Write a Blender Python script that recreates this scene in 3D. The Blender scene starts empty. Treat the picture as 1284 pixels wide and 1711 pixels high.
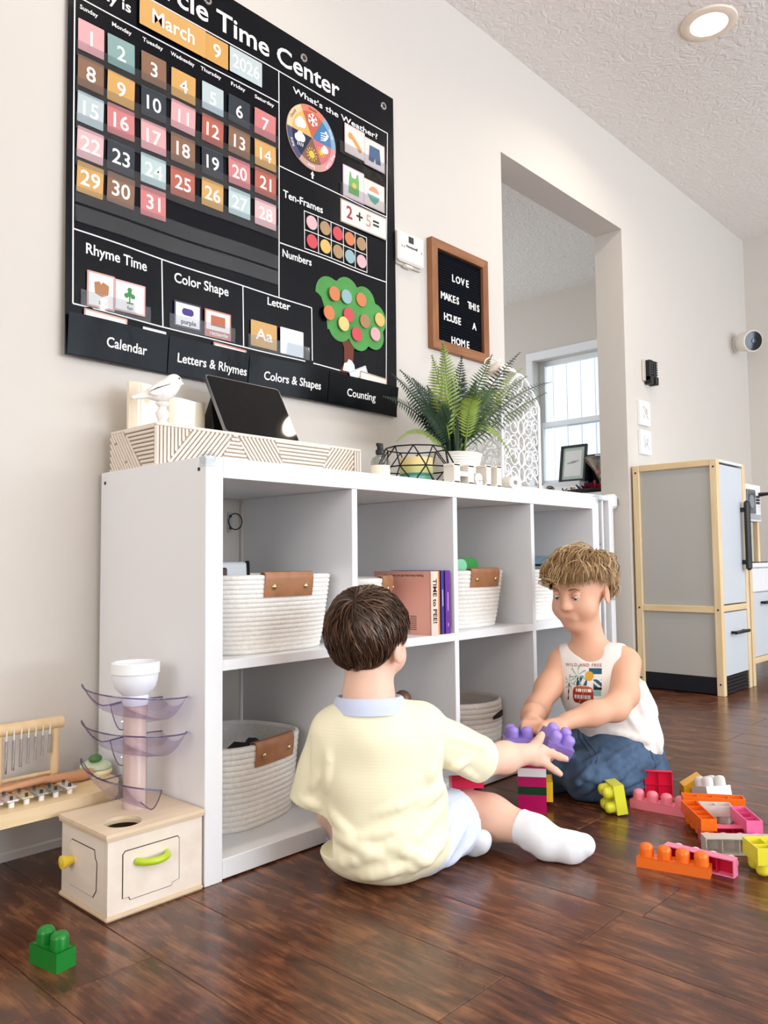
import bpy, bmesh, math, random
import numpy as np
from mathutils import Vector, Matrix
random.seed(7)
SC = bpy.context.scene
COL = SC.collection
R = math.radians

# ------------------------------------------------------------------ camera
cam_d = bpy.data.cameras.new('camera')
cam = bpy.data.objects.new('camera', cam_d); COL.objects.link(cam)
cam_d.sensor_fit = 'HORIZONTAL'; cam_d.sensor_width = 36.0
cam_d.lens = 1329.0 * 36.0 / 1284.0
cam_d.clip_start = 0.02; cam_d.clip_end = 200
_yaw, _pitch, _roll = 0.819637165, 0.0617581818, -0.0101175327
_f = Vector((math.sin(_yaw)*math.cos(_pitch), math.cos(_yaw)*math.cos(_pitch), math.sin(_pitch)))
_r = _f.cross(Vector((0, 0, 1))).normalized(); _u = _r.cross(_f)
_r2 = _r*math.cos(_roll) + _u*math.sin(_roll); _u2 = -_r*math.sin(_roll) + _u*math.cos(_roll)
_m = Matrix((( _r2.x, _u2.x, -_f.x), (_r2.y, _u2.y, -_f.y), (_r2.z, _u2.z, -_f.z)))
cam.matrix_world = Matrix.Translation((-0.829244609, -1.21520106, 0.570158775)) @ _m.to_4x4()
SC.camera = cam

# ------------------------------------------------------------------ world, daylight, exposure
world = bpy.data.worlds.new('daylight_world'); SC.world = world
world.use_nodes = True
_bg = world.node_tree.nodes['Background']
_bg.inputs['Color'].default_value = (0.80, 0.90, 1.0, 1); _bg.inputs['Strength'].default_value = 4.0
SC.view_settings.view_transform = 'Standard'; SC.view_settings.look = 'None'
SC.view_settings.exposure = -0.58; SC.view_settings.gamma = 1.0
SC.view_settings.use_curve_mapping = False

def window_or_fill_light(name, loc, rot, sx, sz, power, color):
    l = bpy.data.lights.new(name, 'AREA'); l.shape = 'RECTANGLE'; l.size = sx; l.size_y = sz
    l.energy = power; l.color = color
    o = bpy.data.objects.new(name, l); COL.objects.link(o); o.location = loc; o.rotation_euler = rot
    return o
# daylight entering through the windows behind and beside the photographer, plus an added ceiling fill
window_or_fill_light('daylight_front_window', (0.9, -4.14, 1.35), (R(97), 0, 0), 2.6, 1.5, 84, (0.78, 0.88, 1.0))
window_or_fill_light('daylight_right_window', (3.25, -4.14, 1.35), (R(95), 0, R(-6)), 1.0, 1.5, 52, (0.74, 0.86, 1.0))
window_or_fill_light('ceiling_fill', (0.9, -4.10, 0.75), (R(135), 0, 0), 2.6, 0.5, 75, (0.93, 0.96, 1.0))  # added fill lamp, aimed upward to brighten the ceiling
window_or_fill_light('daylight_left_window', (-3.14, -1.6, 1.35), (R(95), 0, R(-90)), 2.0, 1.4, 44, (1.0, 0.91, 0.82))
# fill lamp added before the solid back wall to brighten the next room
window_or_fill_light('next_room_fill', (2.2, 3.5, 1.5), (R(-90), 0, 0), 2.4, 1.4, 80, (0.90, 0.95, 1.0))
LAMP_WATT = 9.0; FAR_WATT = 14.0
LAMP_COL = (1.0, 0.85, 0.68)

# ------------------------------------------------------------------ helpers: colour and materials
def lin(c):
    if isinstance(c, str):
        c = c.lstrip('#'); c = tuple(int(c[i:i+2], 16)/255.0 for i in (0, 2, 4))
    return tuple((x/12.92 if x <= 0.04045 else ((x+0.055)/1.055)**2.4) for x in c[:3]) + (1.0,)
MATS = {}
def mat(name, col='#ffffff', rough=0.5, metal=0.0, spec=0.5, var=0.0, vscale=12.0, bump=0.0, bscale=60.0,
        trans=0.0, ior=1.45, emit=None, estr=0.0, coat=0.0, sss=0.0, alpha=1.0, bdist=0.002, stretch=(1, 1, 1)):
    if name in MATS: return MATS[name]
    m = bpy.data.materials.new(name); m.use_nodes = True
    nt = m.node_tree; b = nt.nodes['Principled BSDF']
    c = lin(col); m.diffuse_color = c
    b.inputs['Base Color'].default_value = c
    b.inputs['Roughness'].default_value = rough; b.inputs['Metallic'].default_value = metal
    b.inputs['Specular IOR Level'].default_value = spec; b.inputs['IOR'].default_value = ior
    b.inputs['Transmission Weight'].default_value = trans
    b.inputs['Coat Weight'].default_value = coat; b.inputs['Coat Roughness'].default_value = 0.08
    b.inputs['Alpha'].default_value = alpha
    if sss:
        b.inputs['Subsurface Weight'].default_value = sss
        b.inputs['Subsurface Radius'].default_value = (1.0, 0.35, 0.2); b.inputs['Subsurface Scale'].default_value = 0.012
    if emit is not None:
        b.inputs['Emission Color'].default_value = lin(emit); b.inputs['Emission Strength'].default_value = estr
    if var or bump:
        tc = nt.nodes.new('ShaderNodeTexCoord'); mp = nt.nodes.new('ShaderNodeMapping')
        mp.inputs['Scale'].default_value = stretch
        nt.links.new(tc.outputs['Object'], mp.inputs['Vector'])
    if var:
        n = nt.nodes.new('ShaderNodeTexNoise'); n.inputs['Scale'].default_value = vscale; n.inputs['Detail'].default_value = 4
        nt.links.new(mp.outputs['Vector'], n.inputs['Vector'])
        rp = nt.nodes.new('ShaderNodeMapRange')
        rp.inputs['From Min'].default_value = 0.3; rp.inputs['From Max'].default_value = 0.7
        rp.inputs['To Min'].default_value = 1 - var; rp.inputs['To Max'].default_value = 1 + var
        nt.links.new(n.outputs['Fac'], rp.inputs['Value'])
        mx = nt.nodes.new('ShaderNodeVectorMath'); mx.operation = 'SCALE'
        mx.inputs[0].default_value = c[:3]; nt.links.new(rp.outputs['Result'], mx.inputs['Scale'])
        nt.links.new(mx.outputs['Vector'], b.inputs['Base Color'])
    if bump:
        n2 = nt.nodes.new('ShaderNodeTexNoise'); n2.inputs['Scale'].default_value = bscale; n2.inputs['Detail'].default_value = 3
        nt.links.new(mp.outputs['Vector'], n2.inputs['Vector'])
        bp = nt.nodes.new('ShaderNodeBump'); bp.inputs['Strength'].default_value = bump; bp.inputs['Distance'].default_value = bdist
        nt.links.new(n2.outputs['Fac'], bp.inputs['Height']); nt.links.new(bp.outputs['Normal'], b.inputs['Normal'])
    MATS[name] = m
    return m
def wood(name, c1, c2, scale=(3, 60, 60), rough=0.5, coat=0.0):
    """procedural wood: streaky noise between two colours, grain along the axis with the small scale"""
    if name in MATS: return MATS[name]
    m = mat(name, c1, rough=rough, coat=coat); nt = m.node_tree; b = nt.nodes['Principled BSDF']
    tc = nt.nodes.new('ShaderNodeTexCoord'); mp = nt.nodes.new('ShaderNodeMapping'); mp.inputs['Scale'].default_value = scale
    nt.links.new(tc.outputs['Object'], mp.inputs['Vector'])
    n = nt.nodes.new('ShaderNodeTexNoise'); n.inputs['Scale'].default_value = 1.0; n.inputs['Detail'].default_value = 5
    nt.links.new(mp.outputs['Vector'], n.inputs['Vector'])
    cr = nt.nodes.new('ShaderNodeValToRGB'); cr.color_ramp.elements[0].position = 0.3; cr.color_ramp.elements[1].position = 0.7
    cr.color_ramp.elements[0].color = lin(c1); cr.color_ramp.elements[1].color = lin(c2)
    nt.links.new(n.outputs['Fac'], cr.inputs['Fac']); nt.links.new(cr.outputs['Color'], b.inputs['Base Color'])
    return m
def glass_mat(name, col='#ffffff', rough=0.02, clear=0.85):
    """thin clear plastic or pane: mostly see-through with a glossy film"""
    if name in MATS: return MATS[name]
    m = bpy.data.materials.new(name); m.use_nodes = True; nt = m.node_tree
    nt.nodes.remove(nt.nodes['Principled BSDF']); out = nt.nodes['Material Output']
    tr = nt.nodes.new('ShaderNodeBsdfTransparent'); tr.inputs['Color'].default_value = lin(col)
    gl = nt.nodes.new('ShaderNodeBsdfGlossy'); gl.inputs['Roughness'].default_value = rough
    fr = nt.nodes.new('ShaderNodeLayerWeight'); fr.inputs['Blend'].default_value = 0.25
    pw_ = nt.nodes.new('ShaderNodeMath'); pw_.operation = 'POWER'; pw_.inputs[1].default_value = 3.0
    nt.links.new(fr.outputs['Facing'], pw_.inputs[0])
    mr = nt.nodes.new('ShaderNodeMath'); mr.operation = 'MULTIPLY_ADD'
    mr.inputs[1].default_value = 0.5; mr.inputs[2].default_value = max(0.03, (0.95 - clear)*0.6)
    mx = nt.nodes.new('ShaderNodeMixShader')
    nt.links.new(pw_.outputs['Value'], mr.inputs[0]); nt.links.new(mr.outputs['Value'], mx.inputs['Fac'])
    nt.links.new(tr.outputs['BSDF'], mx.inputs[1]); nt.links.new(gl.outputs['BSDF'], mx.inputs[2])
    nt.links.new(mx.outputs['Shader'], out.inputs['Surface'])
    MATS[name] = m
    return m

# ------------------------------------------------------------------ helpers: meshes
class MB:
    """collects shapes, then build() links them as ONE mesh object"""
    def __init__(s): s.v = []; s.f = []; s.M = None
    def add(s, vs, fs, M=None):
        o = len(s.v)
        for p in vs:
            p = Vector(p)
            if M is not None: p = M @ p
            if s.M is not None: p = s.M @ p
            s.v.append((p.x, p.y, p.z))
        s.f.extend([tuple(i+o for i in f) for f in fs]); return s
    def box(s, a, b, bev=0.0, M=None):
        x0, y0, z0 = (min(a[i], b[i]) for i in range(3)); x1, y1, z1 = (max(a[i], b[i]) for i in range(3))
        if bev <= 0:
            vs = [(x0,y0,z0),(x1,y0,z0),(x1,y1,z0),(x0,y1,z0),(x0,y0,z1),(x1,y0,z1),(x1,y1,z1),(x0,y1,z1)]
            return s.add(vs, [(3,2,1,0),(4,5,6,7),(0,1,5,4),(1,2,6,5),(2,3,7,6),(3,0,4,7)], M)
        e = min(bev, (x1-x0)/2.01, (y1-y0)/2.01, (z1-z0)/2.01)
        X = (x0, x1); Y = (y0, y1); Z = (z0, z1); vs = []; idx = {}
        for i in (0, 1):
            for j in (0, 1):
                for k in (0, 1):
                    c = (X[i], Y[j], Z[k]); d = (e if i == 0 else -e, e if j == 0 else -e, e if k == 0 else -e)
                    for ax in range(3):
                        q = [c[t] + d[t] for t in range(3)]; q[ax] = c[ax]
                        idx[(i, j, k, ax)] = len(vs); vs.append(tuple(q))
        fs = []
        g = lambda i, j, k, a: idx[(i, j, k, a)]
        fs += [(g(0,0,0,0),g(0,0,1,0),g(0,1,1,0),g(0,1,0,0)), (g(1,0,0,0),g(1,1,0,0),g(1,1,1,0),g(1,0,1,0)),
               (g(0,0,0,1),g(1,0,0,1),g(1,0,1,1),g(0,0,1,1)), (g(0,1,0,1),g(0,1,1,1),g(1,1,1,1),g(1,1,0,1)),
               (g(0,0,0,2),g(0,1,0,2),g(1,1,0,2),g(1,0,0,2)), (g(0,0,1,2),g(1,0,1,2),g(1,1,1,2),g(0,1,1,2))]
        for j in (0, 1):
            for k in (0, 1): fs.append((g(0,j,k,1), g(1,j,k,1), g(1,j,k,2), g(0,j,k,2)))
        for i in (0, 1):
            for k in (0, 1): fs.append((g(i,0,k,0), g(i,1,k,0), g(i,1,k,2), g(i,0,k,2)))
        for i in (0, 1):
            for j in (0, 1): fs.append((g(i,j,0,0), g(i,j,1,0), g(i,j,1,1), g(i,j,0,1)))
        for i in (0, 1):
            for j in (0, 1):
                for k in (0, 1): fs.append((g(i,j,k,0), g(i,j,k,1), g(i,j,k,2)))
        return s.add(vs, fs, M)
    def tube(s, pts, r, n=8, closed=False, caps=True, M=None, flat=1.0):
        P = [Vector(p) for p in pts]; k = len(P)
        rr = r if isinstance(r, (list, tuple)) else [r]*k
        vs = []; prev = None
        for i in range(k):
            if closed: t = P[(i+1) % k] - P[i-1]
            else: t = P[min(i+1, k-1)] - P[max(i-1, 0)]
            if t.length < 1e-9: t = Vector((0, 0, 1))
            t.normalize()
            if prev is None:
                a = Vector((0, 0, 1)) if abs(t.z) < 0.9 else Vector((1, 0, 0))
                u = t.cross(a).normalized()
            else:
                u = prev - t*prev.dot(t)
                if u.length < 1e-6: u = t.orthogonal()
                u.normalize()
            w = t.cross(u); prev = u
            for j in range(n):
                an = 2*math.pi*j/n
                vs.append(P[i] + u*(math.cos(an)*rr[i]) + w*(math.sin(an)*rr[i]*flat))
        fs = []
        for i in range(k if closed else k-1):
            for j in range(n):
                a = i*n+j; b = i*n+(j+1) % n; c = ((i+1) % k)*n+(j+1) % n; d = ((i+1) % k)*n+j
                fs.append((a, b, c, d))
        if caps and not closed:
            fs.append(tuple(range(n-1, -1, -1))); fs.append(tuple((k-1)*n+j for j in range(n)))
        return s.add(vs, fs, M)
    def cyl(s, p0, p1, r0, r1=None, n=20, M=None): return s.tube([p0, p1], [r0, r0 if r1 is None else r1], n, M=M)
    def lathe(s, prof, o=(0, 0, 0), n=28, M=None, closed=False):
        vs = []; fs = []; k = len(prof)
        for (r, z) in prof:
            for j in range(n):
                a = 2*math.pi*j/n; vs.append((o[0]+r*math.cos(a), o[1]+r*math.sin(a), o[2]+z))
        for i in range(k if closed else k-1):
            for j in range(n):
                i2 = (i+1) % k
                fs.append((i*n+j, i*n+(j+1) % n, i2*n+(j+1) % n, i2*n+j))
        if not closed:
            if prof[0][0] > 1e-6: fs.append(tuple(range(n-1, -1, -1)))
            if prof[-1][0] > 1e-6: fs.append(tuple((k-1)*n+j for j in range(n)))
        return s.add(vs, fs, M)
    def prism(s, poly, h0, h1, M=None):
        k = len(poly); vs = [(x, y, h0) for x, y in poly] + [(x, y, h1) for x, y in poly]
        fs = [tuple(range(k-1, -1, -1)), tuple(range(k, 2*k))]
        for i in range(k): j = (i+1) % k; fs.append((i, j, k+j, k+i))
        return s.add(vs, fs, M)
    def ball(s, c, r, nu=16, nv=10, M=None):
        r = r if isinstance(r, (tuple, list)) else (r, r, r)
        vs = [(c[0], c[1], c[2]-r[2])]
        for i in range(1, nv):
            t = math.pi*i/nv
            for j in range(nu):
                a = 2*math.pi*j/nu
                vs.append((c[0]+r[0]*math.sin(t)*math.cos(a), c[1]+r[1]*math.sin(t)*math.sin(a), c[2]-r[2]*math.cos(t)))
        vs.append((c[0], c[1], c[2]+r[2])); fs = []
        for j in range(nu): fs.append((0, 1+(j+1) % nu, 1+j))
        for i in range(nv-2):
            for j in range(nu): fs.append((1+i*nu+j, 1+i*nu+(j+1) % nu, 1+(i+1)*nu+(j+1) % nu, 1+(i+1)*nu+j))
        L = len(vs)-1
        for j in range(nu): fs.append((1+(nv-2)*nu+j, 1+(nv-2)*nu+(j+1) % nu, L))
        return s.add(vs, fs, M)
    def mesh(s, name, smooth=0):
        me = bpy.data.meshes.new(name); me.from_pydata(s.v, [], s.f); me.update()
        bm = bmesh.new(); bm.from_mesh(me); bmesh.ops.recalc_face_normals(bm, faces=bm.faces); bm.to_mesh(me); bm.free()
        if smooth:
            me.polygons.foreach_set('use_smooth', [True]*len(me.polygons)); me.set_sharp_from_angle(angle=R(smooth))
        return me
    def build(s, name, material, parent=None, world=True, smooth=0, **kw):
        if parent is not None and world:
            inv = (Matrix.Translation(parent_loc(parent)) @ Matrix.Rotation(parent_rot(parent), 4, 'Z')).inverted()
            s.v = [tuple(inv @ Vector(p)) for p in s.v]
        return link(name, s.mesh(name, smooth), material, parent, **kw)
PINFO = {}
def parent_loc(p): return PINFO.get(p.name, ((0, 0, 0), 0))[0]
def parent_rot(p): return PINFO.get(p.name, ((0, 0, 0), 0))[1]
def link(name, me, material, parent=None, label=None, cat=None, group=None, kind=None, loc=None):
    o = bpy.data.objects.new(name, me); COL.objects.link(o)
    if material is not None and len(me.materials) == 0: me.materials.append(material)
    if parent is not None:
        o.parent = parent
        PINFO[o.name] = PINFO.get(parent.name, ((0, 0, 0), 0))
    if loc is not None: o.location = loc
    return tag(o, label, cat, group, kind)
def tag(o, label=None, cat=None, group=None, kind=None):
    if label: o['label'] = label
    if cat: o['category'] = cat
    if group: o['group'] = group
    if kind: o['kind'] = kind
    return o
def thing(name, label, cat, loc=(0, 0, 0), rotz=0.0, group=None):
    """an Empty at the thing's base that parents its parts (parts are given in world coordinates)"""
    o = bpy.data.objects.new(name, None); COL.objects.link(o); o.empty_display_size = 0.05
    o.location = loc; o.rotation_euler = (0, 0, rotz); PINFO[o.name] = (tuple(loc), rotz)
    return tag(o, label, cat, group)
def shift(parent, M):
    """local frame of a thing for MB.M: build parts in local coordinates"""
    return M
FONT_CACHE = {}
def text_geo(txt, size, bold=0.0, extrude=0.0, shear=0.0, space=1.0, align='CENTER', res=3):
    """flat lettering as verts and faces in the XY plane (built-in font)"""
    key = (txt, size, bold, extrude, shear, space, align, res)
    if key in FONT_CACHE: return FONT_CACHE[key]
    c = bpy.data.curves.new('lettering', 'FONT'); c.body = txt; c.size = size; c.offset = bold*size; c.extrude = extrude
    c.shear = shear; c.space_character = space; c.align_x = align; c.align_y = 'CENTER'; c.resolution_u = res; c.fill_mode = 'BOTH'
    o = bpy.data.objects.new('lettering', c); COL.objects.link(o)
    dg = bpy.context.evaluated_depsgraph_get()
    me = o.evaluated_get(dg).to_mesh()
    vs = [tuple(v.co) for v in me.vertices]; fs = [tuple(p.vertices) for p in me.polygons]
    o.evaluated_get(dg).to_mesh_clear(); bpy.data.objects.remove(o); bpy.data.curves.remove(c)
    FONT_CACHE[key] = (vs, fs)
    return vs, fs
# text frame standing on a wall that faces -Y: text x -> +X, text y -> +Z, text z -> -Y
WALLF = Matrix(((1, 0, 0, 0), (0, 0, -1, 0), (0, 1, 0, 0), (0, 0, 0, 1)))
def wall_frame(x, y, z): return Matrix.Translation((x, y, z)) @ WALLF
def rrect(w, h, r, n=5):
    """rounded rectangle outline centred on 0"""
    pts = []
    for cx, cy, a0 in ((w/2-r, h/2-r, 0), (-w/2+r, h/2-r, 90), (-w/2+r, -h/2+r, 180), (w/2-r, -h/2+r, 270)):
        for i in range(n+1):
            a = R(a0 + 90*i/n); pts.append((cx+r*math.cos(a), cy+r*math.sin(a)))
    return pts
def circle(r, n=24, cx=0, cy=0): return [(cx+r*math.cos(2*math.pi*i/n), cy+r*math.sin(2*math.pi*i/n)) for i in range(n)]
# ------------------------------------------------------------------ helpers: smooth implicit bodies meshed with surface nets
class Field:
    def __init__(s, lo, hi, h):
        s.h = h; s.lo = np.array(lo, float); n = np.ceil((np.array(hi, float)-s.lo)/h).astype(int)+1
        s.n = n; s.D = np.full(tuple(n), 1.0, np.float32)
        s.ax = [(s.lo[i]+h*np.arange(n[i])).astype(np.float32) for i in range(3)]
    def _slice(s, mn, mx, m):
        a = np.maximum(0, np.floor((np.array(mn)-m-s.lo)/s.h).astype(int)); b = np.minimum(s.n, np.ceil((np.array(mx)+m-s.lo)/s.h).astype(int)+1)
        if (b <= a).any(): return None, None
        sl = tuple(slice(a[i], b[i]) for i in range(3))
        g = np.meshgrid(*[s.ax[i][sl[i]] for i in range(3)], indexing='ij', sparse=True)
        return sl, g
    def _join(s, sl, d, k, sub=False):
        A = s.D[sl]
        if sub:
            d = -d
            if k > 0:
                hh = np.maximum(k-np.abs(A-d), 0)/k; s.D[sl] = np.maximum(A, d)+hh*hh*k*0.25
            else: s.D[sl] = np.maximum(A, d)
        elif k > 0:
            hh = np.maximum(k-np.abs(A-d), 0)/k; s.D[sl] = np.minimum(A, d)-hh*hh*k*0.25
        else: s.D[sl] = np.minimum(A, d)
    def cone(s, a, b, ra, rb=None, k=0.02, sub=False, sq=None):
        rb = ra if rb is None else rb; a = np.array(a, float); b = np.array(b, float); R_ = max(ra, rb)
        sl, g = s._slice(np.minimum(a, b)-R_, np.maximum(a, b)+R_, k+4*s.h)
        if sl is None: return s
        ab = b-a; L = float(ab@ab)+1e-12
        px, py, pz = g[0]-a[0], g[1]-a[1], g[2]-a[2]
        t = np.clip((px*ab[0]+py*ab[1]+pz*ab[2])/L, 0, 1)
        d = np.sqrt((px-t*ab[0])**2+(py-t*ab[1])**2+(pz-t*ab[2])**2)-(ra+(rb-ra)*t)
        s._join(sl, d.astype(np.float32), k, sub); return s
    def chain(s, pts, rs, k=0.02, k2=None):
        for i in range(len(pts)-1): s.cone(pts[i], pts[i+1], rs[i], rs[i+1], k if i == 0 else (k2 if k2 is not None else k))
        return s
    def ell(s, c, r, rot=None, k=0.02, sub=False):
        c = np.array(c, float); r = np.array(r, float); R_ = r.max()
        sl, g = s._slice(c-R_, c+R_, k+4*s.h)
        if sl is None: return s
        p = [g[i]-c[i] for i in range(3)]
        if rot is not None:
            M = np.array(rot.to_3x3().inverted()) if isinstance(rot, Matrix) else np.array(rot)
            p = [M[i, 0]*p[0]+M[i, 1]*p[1]+M[i, 2]*p[2] for i in range(3)]
        k0 = np.sqrt((p[0]/r[0])**2+(p[1]/r[1])**2+(p[2]/r[2])**2)
        k1 = np.sqrt((p[0]/r[0]**2)**2+(p[1]/r[1]**2)**2+(p[2]/r[2]**2)**2)+1e-9
        d = k0*(k0-1)/k1
        s._join(sl, d.astype(np.float32), k, sub); return s
    def plane(s, p, n, k=0.0):
        """keep the side the normal points away from"""
        n = np.array(n, float); n /= np.linalg.norm(n)
        g = np.meshgrid(*s.ax, indexing='ij', sparse=True)
        d = ((g[0]-p[0])*n[0]+(g[1]-p[1])*n[1]+(g[2]-p[2])*n[2]).astype(np.float32)
        if k > 0:
            hh = np.maximum(k-np.abs(s.D-d), 0)/k; s.D = np.maximum(s.D, d)+hh*hh*k*0.25
        else: s.D = np.maximum(s.D, d)
        return s
    def noise(s, amp, comps):
        g = np.meshgrid(*s.ax, indexing='ij', sparse=True)
        for (kx, ky, kz, ph, w) in comps: s.D = s.D + np.float32(amp*w)*np.sin(kx*g[0]+ky*g[1]+kz*g[2]+ph).astype(np.float32)
        return s
    def mesh(s):
        D = s.D; S = D < 0; nx, ny, nz = D.shape
        c = np.zeros((nx-1, ny-1, nz-1), np.uint8); 
        for i in (0, 1):
            for j in (0, 1):
                for k in (0, 1): c += S[i:nx-1+i, j:ny-1+j, k:nz-1+k]
        act = (c > 0) & (c < 8); idx = np.argwhere(act)
        vid = np.full(act.shape, -1, np.int64); vid[act] = np.arange(len(idx))
        acc = np.zeros((len(idx), 3)); cnt = np.zeros(len(idx))
        corner = [(i, j, k) for i in (0, 1) for j in (0, 1) for k in (0, 1)]
        val = {q: D[idx[:, 0]+q[0], idx[:, 1]+q[1], idx[:, 2]+q[2]] for q in corner}
        for q in corner:
            for ax in range(3):
                if q[ax] == 1: continue
                q2 = list(q); q2[ax] = 1; q2 = tuple(q2)
                a, b = val[q], val[q2]; m = (a < 0) != (b < 0)
                t = np.where(m, a/(a-b+1e-20), 0)
                for x in range(3): acc[:, x] += np.where(m, q[x]+(t if x == ax else 0), 0)
                cnt += m
        V = s.lo + s.h*(idx + acc/cnt[:, None])
        quads = []
        for ax in range(3):
            o = [a for a in range(3) if a != ax]
            sl0 = [slice(None)]*3; sl1 = [slice(None)]*3; sl0[ax] = slice(0, -1); sl1[ax] = slice(1, None)
            e = S[tuple(sl0)] != S[tuple(sl1)]
            ii = np.argwhere(e)
            ok = (ii[:, o[0]] > 0) & (ii[:, o[1]] > 0) & (ii[:, o[0]] < D.shape[o[0]]-1) & (ii[:, o[1]] < D.shape[o[1]]-1)
            ii = ii[ok]; inside = S[ii[:, 0], ii[:, 1], ii[:, 2]]
            def cell(da, db):
                q = ii.copy(); q[:, o[0]] -= da; q[:, o[1]] -= db; return vid[q[:, 0], q[:, 1], q[:, 2]]
            a, b, c_, d = cell(1, 1), cell(0, 1), cell(0, 0), cell(1, 0)
            Q = np.stack([a, b, c_, d], 1)
            flip = inside if ax != 1 else ~inside
            Q[~flip] = Q[~flip][:, ::-1]
            quads.append(Q)
        F = np.concatenate(quads)
        return V, F
def sdf_object(field, name, material, parent=None, relax=1, **kw):
    V, F = field.mesh()
    if relax:
        for _ in range(relax):
            acc = np.zeros_like(V); cnt = np.zeros(len(V))
            for i in range(4):
                np.add.at(acc, F[:, i], V[F[:, (i+1) % 4]]); np.add.at(cnt, F[:, i], 1)
                np.add.at(acc, F[:, i], V[F[:, (i+3) % 4]]); np.add.at(cnt, F[:, i], 1)
            V = 0.5*V + 0.5*acc/np.maximum(cnt, 1)[:, None]
    me = bpy.data.meshes.new(name); me.from_pydata(V.tolist(), [], F.tolist()); me.update()
    me.polygons.foreach_set('use_smooth', [True]*len(me.polygons))
    return link(name, me, material, parent, **kw)
# ------------------------------------------------------------------ the room
YW = 0.405          # face of the long wall
CEIL = 2.49
XE = 4.13           # far end wall (and outside wall of the next room)
M_wall = mat('wall_paint', '#d5cfc7', rough=0.75, spec=0.25, bump=0.12, bscale=90, bdist=0.001)
M_ceil = mat('ceiling_paint', '#efebe6', rough=0.9, spec=0.15)
# knock-down ceiling texture
nt = M_ceil.node_tree; b = nt.nodes['Principled BSDF']
tc = nt.nodes.new('ShaderNodeTexCoord'); n1 = nt.nodes.new('ShaderNodeTexNoise')
n1.inputs['Scale'].default_value = 26; n1.inputs['Detail'].default_value = 4; n1.inputs['Distortion'].default_value = 1.6
nt.links.new(tc.outputs['Object'], n1.inputs['Vector'])
bp = nt.nodes.new('ShaderNodeBump'); bp.inputs['Strength'].default_value = 0.6; bp.inputs['Distance'].default_value = 0.011
nt.links.new(n1.outputs['Fac'], bp.inputs['Height']); nt.links.new(bp.outputs['Normal'], b.inputs['Normal'])
M_trim = mat('white_trim_paint', '#eef0f2', rough=0.4)
M_white = mat('white_laminate', '#eaebed', rough=0.38, spec=0.5)

# floor: slab plus planks running towards the long wall
M_floor = bpy.data.materials.new('dark_walnut_plank'); M_floor.use_nodes = True
nt = M_floor.node_tree; b = nt.nodes['Principled BSDF']
geo = nt.nodes.new('ShaderNodeNewGeometry'); oi = nt.nodes.new('ShaderNodeObjectInfo')
off = nt.nodes.new('ShaderNodeVectorMath'); off.operation = 'SCALE'; off.inputs[0].default_value = (13.0, 29.0, 0)
nt.links.new(oi.outputs['Random'], off.inputs['Scale'])
ad = nt.nodes.new('ShaderNodeVectorMath'); ad.operation = 'ADD'
nt.links.new(geo.outputs['Position'], ad.inputs[0]); nt.links.new(off.outputs['Vector'], ad.inputs[1])
def _noise(scale, sv, detail=5, dist=0.0):
    mp = nt.nodes.new('ShaderNodeMapping'); mp.inputs['Scale'].default_value = sv
    nt.links.new(ad.outputs['Vector'], mp.inputs['Vector'])
    n = nt.nodes.new('ShaderNodeTexNoise'); n.inputs['Scale'].default_value = scale; n.inputs['Detail'].default_value = detail
    n.inputs['Distortion'].default_value = dist
    nt.links.new(mp.outputs['Vector'], n.inputs['Vector']); return n
g1 = _noise(1.0, (46, 8.0, 1), 9, 0.7); g2 = _noise(1.0, (190, 12, 1), 5, 0.3); g3 = _noise(1.0, (17, 9, 1), 8, 1.2)
cr = nt.nodes.new('ShaderNodeValToRGB'); e = cr.color_ramp.elements
e[0].position = 0.35; e[0].color = lin('#29150e'); e[1].position = 0.71; e[1].color = lin('#9c6641')
e2 = cr.color_ramp.elements.new(0.5); e2.color = lin('#5a3321')
mixf = nt.nodes.new('ShaderNodeMath'); mixf.operation = 'MULTIPLY_ADD'; mixf.inputs[1].default_value = 0.42
sc = nt.nodes.new('ShaderNodeMath'); sc.operation = 'MULTIPLY'; sc.inputs[1].default_value = 0.22
nt.links.new(g2.outputs['Fac'], sc.inputs[0]); nt.links.new(g1.outputs['Fac'], mixf.inputs[0]); nt.links.new(sc.outputs['Value'], mixf.inputs[2])
mix2 = nt.nodes.new('ShaderNodeMath'); mix2.operation = 'MULTIPLY_ADD'; mix2.inputs[1].default_value = 0.36
nt.links.new(g3.outputs['Fac'], mix2.inputs[0]); nt.links.new(mixf.outputs['Value'], mix2.inputs[2])
nt.links.new(mix2.outputs['Value'], cr.inputs['Fac'])
hs = nt.nodes.new('ShaderNodeHueSaturation')
vr = nt.nodes.new('ShaderNodeMapRange'); vr.inputs['To Min'].default_value = 0.88; vr.inputs['To Max'].default_value = 1.12
nt.links.new(oi.outputs['Random'], vr.inputs['Value']); nt.links.new(vr.outputs['Result'], hs.inputs['Value'])
nt.links.new(cr.outputs['Color'], hs.inputs['Color']); nt.links.new(hs.outputs['Color'], b.inputs['Base Color'])
rr_ = nt.nodes.new('ShaderNodeMapRange'); rr_.inputs['To Min'].default_value = 0.12; rr_.inputs['To Max'].default_value = 0.34
nt.links.new(g2.outputs['Fac'], rr_.inputs['Value']); nt.links.new(rr_.outputs['Result'], b.inputs['Roughness'])
b.inputs['Specular IOR Level'].default_value = 0.55
bp = nt.nodes.new('ShaderNodeBump'); bp.inputs['Strength'].default_value = 0.25; bp.inputs['Distance'].default_value = 0.0012
nt.links.new(g2.outputs['Fac'], bp.inputs['Height']); nt.links.new(bp.outputs['Normal'], b.inputs['Normal'])
MATS['floor'] = M_floor

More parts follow.
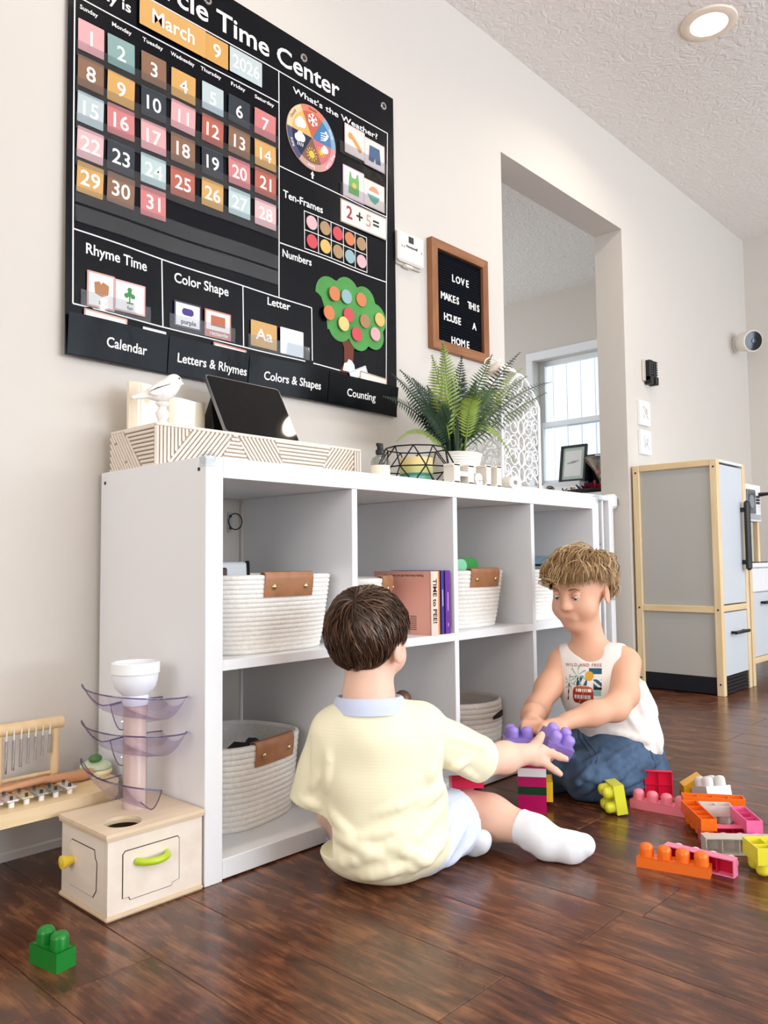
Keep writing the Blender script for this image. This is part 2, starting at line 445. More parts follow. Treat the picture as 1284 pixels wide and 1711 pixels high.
mb = MB(); mb.box((-3.2, -4.2, -0.1), (XE, 3.6, -0.004))
floor = mb.build('floor', M_floor, kind='structure')
PW, PL = 0.148, 1.22
full = MB(); full.box((0, 0, -0.012), (PW-0.0007, PL-0.0009, 0.0), bev=0.0009); plank_me = full.mesh('plank')
plank_me.materials.append(M_floor)
known = {0: -0.56, 14: -0.25, 15: -0.045, 9: -0.233, 10: 0.12}
rp = random.Random(3)
for i in range(-6, 28):
    x = -0.041 + PW*i
    y0 = known.get(i, rp.uniform(-0.9, 0.3))
    while y0 > -2.3: y0 -= PL
    y = y0
    while y < YW:
        if y + PL > -1.75 and x < XE:
            top = min(y+PL, YW+0.14)
            if top - y > PL-0.01 and x+PW < XE:
                me = plank_me
            else:
                q = MB(); q.box((0, 0, -0.012), (min(PW-0.0007, XE-x), top-y-0.0009, 0.0), bev=0.0009); me = q.mesh('plank'); me.materials.append(M_floor)
            link('plank', me, M_floor, floor, loc=(x, y, 0))
        y += PL

# ceiling
mb = MB(); mb.box((-3.2, -4.2, CEIL), (XE+0.14, 3.6, CEIL+0.1)); mb.build('ceiling', M_ceil, kind='structure')
# long wall with the cased opening (x 1.557..2.515, up to z 2.075)
OX0, OX1, OZ = 1.557, 2.515, 2.075
mb = MB()
mb.box((-3.2, YW, -0.05), (OX0, YW+0.135, CEIL)); mb.box((OX1, YW, -0.05), (XE, YW+0.135, CEIL)); mb.box((OX0, YW, OZ), (OX1, YW+0.135, CEIL))
mb.build('wall_back', M_wall, kind='structure')
# end wall, running on as the outside wall of the next room, with a window
WY0, WY1, WZ0, WZ1 = 0.98, 1.90, 1.10, 2.02
mb = MB()
mb.box((XE, -4.2, -0.05), (XE+0.14, WY0, CEIL)); mb.box((XE, WY1, -0.05), (XE+0.14, 3.6, CEIL))
mb.box((XE, WY0, -0.05), (XE+0.14, WY1, WZ0)); mb.box((XE, WY0, WZ1), (XE+0.14, WY1, CEIL))
mb.build('wall_end', M_wall, kind='structure')
# walls behind the photographer, with window openings
mb = MB()
mb.box((-3.2, -4.34, -0.05), (-0.5, -4.2, CEIL)); mb.box((2.3, -4.34, -0.05), (2.7, -4.2, CEIL)); mb.box((3.8, -4.34, -0.05), (XE, -4.2, CEIL))
mb.box((2.7, -4.34, -0.05), (3.8, -4.2, 0.55)); mb.box((2.7, -4.34, 2.15), (3.8, -4.2, CEIL))
mb.box((-0.5, -4.34, -0.05), (2.3, -4.2, 0.55)); mb.box((-0.5, -4.34, 2.15), (2.3, -4.2, CEIL))
mb.build('wall_front', M_wall, kind='structure')
mb = MB()
mb.box((-3.34, -4.2, -0.05), (-3.2, -2.7, CEIL)); mb.box((-3.34, -0.5, -0.05), (-3.2, 3.6, CEIL))
mb.box((-3.34, -2.7, -0.05), (-3.2, -0.5, 0.6)); mb.box((-3.34, -2.7, 2.1), (-3.2, -0.5, CEIL))
mb.build('wall_left', M_wall, kind='structure')
mb = MB(); mb.box((-3.2, 3.6, -0.05), (XE+0.14, 3.7, CEIL)); mb.build('wall_next_room', M_wall, kind='structure')
# baseboards with shoe moulding
def baseboard(name, x0, x1):
    mb = MB(); prof = [(0, 0), (-0.012, 0), (-0.012, 0.014), (-0.010, 0.018), (-0.010, 0.078), (-0.006, 0.09), (-0.003, 0.096), (0, 0.098)]
    k = len(prof)
    vs = [(x0, YW+p[0], p[1]) for p in prof] + [(x1, YW+p[0], p[1]) for p in prof]
    fs = [tuple(range(k)), tuple(range(2*k-1, k-1, -1))] + [(i, (i+1) % k, k+(i+1) % k, k+i) for i in range(k)]
    mb.add(vs, fs); mb.build(name, M_trim, kind='structure')
baseboard('baseboard_back', -3.2, OX0); baseboard('baseboard_end', OX1, XE)
# window of the next room: casing, sashes, panes
win = thing('window_1', None, None, (XE, 1.44, WZ0)); tag(win, kind='structure')
mb = MB()
mb.box((XE-0.018, WY1, WZ0-0.02), (XE, WY1+0.055, WZ1+0.06), bev=0.003); mb.box((XE-0.018, WY0-0.055, WZ0-0.02), (XE, WY0, WZ1+0.06), bev=0.003)
mb.box((XE-0.020, WY0-0.055, WZ1), (XE, WY1+0.055, WZ1+0.06), bev=0.003)
mb.build('casing', M_trim, win)
mb = MB(); mb.box((XE-0.05, WY0-0.07, WZ0-0.03), (XE+0.10, WY1+0.07, WZ0), bev=0.004); mb.build('window_sill', M_trim, win)
mb = MB()
zc = 1.545
for (xo, z0, z1) in ((0.075, zc-0.02, WZ1), (0.04, WZ0, zc+0.02)):
    mb.box((XE+xo, WY1-0.045, z0), (XE+xo+0.03, WY1, z1)); mb.box((XE+xo, WY0, z0), (XE+xo+0.03, WY0+0.045, z1))
    mb.box((XE+xo+0.0005, WY0+0.045, z0), (XE+xo+0.0295, WY1-0.045, z0+0.04)); mb.box((XE+xo+0.0005, WY0+0.045, z1-0.035), (XE+xo+0.0295, WY1-0.045, z1))
mb.build('sash', M_trim, win)
M_pane = glass_mat('window_glass', '#f8fcff', 0.0, 0.9)
for (xo, z0, z1) in ((0.088, zc+0.015, WZ1-0.03), (0.053, WZ0+0.035, zc-0.01)):
    mb = MB(); mb.box((XE+xo, WY0+0.04, z0), (XE+xo+0.004, WY1-0.04, z1)); mb.build('pane', M_pane, win)
# white boarded neighbouring wall and gable seen through the window
sid = thing('neighbour_shed', 'bright white shed of vertical boards with gable outside the window', 'shed', (6.4, 1.9, -0.3))
M_sid = mat('white_siding', '#f4f6f8', rough=0.6)
for i in range(26):
    y = -0.1 + 0.16*i
    top = 3.1 + 0.42*(1 - abs((y+0.08) - 1.3)/1.7)
    mb = MB(); mb.box((6.4, y, -0.3), (6.43, y+0.15, top), bev=0.003); mb.build('board', M_sid, sid)
mb = MB(); mb.box((6.43, 0.2, -0.3), (6.5, 3.72, 2.9)); mb.build('backing', mat('siding_gap', '#c9ccd0', rough=0.8), sid)
M_roof = mat('shed_fascia', '#d4d6d8', rough=0.6)
for s_ in (-1, 1):
    mb = MB(); Mx = Matrix.Translation((6.36, 1.3, 3.6)) @ Matrix.Rotation(R(-14*s_), 4, 'X')
    mb.box((-0.25, 0 if s_ > 0 else -1.9, -0.05), (0.6, 1.9 if s_ > 0 else 0, 0.0), M=Mx); mb.build('roof_board', M_roof, sid)
mb = MB(); mb.box((XE+0.14, -3, -0.35), (14, 8, -0.3)); mb.build('ground', mat('outside_ground', '#a8a79f', rough=0.9), kind='structure')

# recessed ceiling lamps
M_lens = mat('lit_lens', '#fff6e8', emit='#fff1dd', estr=40.0)
M_ring = mat('lamp_trim_ring', '#f2e2cf', rough=0.5)
def recessed(x, y, label):
    t = thing('recessed_ceiling_light', label, 'light', (x, y, CEIL), 0, 'recessed ceiling lights')
    mb = MB(); mb.lathe([(0.062, -0.002), (0.064, -0.008), (0.080, -0.010), (0.094, -0.006), (0.096, 0.0), (0.062, 0.0)], (x, y, CEIL), 40, closed=True)
    mb.build('trim_ring', M_ring, t, smooth=40)
    mb = MB(); mb.lathe([(0.0, -0.004), (0.063, -0.004), (0.063, -0.001), (0.0, -0.001)], (x, y, CEIL), 40); mb.build('lens', M_lens, t, label='glowing white lens')
    l = bpy.data.lights.new('lamp_light', 'AREA'); l.shape = 'DISK'; l.size = 0.12; l.energy = (LAMP_WATT if x > 1 else LAMP_WATT*0.45) if y > -1 else FAR_WATT; l.color = LAMP_COL; l.spread = R(150)
    lo = bpy.data.objects.new('lamp_light', l); COL.objects.link(lo); lo.location = (x, y, CEIL-0.014)
recessed(1.987, -0.208, 'lit round recessed light in the ceiling at top right')
for (x, y, lab) in ((0.20, -0.208, 'round recessed ceiling light above the wall chart'), (0.55, -3.1, 'round recessed ceiling light before the large window'), (1.987, -3.1, 'round recessed ceiling light right of the large window'), (3.4, -3.1, 'round recessed ceiling light nearest the far end wall'), (-0.9, -3.1, 'round recessed ceiling light left of the large window'), (-2.3, -3.1, 'round recessed ceiling light nearest the left wall')):
    recessed(x, y, lab)
# ------------------------------------------------------------------ the white cube shelf
SW, SH, SD, ST, SI, CEL = 1.465, 0.765, 0.39, 0.038, 0.0163, 0.335
shelf = thing('cube_shelf', 'low white cube shelf of eight open compartments along the wall', 'shelf', (SW/2, SD/2, 0))
mb = MB(); mb.box((0, 0, 0), (ST, SD, SH), bev=0.0012); mb.build('side_panel', M_white, shelf)
mb = MB(); mb.box((SW-ST, 0, 0), (SW, SD, SH), bev=0.0012); mb.build('side_panel', M_white, shelf)
mb = MB(); mb.box((ST+0.0003, 0.0004, SH-ST), (SW-ST-0.0003, SD, SH-0.0003), bev=0.0008); mb.build('top_panel', M_white, shelf)
mb = MB(); mb.box((ST+0.0003, 0.001, 0.003), (SW-ST-0.0003, SD, ST), bev=0.0012); mb.build('bottom_panel', M_white, shelf)
XD = [ST+CEL + i*(SI+CEL) for i in range(3)]
for x in XD:
    mb = MB(); mb.box((x, 0.0015, ST+0.0003), (x+SI, SD-0.002, SH-ST-0.0003), bev=0.0008); mb.build('divider', M_white, shelf)
ZM = ST+CEL; edges = [ST] + [v for x in XD for v in (x, x+SI)] + [SW-ST]
for i in range(4):
    mb = MB(); mb.box((edges[2*i]+0.0003, 0.0018, ZM), (edges[2*i+1]-0.0003, SD-0.002, ZM+0.019), bev=0.0008); mb.build('middle_shelf', M_white, shelf)
M_screw = mat('screw_metal', '#55534f', rough=0.4, metal=0.9)
for (y, z) in ((0.372, 0.742), (0.022, 0.742)):
    mb = MB(); mb.lathe([(0.0036, 0), (0.0036, 0.0012), (0.002, 0.0012), (0.002, 0.0002), (0, 0.0002)], n=14, M=Matrix.Translation((0, y, z)) @ Matrix.Rotation(R(-90), 4, 'Y'))
    mb.build('cam_screw', M_screw, shelf)
M_clear = glass_mat('clear_soft_plastic', '#f4f7f8', 0.25, 0.86)
for (x, s_, lab) in ((0.0, 1, 'clear corner guard on the front left corner of the white shelf'), (SW, -1, 'clear corner guard on the front right corner of the white shelf')):
    t = thing('corner_guard', lab, 'corner guard', (x, 0, SH), 0, 'shelf corner guards')
    mb = MB(); mb.ball((x+0.004*s_, 0.001, SH-0.004), (0.015, 0.015, 0.013), 18, 12); mb.build('bumper', M_clear, t, smooth=60)
    mb = MB(); mb.box((x-0.004*s_, -0.004, SH-0.02), (x+0.02*s_, 0.018, SH+0.004), bev=0.003); mb.build('cup', M_clear, t)
ZS = {1: ZM+0.019, 0: ST}      # standing heights of the upper and lower compartments

# anti-tip strap on the wall inside the first compartment
t = thing('wall_anchor', 'grey wall anchor plate with black cord inside top left compartment', 'anchor', (0.305, YW, 0.69))
mb = MB(); mb.box((0.338, YW-0.004, 0.645), (0.352, YW, 0.695), bev=0.002); mb.build('plate', mat('anchor_grey', '#b9bcbb', rough=0.5), t)
for z in (0.655, 0.685):
    mb = MB(); mb.lathe([(0, 0), (0.004, 0), (0.003, 0.003), (0, 0.003)], n=12, M=Matrix.Translation((0.345, YW-0.004, z)) @ Matrix.Rotation(R(90), 4, 'X')); mb.build('screw', M_screw, t)
pts = [(0.345+0.02*math.cos(a)+0.014, YW-0.006, 0.672+0.02*math.sin(a)) for a in [R(i*15) for i in range(0, 24)]]
mb = MB(); mb.tube(pts, 0.0013, 6, closed=True); mb.build('cord', mat('black_cord', '#151515', rough=0.6), t, smooth=60)

# rope baskets with leather handles
M_rope = mat('white_cotton_rope', '#efece6', rough=0.85, spec=0.2, var=0.05, vscale=120, bump=0.6, bscale=260, bdist=0.002)
M_rope_grey = mat('natural_cotton_rope', '#dcd3cb', rough=0.85, spec=0.2, var=0.06, vscale=120, bump=0.6, bscale=260, bdist=0.002)
M_leather = mat('tan_leather', '#a4714e', rough=0.42, var=0.16, vscale=40, bump=0.25, bscale=180, bdist=0.0008)
M_leather2 = mat('dark_tan_leather', '#8a5a3d', rough=0.42, var=0.16, vscale=40, bump=0.25, bscale=180, bdist=0.0008)
M_brass = mat('brass_rivet', '#c9b184', rough=0.25, metal=1.0)
def sup(w, d, n, k):
    out = []
    for i in range(k):
        a = 2*math.pi*i/k; c, s_ = math.cos(a), math.sin(a)
        out.append((math.copysign(abs(c)**(2/n), c)*w/2, math.copysign(abs(s_)**(2/n), s_)*d/2))
    return out
def basket(label, x, y, z, w, d, h, rot=0, rows=14, n=3.4, taper=0.84, leather=None, handle=True, mrope=None, belly=0.0):
    t = thing('rope_basket', label, 'basket', (x, y, z), R(rot), 'rope baskets in the white shelf')
    K = 64; prof = []
    rh = h/rows
    for i in range(rows):
        for q in range(5):
            u = q/5; zz = rh*(i+u); s_ = taper + (1-taper)*(zz/h)**0.8 + belly*math.sin(math.pi*zz/h)
            prof.append((s_, zz, 0.0025*math.sqrt(max(0, math.sin(math.pi*u)))))
    prof.append((1.0, h, 0.001))
    inner = [(1.0, h+0.002, -0.005), (1.0, h-0.003, -0.010)]
    for i in range(rows-1, 0, -1):
        zz = rh*i; s_ = taper + (1-taper)*(zz/h)**0.8 + belly*math.sin(math.pi*zz/h)
        inner.append((s_, zz+rh*0.5, -0.0105)); inner.append((s_, zz, -0.0085))
    inner.append((taper, 0.006, -0.0105))
    vs = [(0, 0, 0.0)]; fs = []
    rings = prof + inner
    for (s_, zz, o) in rings:
        base = sup(w, d, n, K)
        for (bx, by) in base:
            L = math.hypot(bx, by); k = (L*s_+o)/L; vs.append((bx*k, by*k, zz))
    for i in range(len(rings)-1):
        for j in range(K): fs.append((1+i*K+j, 1+i*K+(j+1) % K, 1+(i+1)*K+(j+1) % K, 1+(i+1)*K+j))
    for j in range(K): fs.append((0, 1+(j+1) % K, 1+j))
    last = 1+(len(rings)-1)*K; vs.append((0, 0, 0.006)); c = len(vs)-1
    for j in range(K): fs.append((last+j, last+(j+1) % K, c))
    mb = MB(); mb.add(vs, fs); mb.build('woven_body', mrope or M_rope, t, world=False, smooth=50)
    if handle:
        for sgn in (-1, 1):
            hw, hz = 0.062, 0.042; m = MB(); N = 9; vs = []; fs = []
            outl = [(0.0045, -hz), (0.0060, -hz*0.5), (0.0060, -0.006), (0.005, 0.002), (0.0015, 0.0065), (-0.005, 0.008), (-0.011, 0.006), (-0.014, 0.0), (-0.0145, -hz)]
            th = 0.0024
            inn = [(0.0045-th, -hz), (0.0060-th, -hz*0.5), (0.0060-th, -0.006), (0.003, 0.001), (0.0, 0.0042), (-0.005, 0.0056), (-0.0095, 0.004), (-0.0120, 0.0), (-0.0122, -hz)]
            for i in range(N):
                xx = -hw + 2*hw*i/(N-1)
                # the rim follows the superellipse
                for (o, zz) in outl + inn[::-1]:
                    s_ = taper + (1-taper)*(max(h+zz, 0)/h)**0.8 + belly*math.sin(math.pi*min(1, (h+zz)/h))
                    ys = (max(0.0, 1-(abs(xx)/(w*s_/2))**n))**(1/n)*d/2*s_
                    vs.append((xx, sgn*(ys+o), h+zz))
            k = len(outl)*2
            for i in range(N-1):
                for j in range(k): fs.append((i*k+j, i*k+(j+1) % k, (i+1)*k+(j+1) % k, (i+1)*k+j))
            fs.append(tuple(range(k))); fs.append(tuple((N-1)*k+j for j in range(k-1, -1, -1)))
            m.add(vs, fs); ho = m.build('handle', leather or M_leather, t, world=False, smooth=35, label='tan leather handle with brass rivets')
            for xx in (-hw*0.66, hw*0.66):
                s_ = taper + (1-taper)*((h-0.02)/h)**0.8
                ys = (max(0.0, 1-(abs(xx)/(w*s_/2))**n))**(1/n)*d/2*s_
                m = MB(); m.ball((xx, sgn*(ys+0.0065), h-0.022), (0.0062, 0.0035, 0.0062), 14, 8); m.build('rivet', M_brass, ho, world=False, smooth=60)
    return t
basket('large white rope basket in top left compartment with wide leather handle', 0.208, 0.150, ZS[1], 0.322, 0.270, 0.152, taper=0.86, rows=17)
basket('white rope basket beside the row of books behind toddler head', 0.503, 0.150, ZS[1], 0.205, 0.205, 0.138, rows=12, rot=34, n=2.7)
basket('white rope basket holding green toy trees in third top compartment', 0.893, 0.158, ZS[1], 0.268, 0.26, 0.150, taper=0.83)
basket('white rope basket in top right compartment behind boy head', 1.245, 0.160, ZS[1], 0.290, 0.26, 0.148, leather=M_leather2)
basket('white rope basket turned askew in bottom left compartment', 0.205, 0.208, ZS[0], 0.285, 0.245, 0.166, rot=13, taper=0.88, rows=15, n=2.9)
bk = basket('round natural rope basket with slit grip in third bottom compartment', 0.957, 0.185, ZS[0], 0.25, 0.25, 0.148, rot=0, rows=11, n=2.0, taper=0.94, handle=False, mrope=M_rope_grey, belly=0.03)
m = MB(); pts = []
for i in range(13):
    a = R(-92 + 44*(i/12)); pts.append((0.1305*math.cos(a), 0.1305*math.sin(a), 0.112+0.010*math.sin(math.pi*i/12)))
low = [(p[0], p[1], 0.104) for p in pts[::-1]]
m.add(pts + low, [(i, i+1, 24-i, 25-i) for i in range(12)]); m.build('grip_slit', mat('dark_slit', '#1d1513', rough=0.9), bk, world=False)

# things inside the baskets
M_black = mat('matte_black_plastic', '#101113', rough=0.45)
t = thing('picture_book', 'pale book with black spine leaning in top left basket', 'book', (0.13, 0.215, ZS[1]+0.01), 0)
mb = MB(); Mx = Matrix.Translation((0.152, 0.235, ZS[1]+0.012)) @ Matrix.Rotation(R(-4), 4, 'X')
mb.box((0, 0, 0), (0.128, 0.012, 0.168), bev=0.004, M=Mx); mb.build('pages', mat('pale_cover', '#dfe3e6', rough=0.5), t)
mb = MB(); mb.box((0.1285, -0.002, 0.0), (0.135, 0.014, 0.171), bev=0.003, M=Mx); mb.build('spine', M_black, t)
t = link('wooden_tile', MB().box((-0.03, -0.004, 0), (0.03, 0.004, 0.16), bev=0.003).mesh('wooden_tile'), mat('dark_brown_wood', '#4a2d25', rough=0.5), label='dark brown wooden tile poking out of top left basket', cat='toy', loc=(0.135, 0.165, ZS[1]+0.008))
def toy_tree(label, col, x, y, z, s):
    t = thing('toy_tree', label, 'toy', (x, y, z), R(-20))
    out = []
    for (cx, cy, r, a0, a1) in ((0.012, 0.10, 0.014, -70, 60), (0.009, 0.122, 0.014, -20, 110), (-0.009, 0.122, 0.014, 70, 200), (-0.012, 0.10, 0.014, 120, 250)):
        for i in range(8):
            a = R(a0 + (a1-a0)*i/7); out.append((cx*s+r*s*math.cos(a), cy*s+r*s*math.sin(a)))
    mb = MB(); mb.prism(out, -0.006, 0.006, M=WALLF); mb.build('crown', mat('toy_'+label[:9], col, rough=0.5), t, world=False)
    mb = MB(); mb.box((-0.006, -0.005, 0.0), (0.006, 0.005, 0.088*s)); mb.build('trunk', mat('toy_trunk', '#8b6a48', rough=0.6), t, world=False)
toy_tree('mint green toy tree standing in third top basket', '#8fd9b0', 0.868, 0.105, ZS[1]+0.008, 1.28)
toy_tree('bright green toy tree standing in third top basket', '#2f9b3c', 0.945, 0.125, ZS[1]+0.008, 1.30)
t = thing('blue_folder', 'dark blue folder leaning in top right basket', 'folder', (1.19, 0.17, ZS[1]+0.01))
mb = MB(); Mx = Matrix.Translation((1.285, 0.10, ZS[1]+0.150)) @ Matrix.Rotation(R(-14), 4, 'Y')
mb.box((0.03, 0, 0), (0.13, 0.10, 0.006), bev=0.002, M=Mx); mb.build('cover', mat('navy_cover', '#14283c', rough=0.35), t)
mb = MB(); mb.box((0.03, -0.001, 0.0062), (0.131, 0.101, 0.009), bev=0.002, M=Mx); mb.build('sheet', mat('light_blue_sheet', '#8fc0d8', rough=0.4), t)
for (lab, col, pos, rot, dims) in (('dark green toy block in bottom left basket', '#12351f', (0.115, 0.165, 0.15), 8, (0.10, 0.06, 0.05)),
        ('black toy part in bottom left basket', '#101216', (0.20, 0.19, 0.155), 24, (0.09, 0.045, 0.04)),
        ('navy blue toy wing in bottom left basket', '#1c2c44', (0.225, 0.175, 0.165), 35, (0.10, 0.03, 0.02))):
    mb = MB(); Mx = Matrix.Rotation(R(-rot*0.6), 4, 'Y')
    mb.box((-dims[0]/2, -dims[1]/2, -dims[2]/2), (dims[0]/2, dims[1]/2, dims[2]/2), bev=0.006, M=Mx)
    mb.box((-dims[0]/4, -dims[1]/2-0.003, -dims[2]/4), (dims[0]/4, dims[1]/2+0.003, dims[2]/4), bev=0.003, M=Mx)
    o = mb.build('toy_piece', mat('toy_'+col, col, rough=0.4), label=lab, cat='toy', loc=pos); o.rotation_euler = (0, 0, R(rot))
o = MB().ball((0, 0, 0), (0.035, 0.035, 0.03), 20, 12).build('toy_ball', mat('red_toy', '#8f1030', rough=0.4), smooth=60, label='dark red ball inside round rope basket', cat='ball', loc=(0.955, 0.20, 0.135))
o = MB().box((-0.05, -0.002, -0.04), (0.05, 0.002, 0.04), bev=0.001).build('paper_card', mat('grey_card', '#c9c9cc', rough=0.6), label='pale card inside round rope basket', cat='card', loc=(0.905, 0.185, 0.13)); o.rotation_euler = (0, R(12), R(8))

# wooden stacking peg half hidden behind the toddler
t = thing('stacking_toy', 'brown wooden ball knob toy behind toddler shoulder in second bottom compartment', 'toy', (0.662, 0.12, ZS[0]))
mb = MB(); mb.lathe([(0, 0), (0.045, 0), (0.045, 0.015), (0.012, 0.02), (0.009, 0.173), (0, 0.173)], (0.662, 0.12, ZS[0])); mb.build('stand', wood('peg_wood', '#7a553a', '#98704c'), t, smooth=40)
mb = MB(); mb.ball((0.662, 0.12, ZS[0]+0.190), 0.022, 24, 14); mb.build('knob', wood('dark_ball_wood', '#5a4032', '#7a5a44', (20, 20, 20), 0.35), t, smooth=60)
# lower right compartment
t = thing('fabric_bin', 'dark olive fabric bin in bottom right compartment behind boy', 'bin', (1.20, 0.22, ZS[0]))
m = MB(); m.lathe([(0, 0), (0.085, 0), (0.095, 0.10), (0.09, 0.13), (0.084, 0.13), (0.088, 0.10), (0.078, 0.008), (0, 0.008)], (1.21, 0.22, ZS[0]), 32); m.build('tub', mat('olive_felt', '#57554c', rough=0.9, bump=0.3, bscale=200), t, smooth=40)
m = MB(); m.lathe([(0.0905, 0.118), (0.096, 0.12), (0.096, 0.134), (0.0905, 0.136)], (1.21, 0.22, ZS[0]), 32, closed=True); m.build('rim_band', mat('beige_band', '#b7ae9e', rough=0.8), t, smooth=40)

# books with lettering on the spines
def book(label, x0, x1, y0, depth, h, col, title=None, tcol='#111111', tsize=0.0, cover_text=None, bars=None):
    t = thing('book', label, 'book', ((x0+x1)/2, y0, ZS[1]), 0, 'upright books beside the rope basket')
    c = mat('cover_'+col, col, rough=0.38); pg = mat('paper_pages', '#f3eee4', rough=0.8)
    mb = MB(); mb.box((x0, y0, ZS[1]), (x0+0.0018, y0+depth, ZS[1]+h)); mb.box((x1-0.0018, y0, ZS[1]), (x1, y0+depth, ZS[1]+h)); mb.box((x0, y0-0.001, ZS[1]), (x1, y0+0.002, ZS[1]+h), bev=0.0008)
    mb.build('cover', c, t)
    mb = MB(); mb.box((x0+0.002, y0+0.003, ZS[1]+0.002), (x1-0.002, y0+depth-0.003, ZS[1]+h-0.003)); mb.build('page_block', pg, t)
    if title:
        vs, fs = text_geo(title, tsize, bold=0.025, extrude=0.00015)
        Mx = Matrix.Translation(((x0+x1)/2, y0-0.0015, ZS[1]+h*0.53)) @ WALLF @ Matrix.Rotation(R(-90), 4, 'Z')
        m = MB(); m.add(vs, fs, Mx); m.build('spine_lettering', mat('ink_'+tcol, tcol, rough=0.6), t)
    if title:
        MB().box((x0+0.0012, y0-0.0013, ZS[1]+0.0012), (x1-0.0012, y0-0.0009, ZS[1]+h-0.0012)).build('spine_panel', mat('spine_pale', '#efd2c4', rough=0.4), t)
    if bars:
        m = MB()
        for (zz, ln) in bars: m.box(((x0+x1)/2-0.0012, y0-0.0014, ZS[1]+zz), ((x0+x1)/2+0.0012, y0-0.0009, ZS[1]+zz+ln))
        m.build('spine_print', mat('ink_'+tcol, tcol, rough=0.6), t)
    if cover_text:
        for i in range(8): MB().box((x0-0.0004, y0+0.045, ZS[1]+0.012+0.0045*i), (x0, y0+0.066, ZS[1]+0.0135+0.0045*i)).build('text_line', mat('ink_'+tcol, tcol, rough=0.6), t)
        m = MB()
        for (s_, sz, yy, zz) in cover_text:
            vs, fs = text_geo(s_, sz, bold=0.01, extrude=0.0001)
            Mc = Matrix(((0, 0, -1, x0-0.0002), (-1, 0, 0, y0+yy), (0, 1, 0, ZS[1]+zz), (0, 0, 0, 1)))
            m.add(vs, fs, Mc)
        m.build('cover_lettering', mat('ink_'+tcol, tcol, rough=0.6), t)
    return t
book('pink picture book with black spine title leaning by orange book', 0.636, 0.664, 0.004, 0.185, 0.153, '#dfa292', 'TIME to PEE!', '#1b1512', 0.020,
     [('Sometimes you get that funny feeling', 0.0085, 0.085, 0.143)])
book('orange thin book between pink and blue books', 0.6655, 0.6775, 0.010, 0.175, 0.153, '#e8812f')
book('blue slim book between orange and purple books', 0.680, 0.691, 0.008, 0.165, 0.154, '#2f3a8f', bars=[(0.068, 0.040)], tcol='#c9d0ee')
book('purple slim book at the right end of the row', 0.694, 0.7125, 0.006, 0.17, 0.154, '#6a2c96', bars=[(0.056, 0.045), (0.018, 0.008)], tcol='#cdb0e4')
# ------------------------------------------------------------------ the wall chart
CX0, CX1, CZ0, CZ1 = -0.086, 0.958, 1.008, 2.015
def wv(x, z):
    u = max(0.0, min(1.0, (CZ1 - z)/(CZ1-CZ0)))
    return 0.0035*math.sin(9.0*x + 2.0*z) * (0.3+u) + 0.0025*math.sin(21*x - 5*z + 1.0)*u + 0.006*u
YC = 0.4030
def ysurf(x, z): return YC - 0.004 - wv(x, z)
M_pvc = mat('black_vinyl', '#060910', rough=0.24, spec=0.22, bump=0.25, bscale=14, bdist=0.006)
M_pvc2 = mat('black_vinyl_pocket', '#05070c', rough=0.25, spec=0.14, bump=0.2, bscale=18, bdist=0.005)
M_ink = mat('white_print', '#f3f2f0', rough=0.5)
M_film = glass_mat('clear_pocket_film', '#f4f6f8', 0.08, 0.86)
chart = thing('wall_chart', 'large black pocket chart of calendar and learning panels hung on wall', 'chart', ((CX0+CX1)/2, YC, CZ0))
def sheet(x0, x1, z0, z1, off, th, nx, nz):
    """thin sheet following the hang of the chart"""
    vs = []; fs = []
    for s_ in (0, 1):
        for j in range(nz+1):
            for i in range(nx+1):
                x = x0+(x1-x0)*i/nx; z = z0+(z1-z0)*j/nz
                vs.append((x, ysurf(x, z)-off-th*(1-s_), z))
    N = (nx+1)*(nz+1); g = lambda s_, i, j: s_*N+j*(nx+1)+i
    for j in range(nz):
        for i in range(nx):
            fs.append((g(0,i,j), g(0,i+1,j), g(0,i+1,j+1), g(0,i,j+1))); fs.append((g(1,i,j), g(1,i,j+1), g(1,i+1,j+1), g(1,i+1,j)))
    for i in range(nx):
        fs.append((g(0,i,0), g(1,i,0), g(1,i+1,0), g(0,i+1,0))); fs.append((g(0,i,nz), g(0,i+1,nz), g(1,i+1,nz), g(1,i,nz)))
    for j in range(nz):
        fs.append((g(0,0,j), g(0,0,j+1), g(1,0,j+1), g(1,0,j))); fs.append((g(0,nx,j), g(1,nx,j), g(1,nx,j+1), g(0,nx,j+1)))
    return vs, fs
m = MB(); m.add(*sheet(CX0, CX1, CZ0, CZ1, 0, 0.002, 56, 48)); m.build('backing_sheet', M_pvc, chart, smooth=50)
def drape(m, vs, fs, x, z, off, sx=1.0, sz=1.0):
    out = []
    for (a, b_, c) in vs:
        X = x+a*sx; Z = z+b_*sz; out.append((X, ysurf(X, Z)-0.002-off-c, Z))
    m.add(out, fs)
def fit(txt, x0, x1, zc, cap, bold=0.03, shear=0.0):
    vs, fs = text_geo(txt, 1.0, bold=min(bold, 0.016), extrude=0.0, shear=shear)
    xs = [v[0] for v in vs]; k = (x1-x0)/(max(xs)-min(xs)); cx = (max(xs)+min(xs))/2
    vs = [((v[0]-cx)*k, (v[1])*cap/0.72, 0.0004) for v in vs]
    return vs, fs, (x0+x1)/2, zc
def lettering(txt, x0, x1, zc, cap, bold=0.03, name='lettering', off=0.0006, parent=None, material=None, shear=0.0):
    vs, fs, x, z = fit(txt, x0, x1, zc, cap, bold, shear); m = MB(); drape(m, vs, fs, x, z, off)
    return m.build(name, material or M_ink, parent or chart)
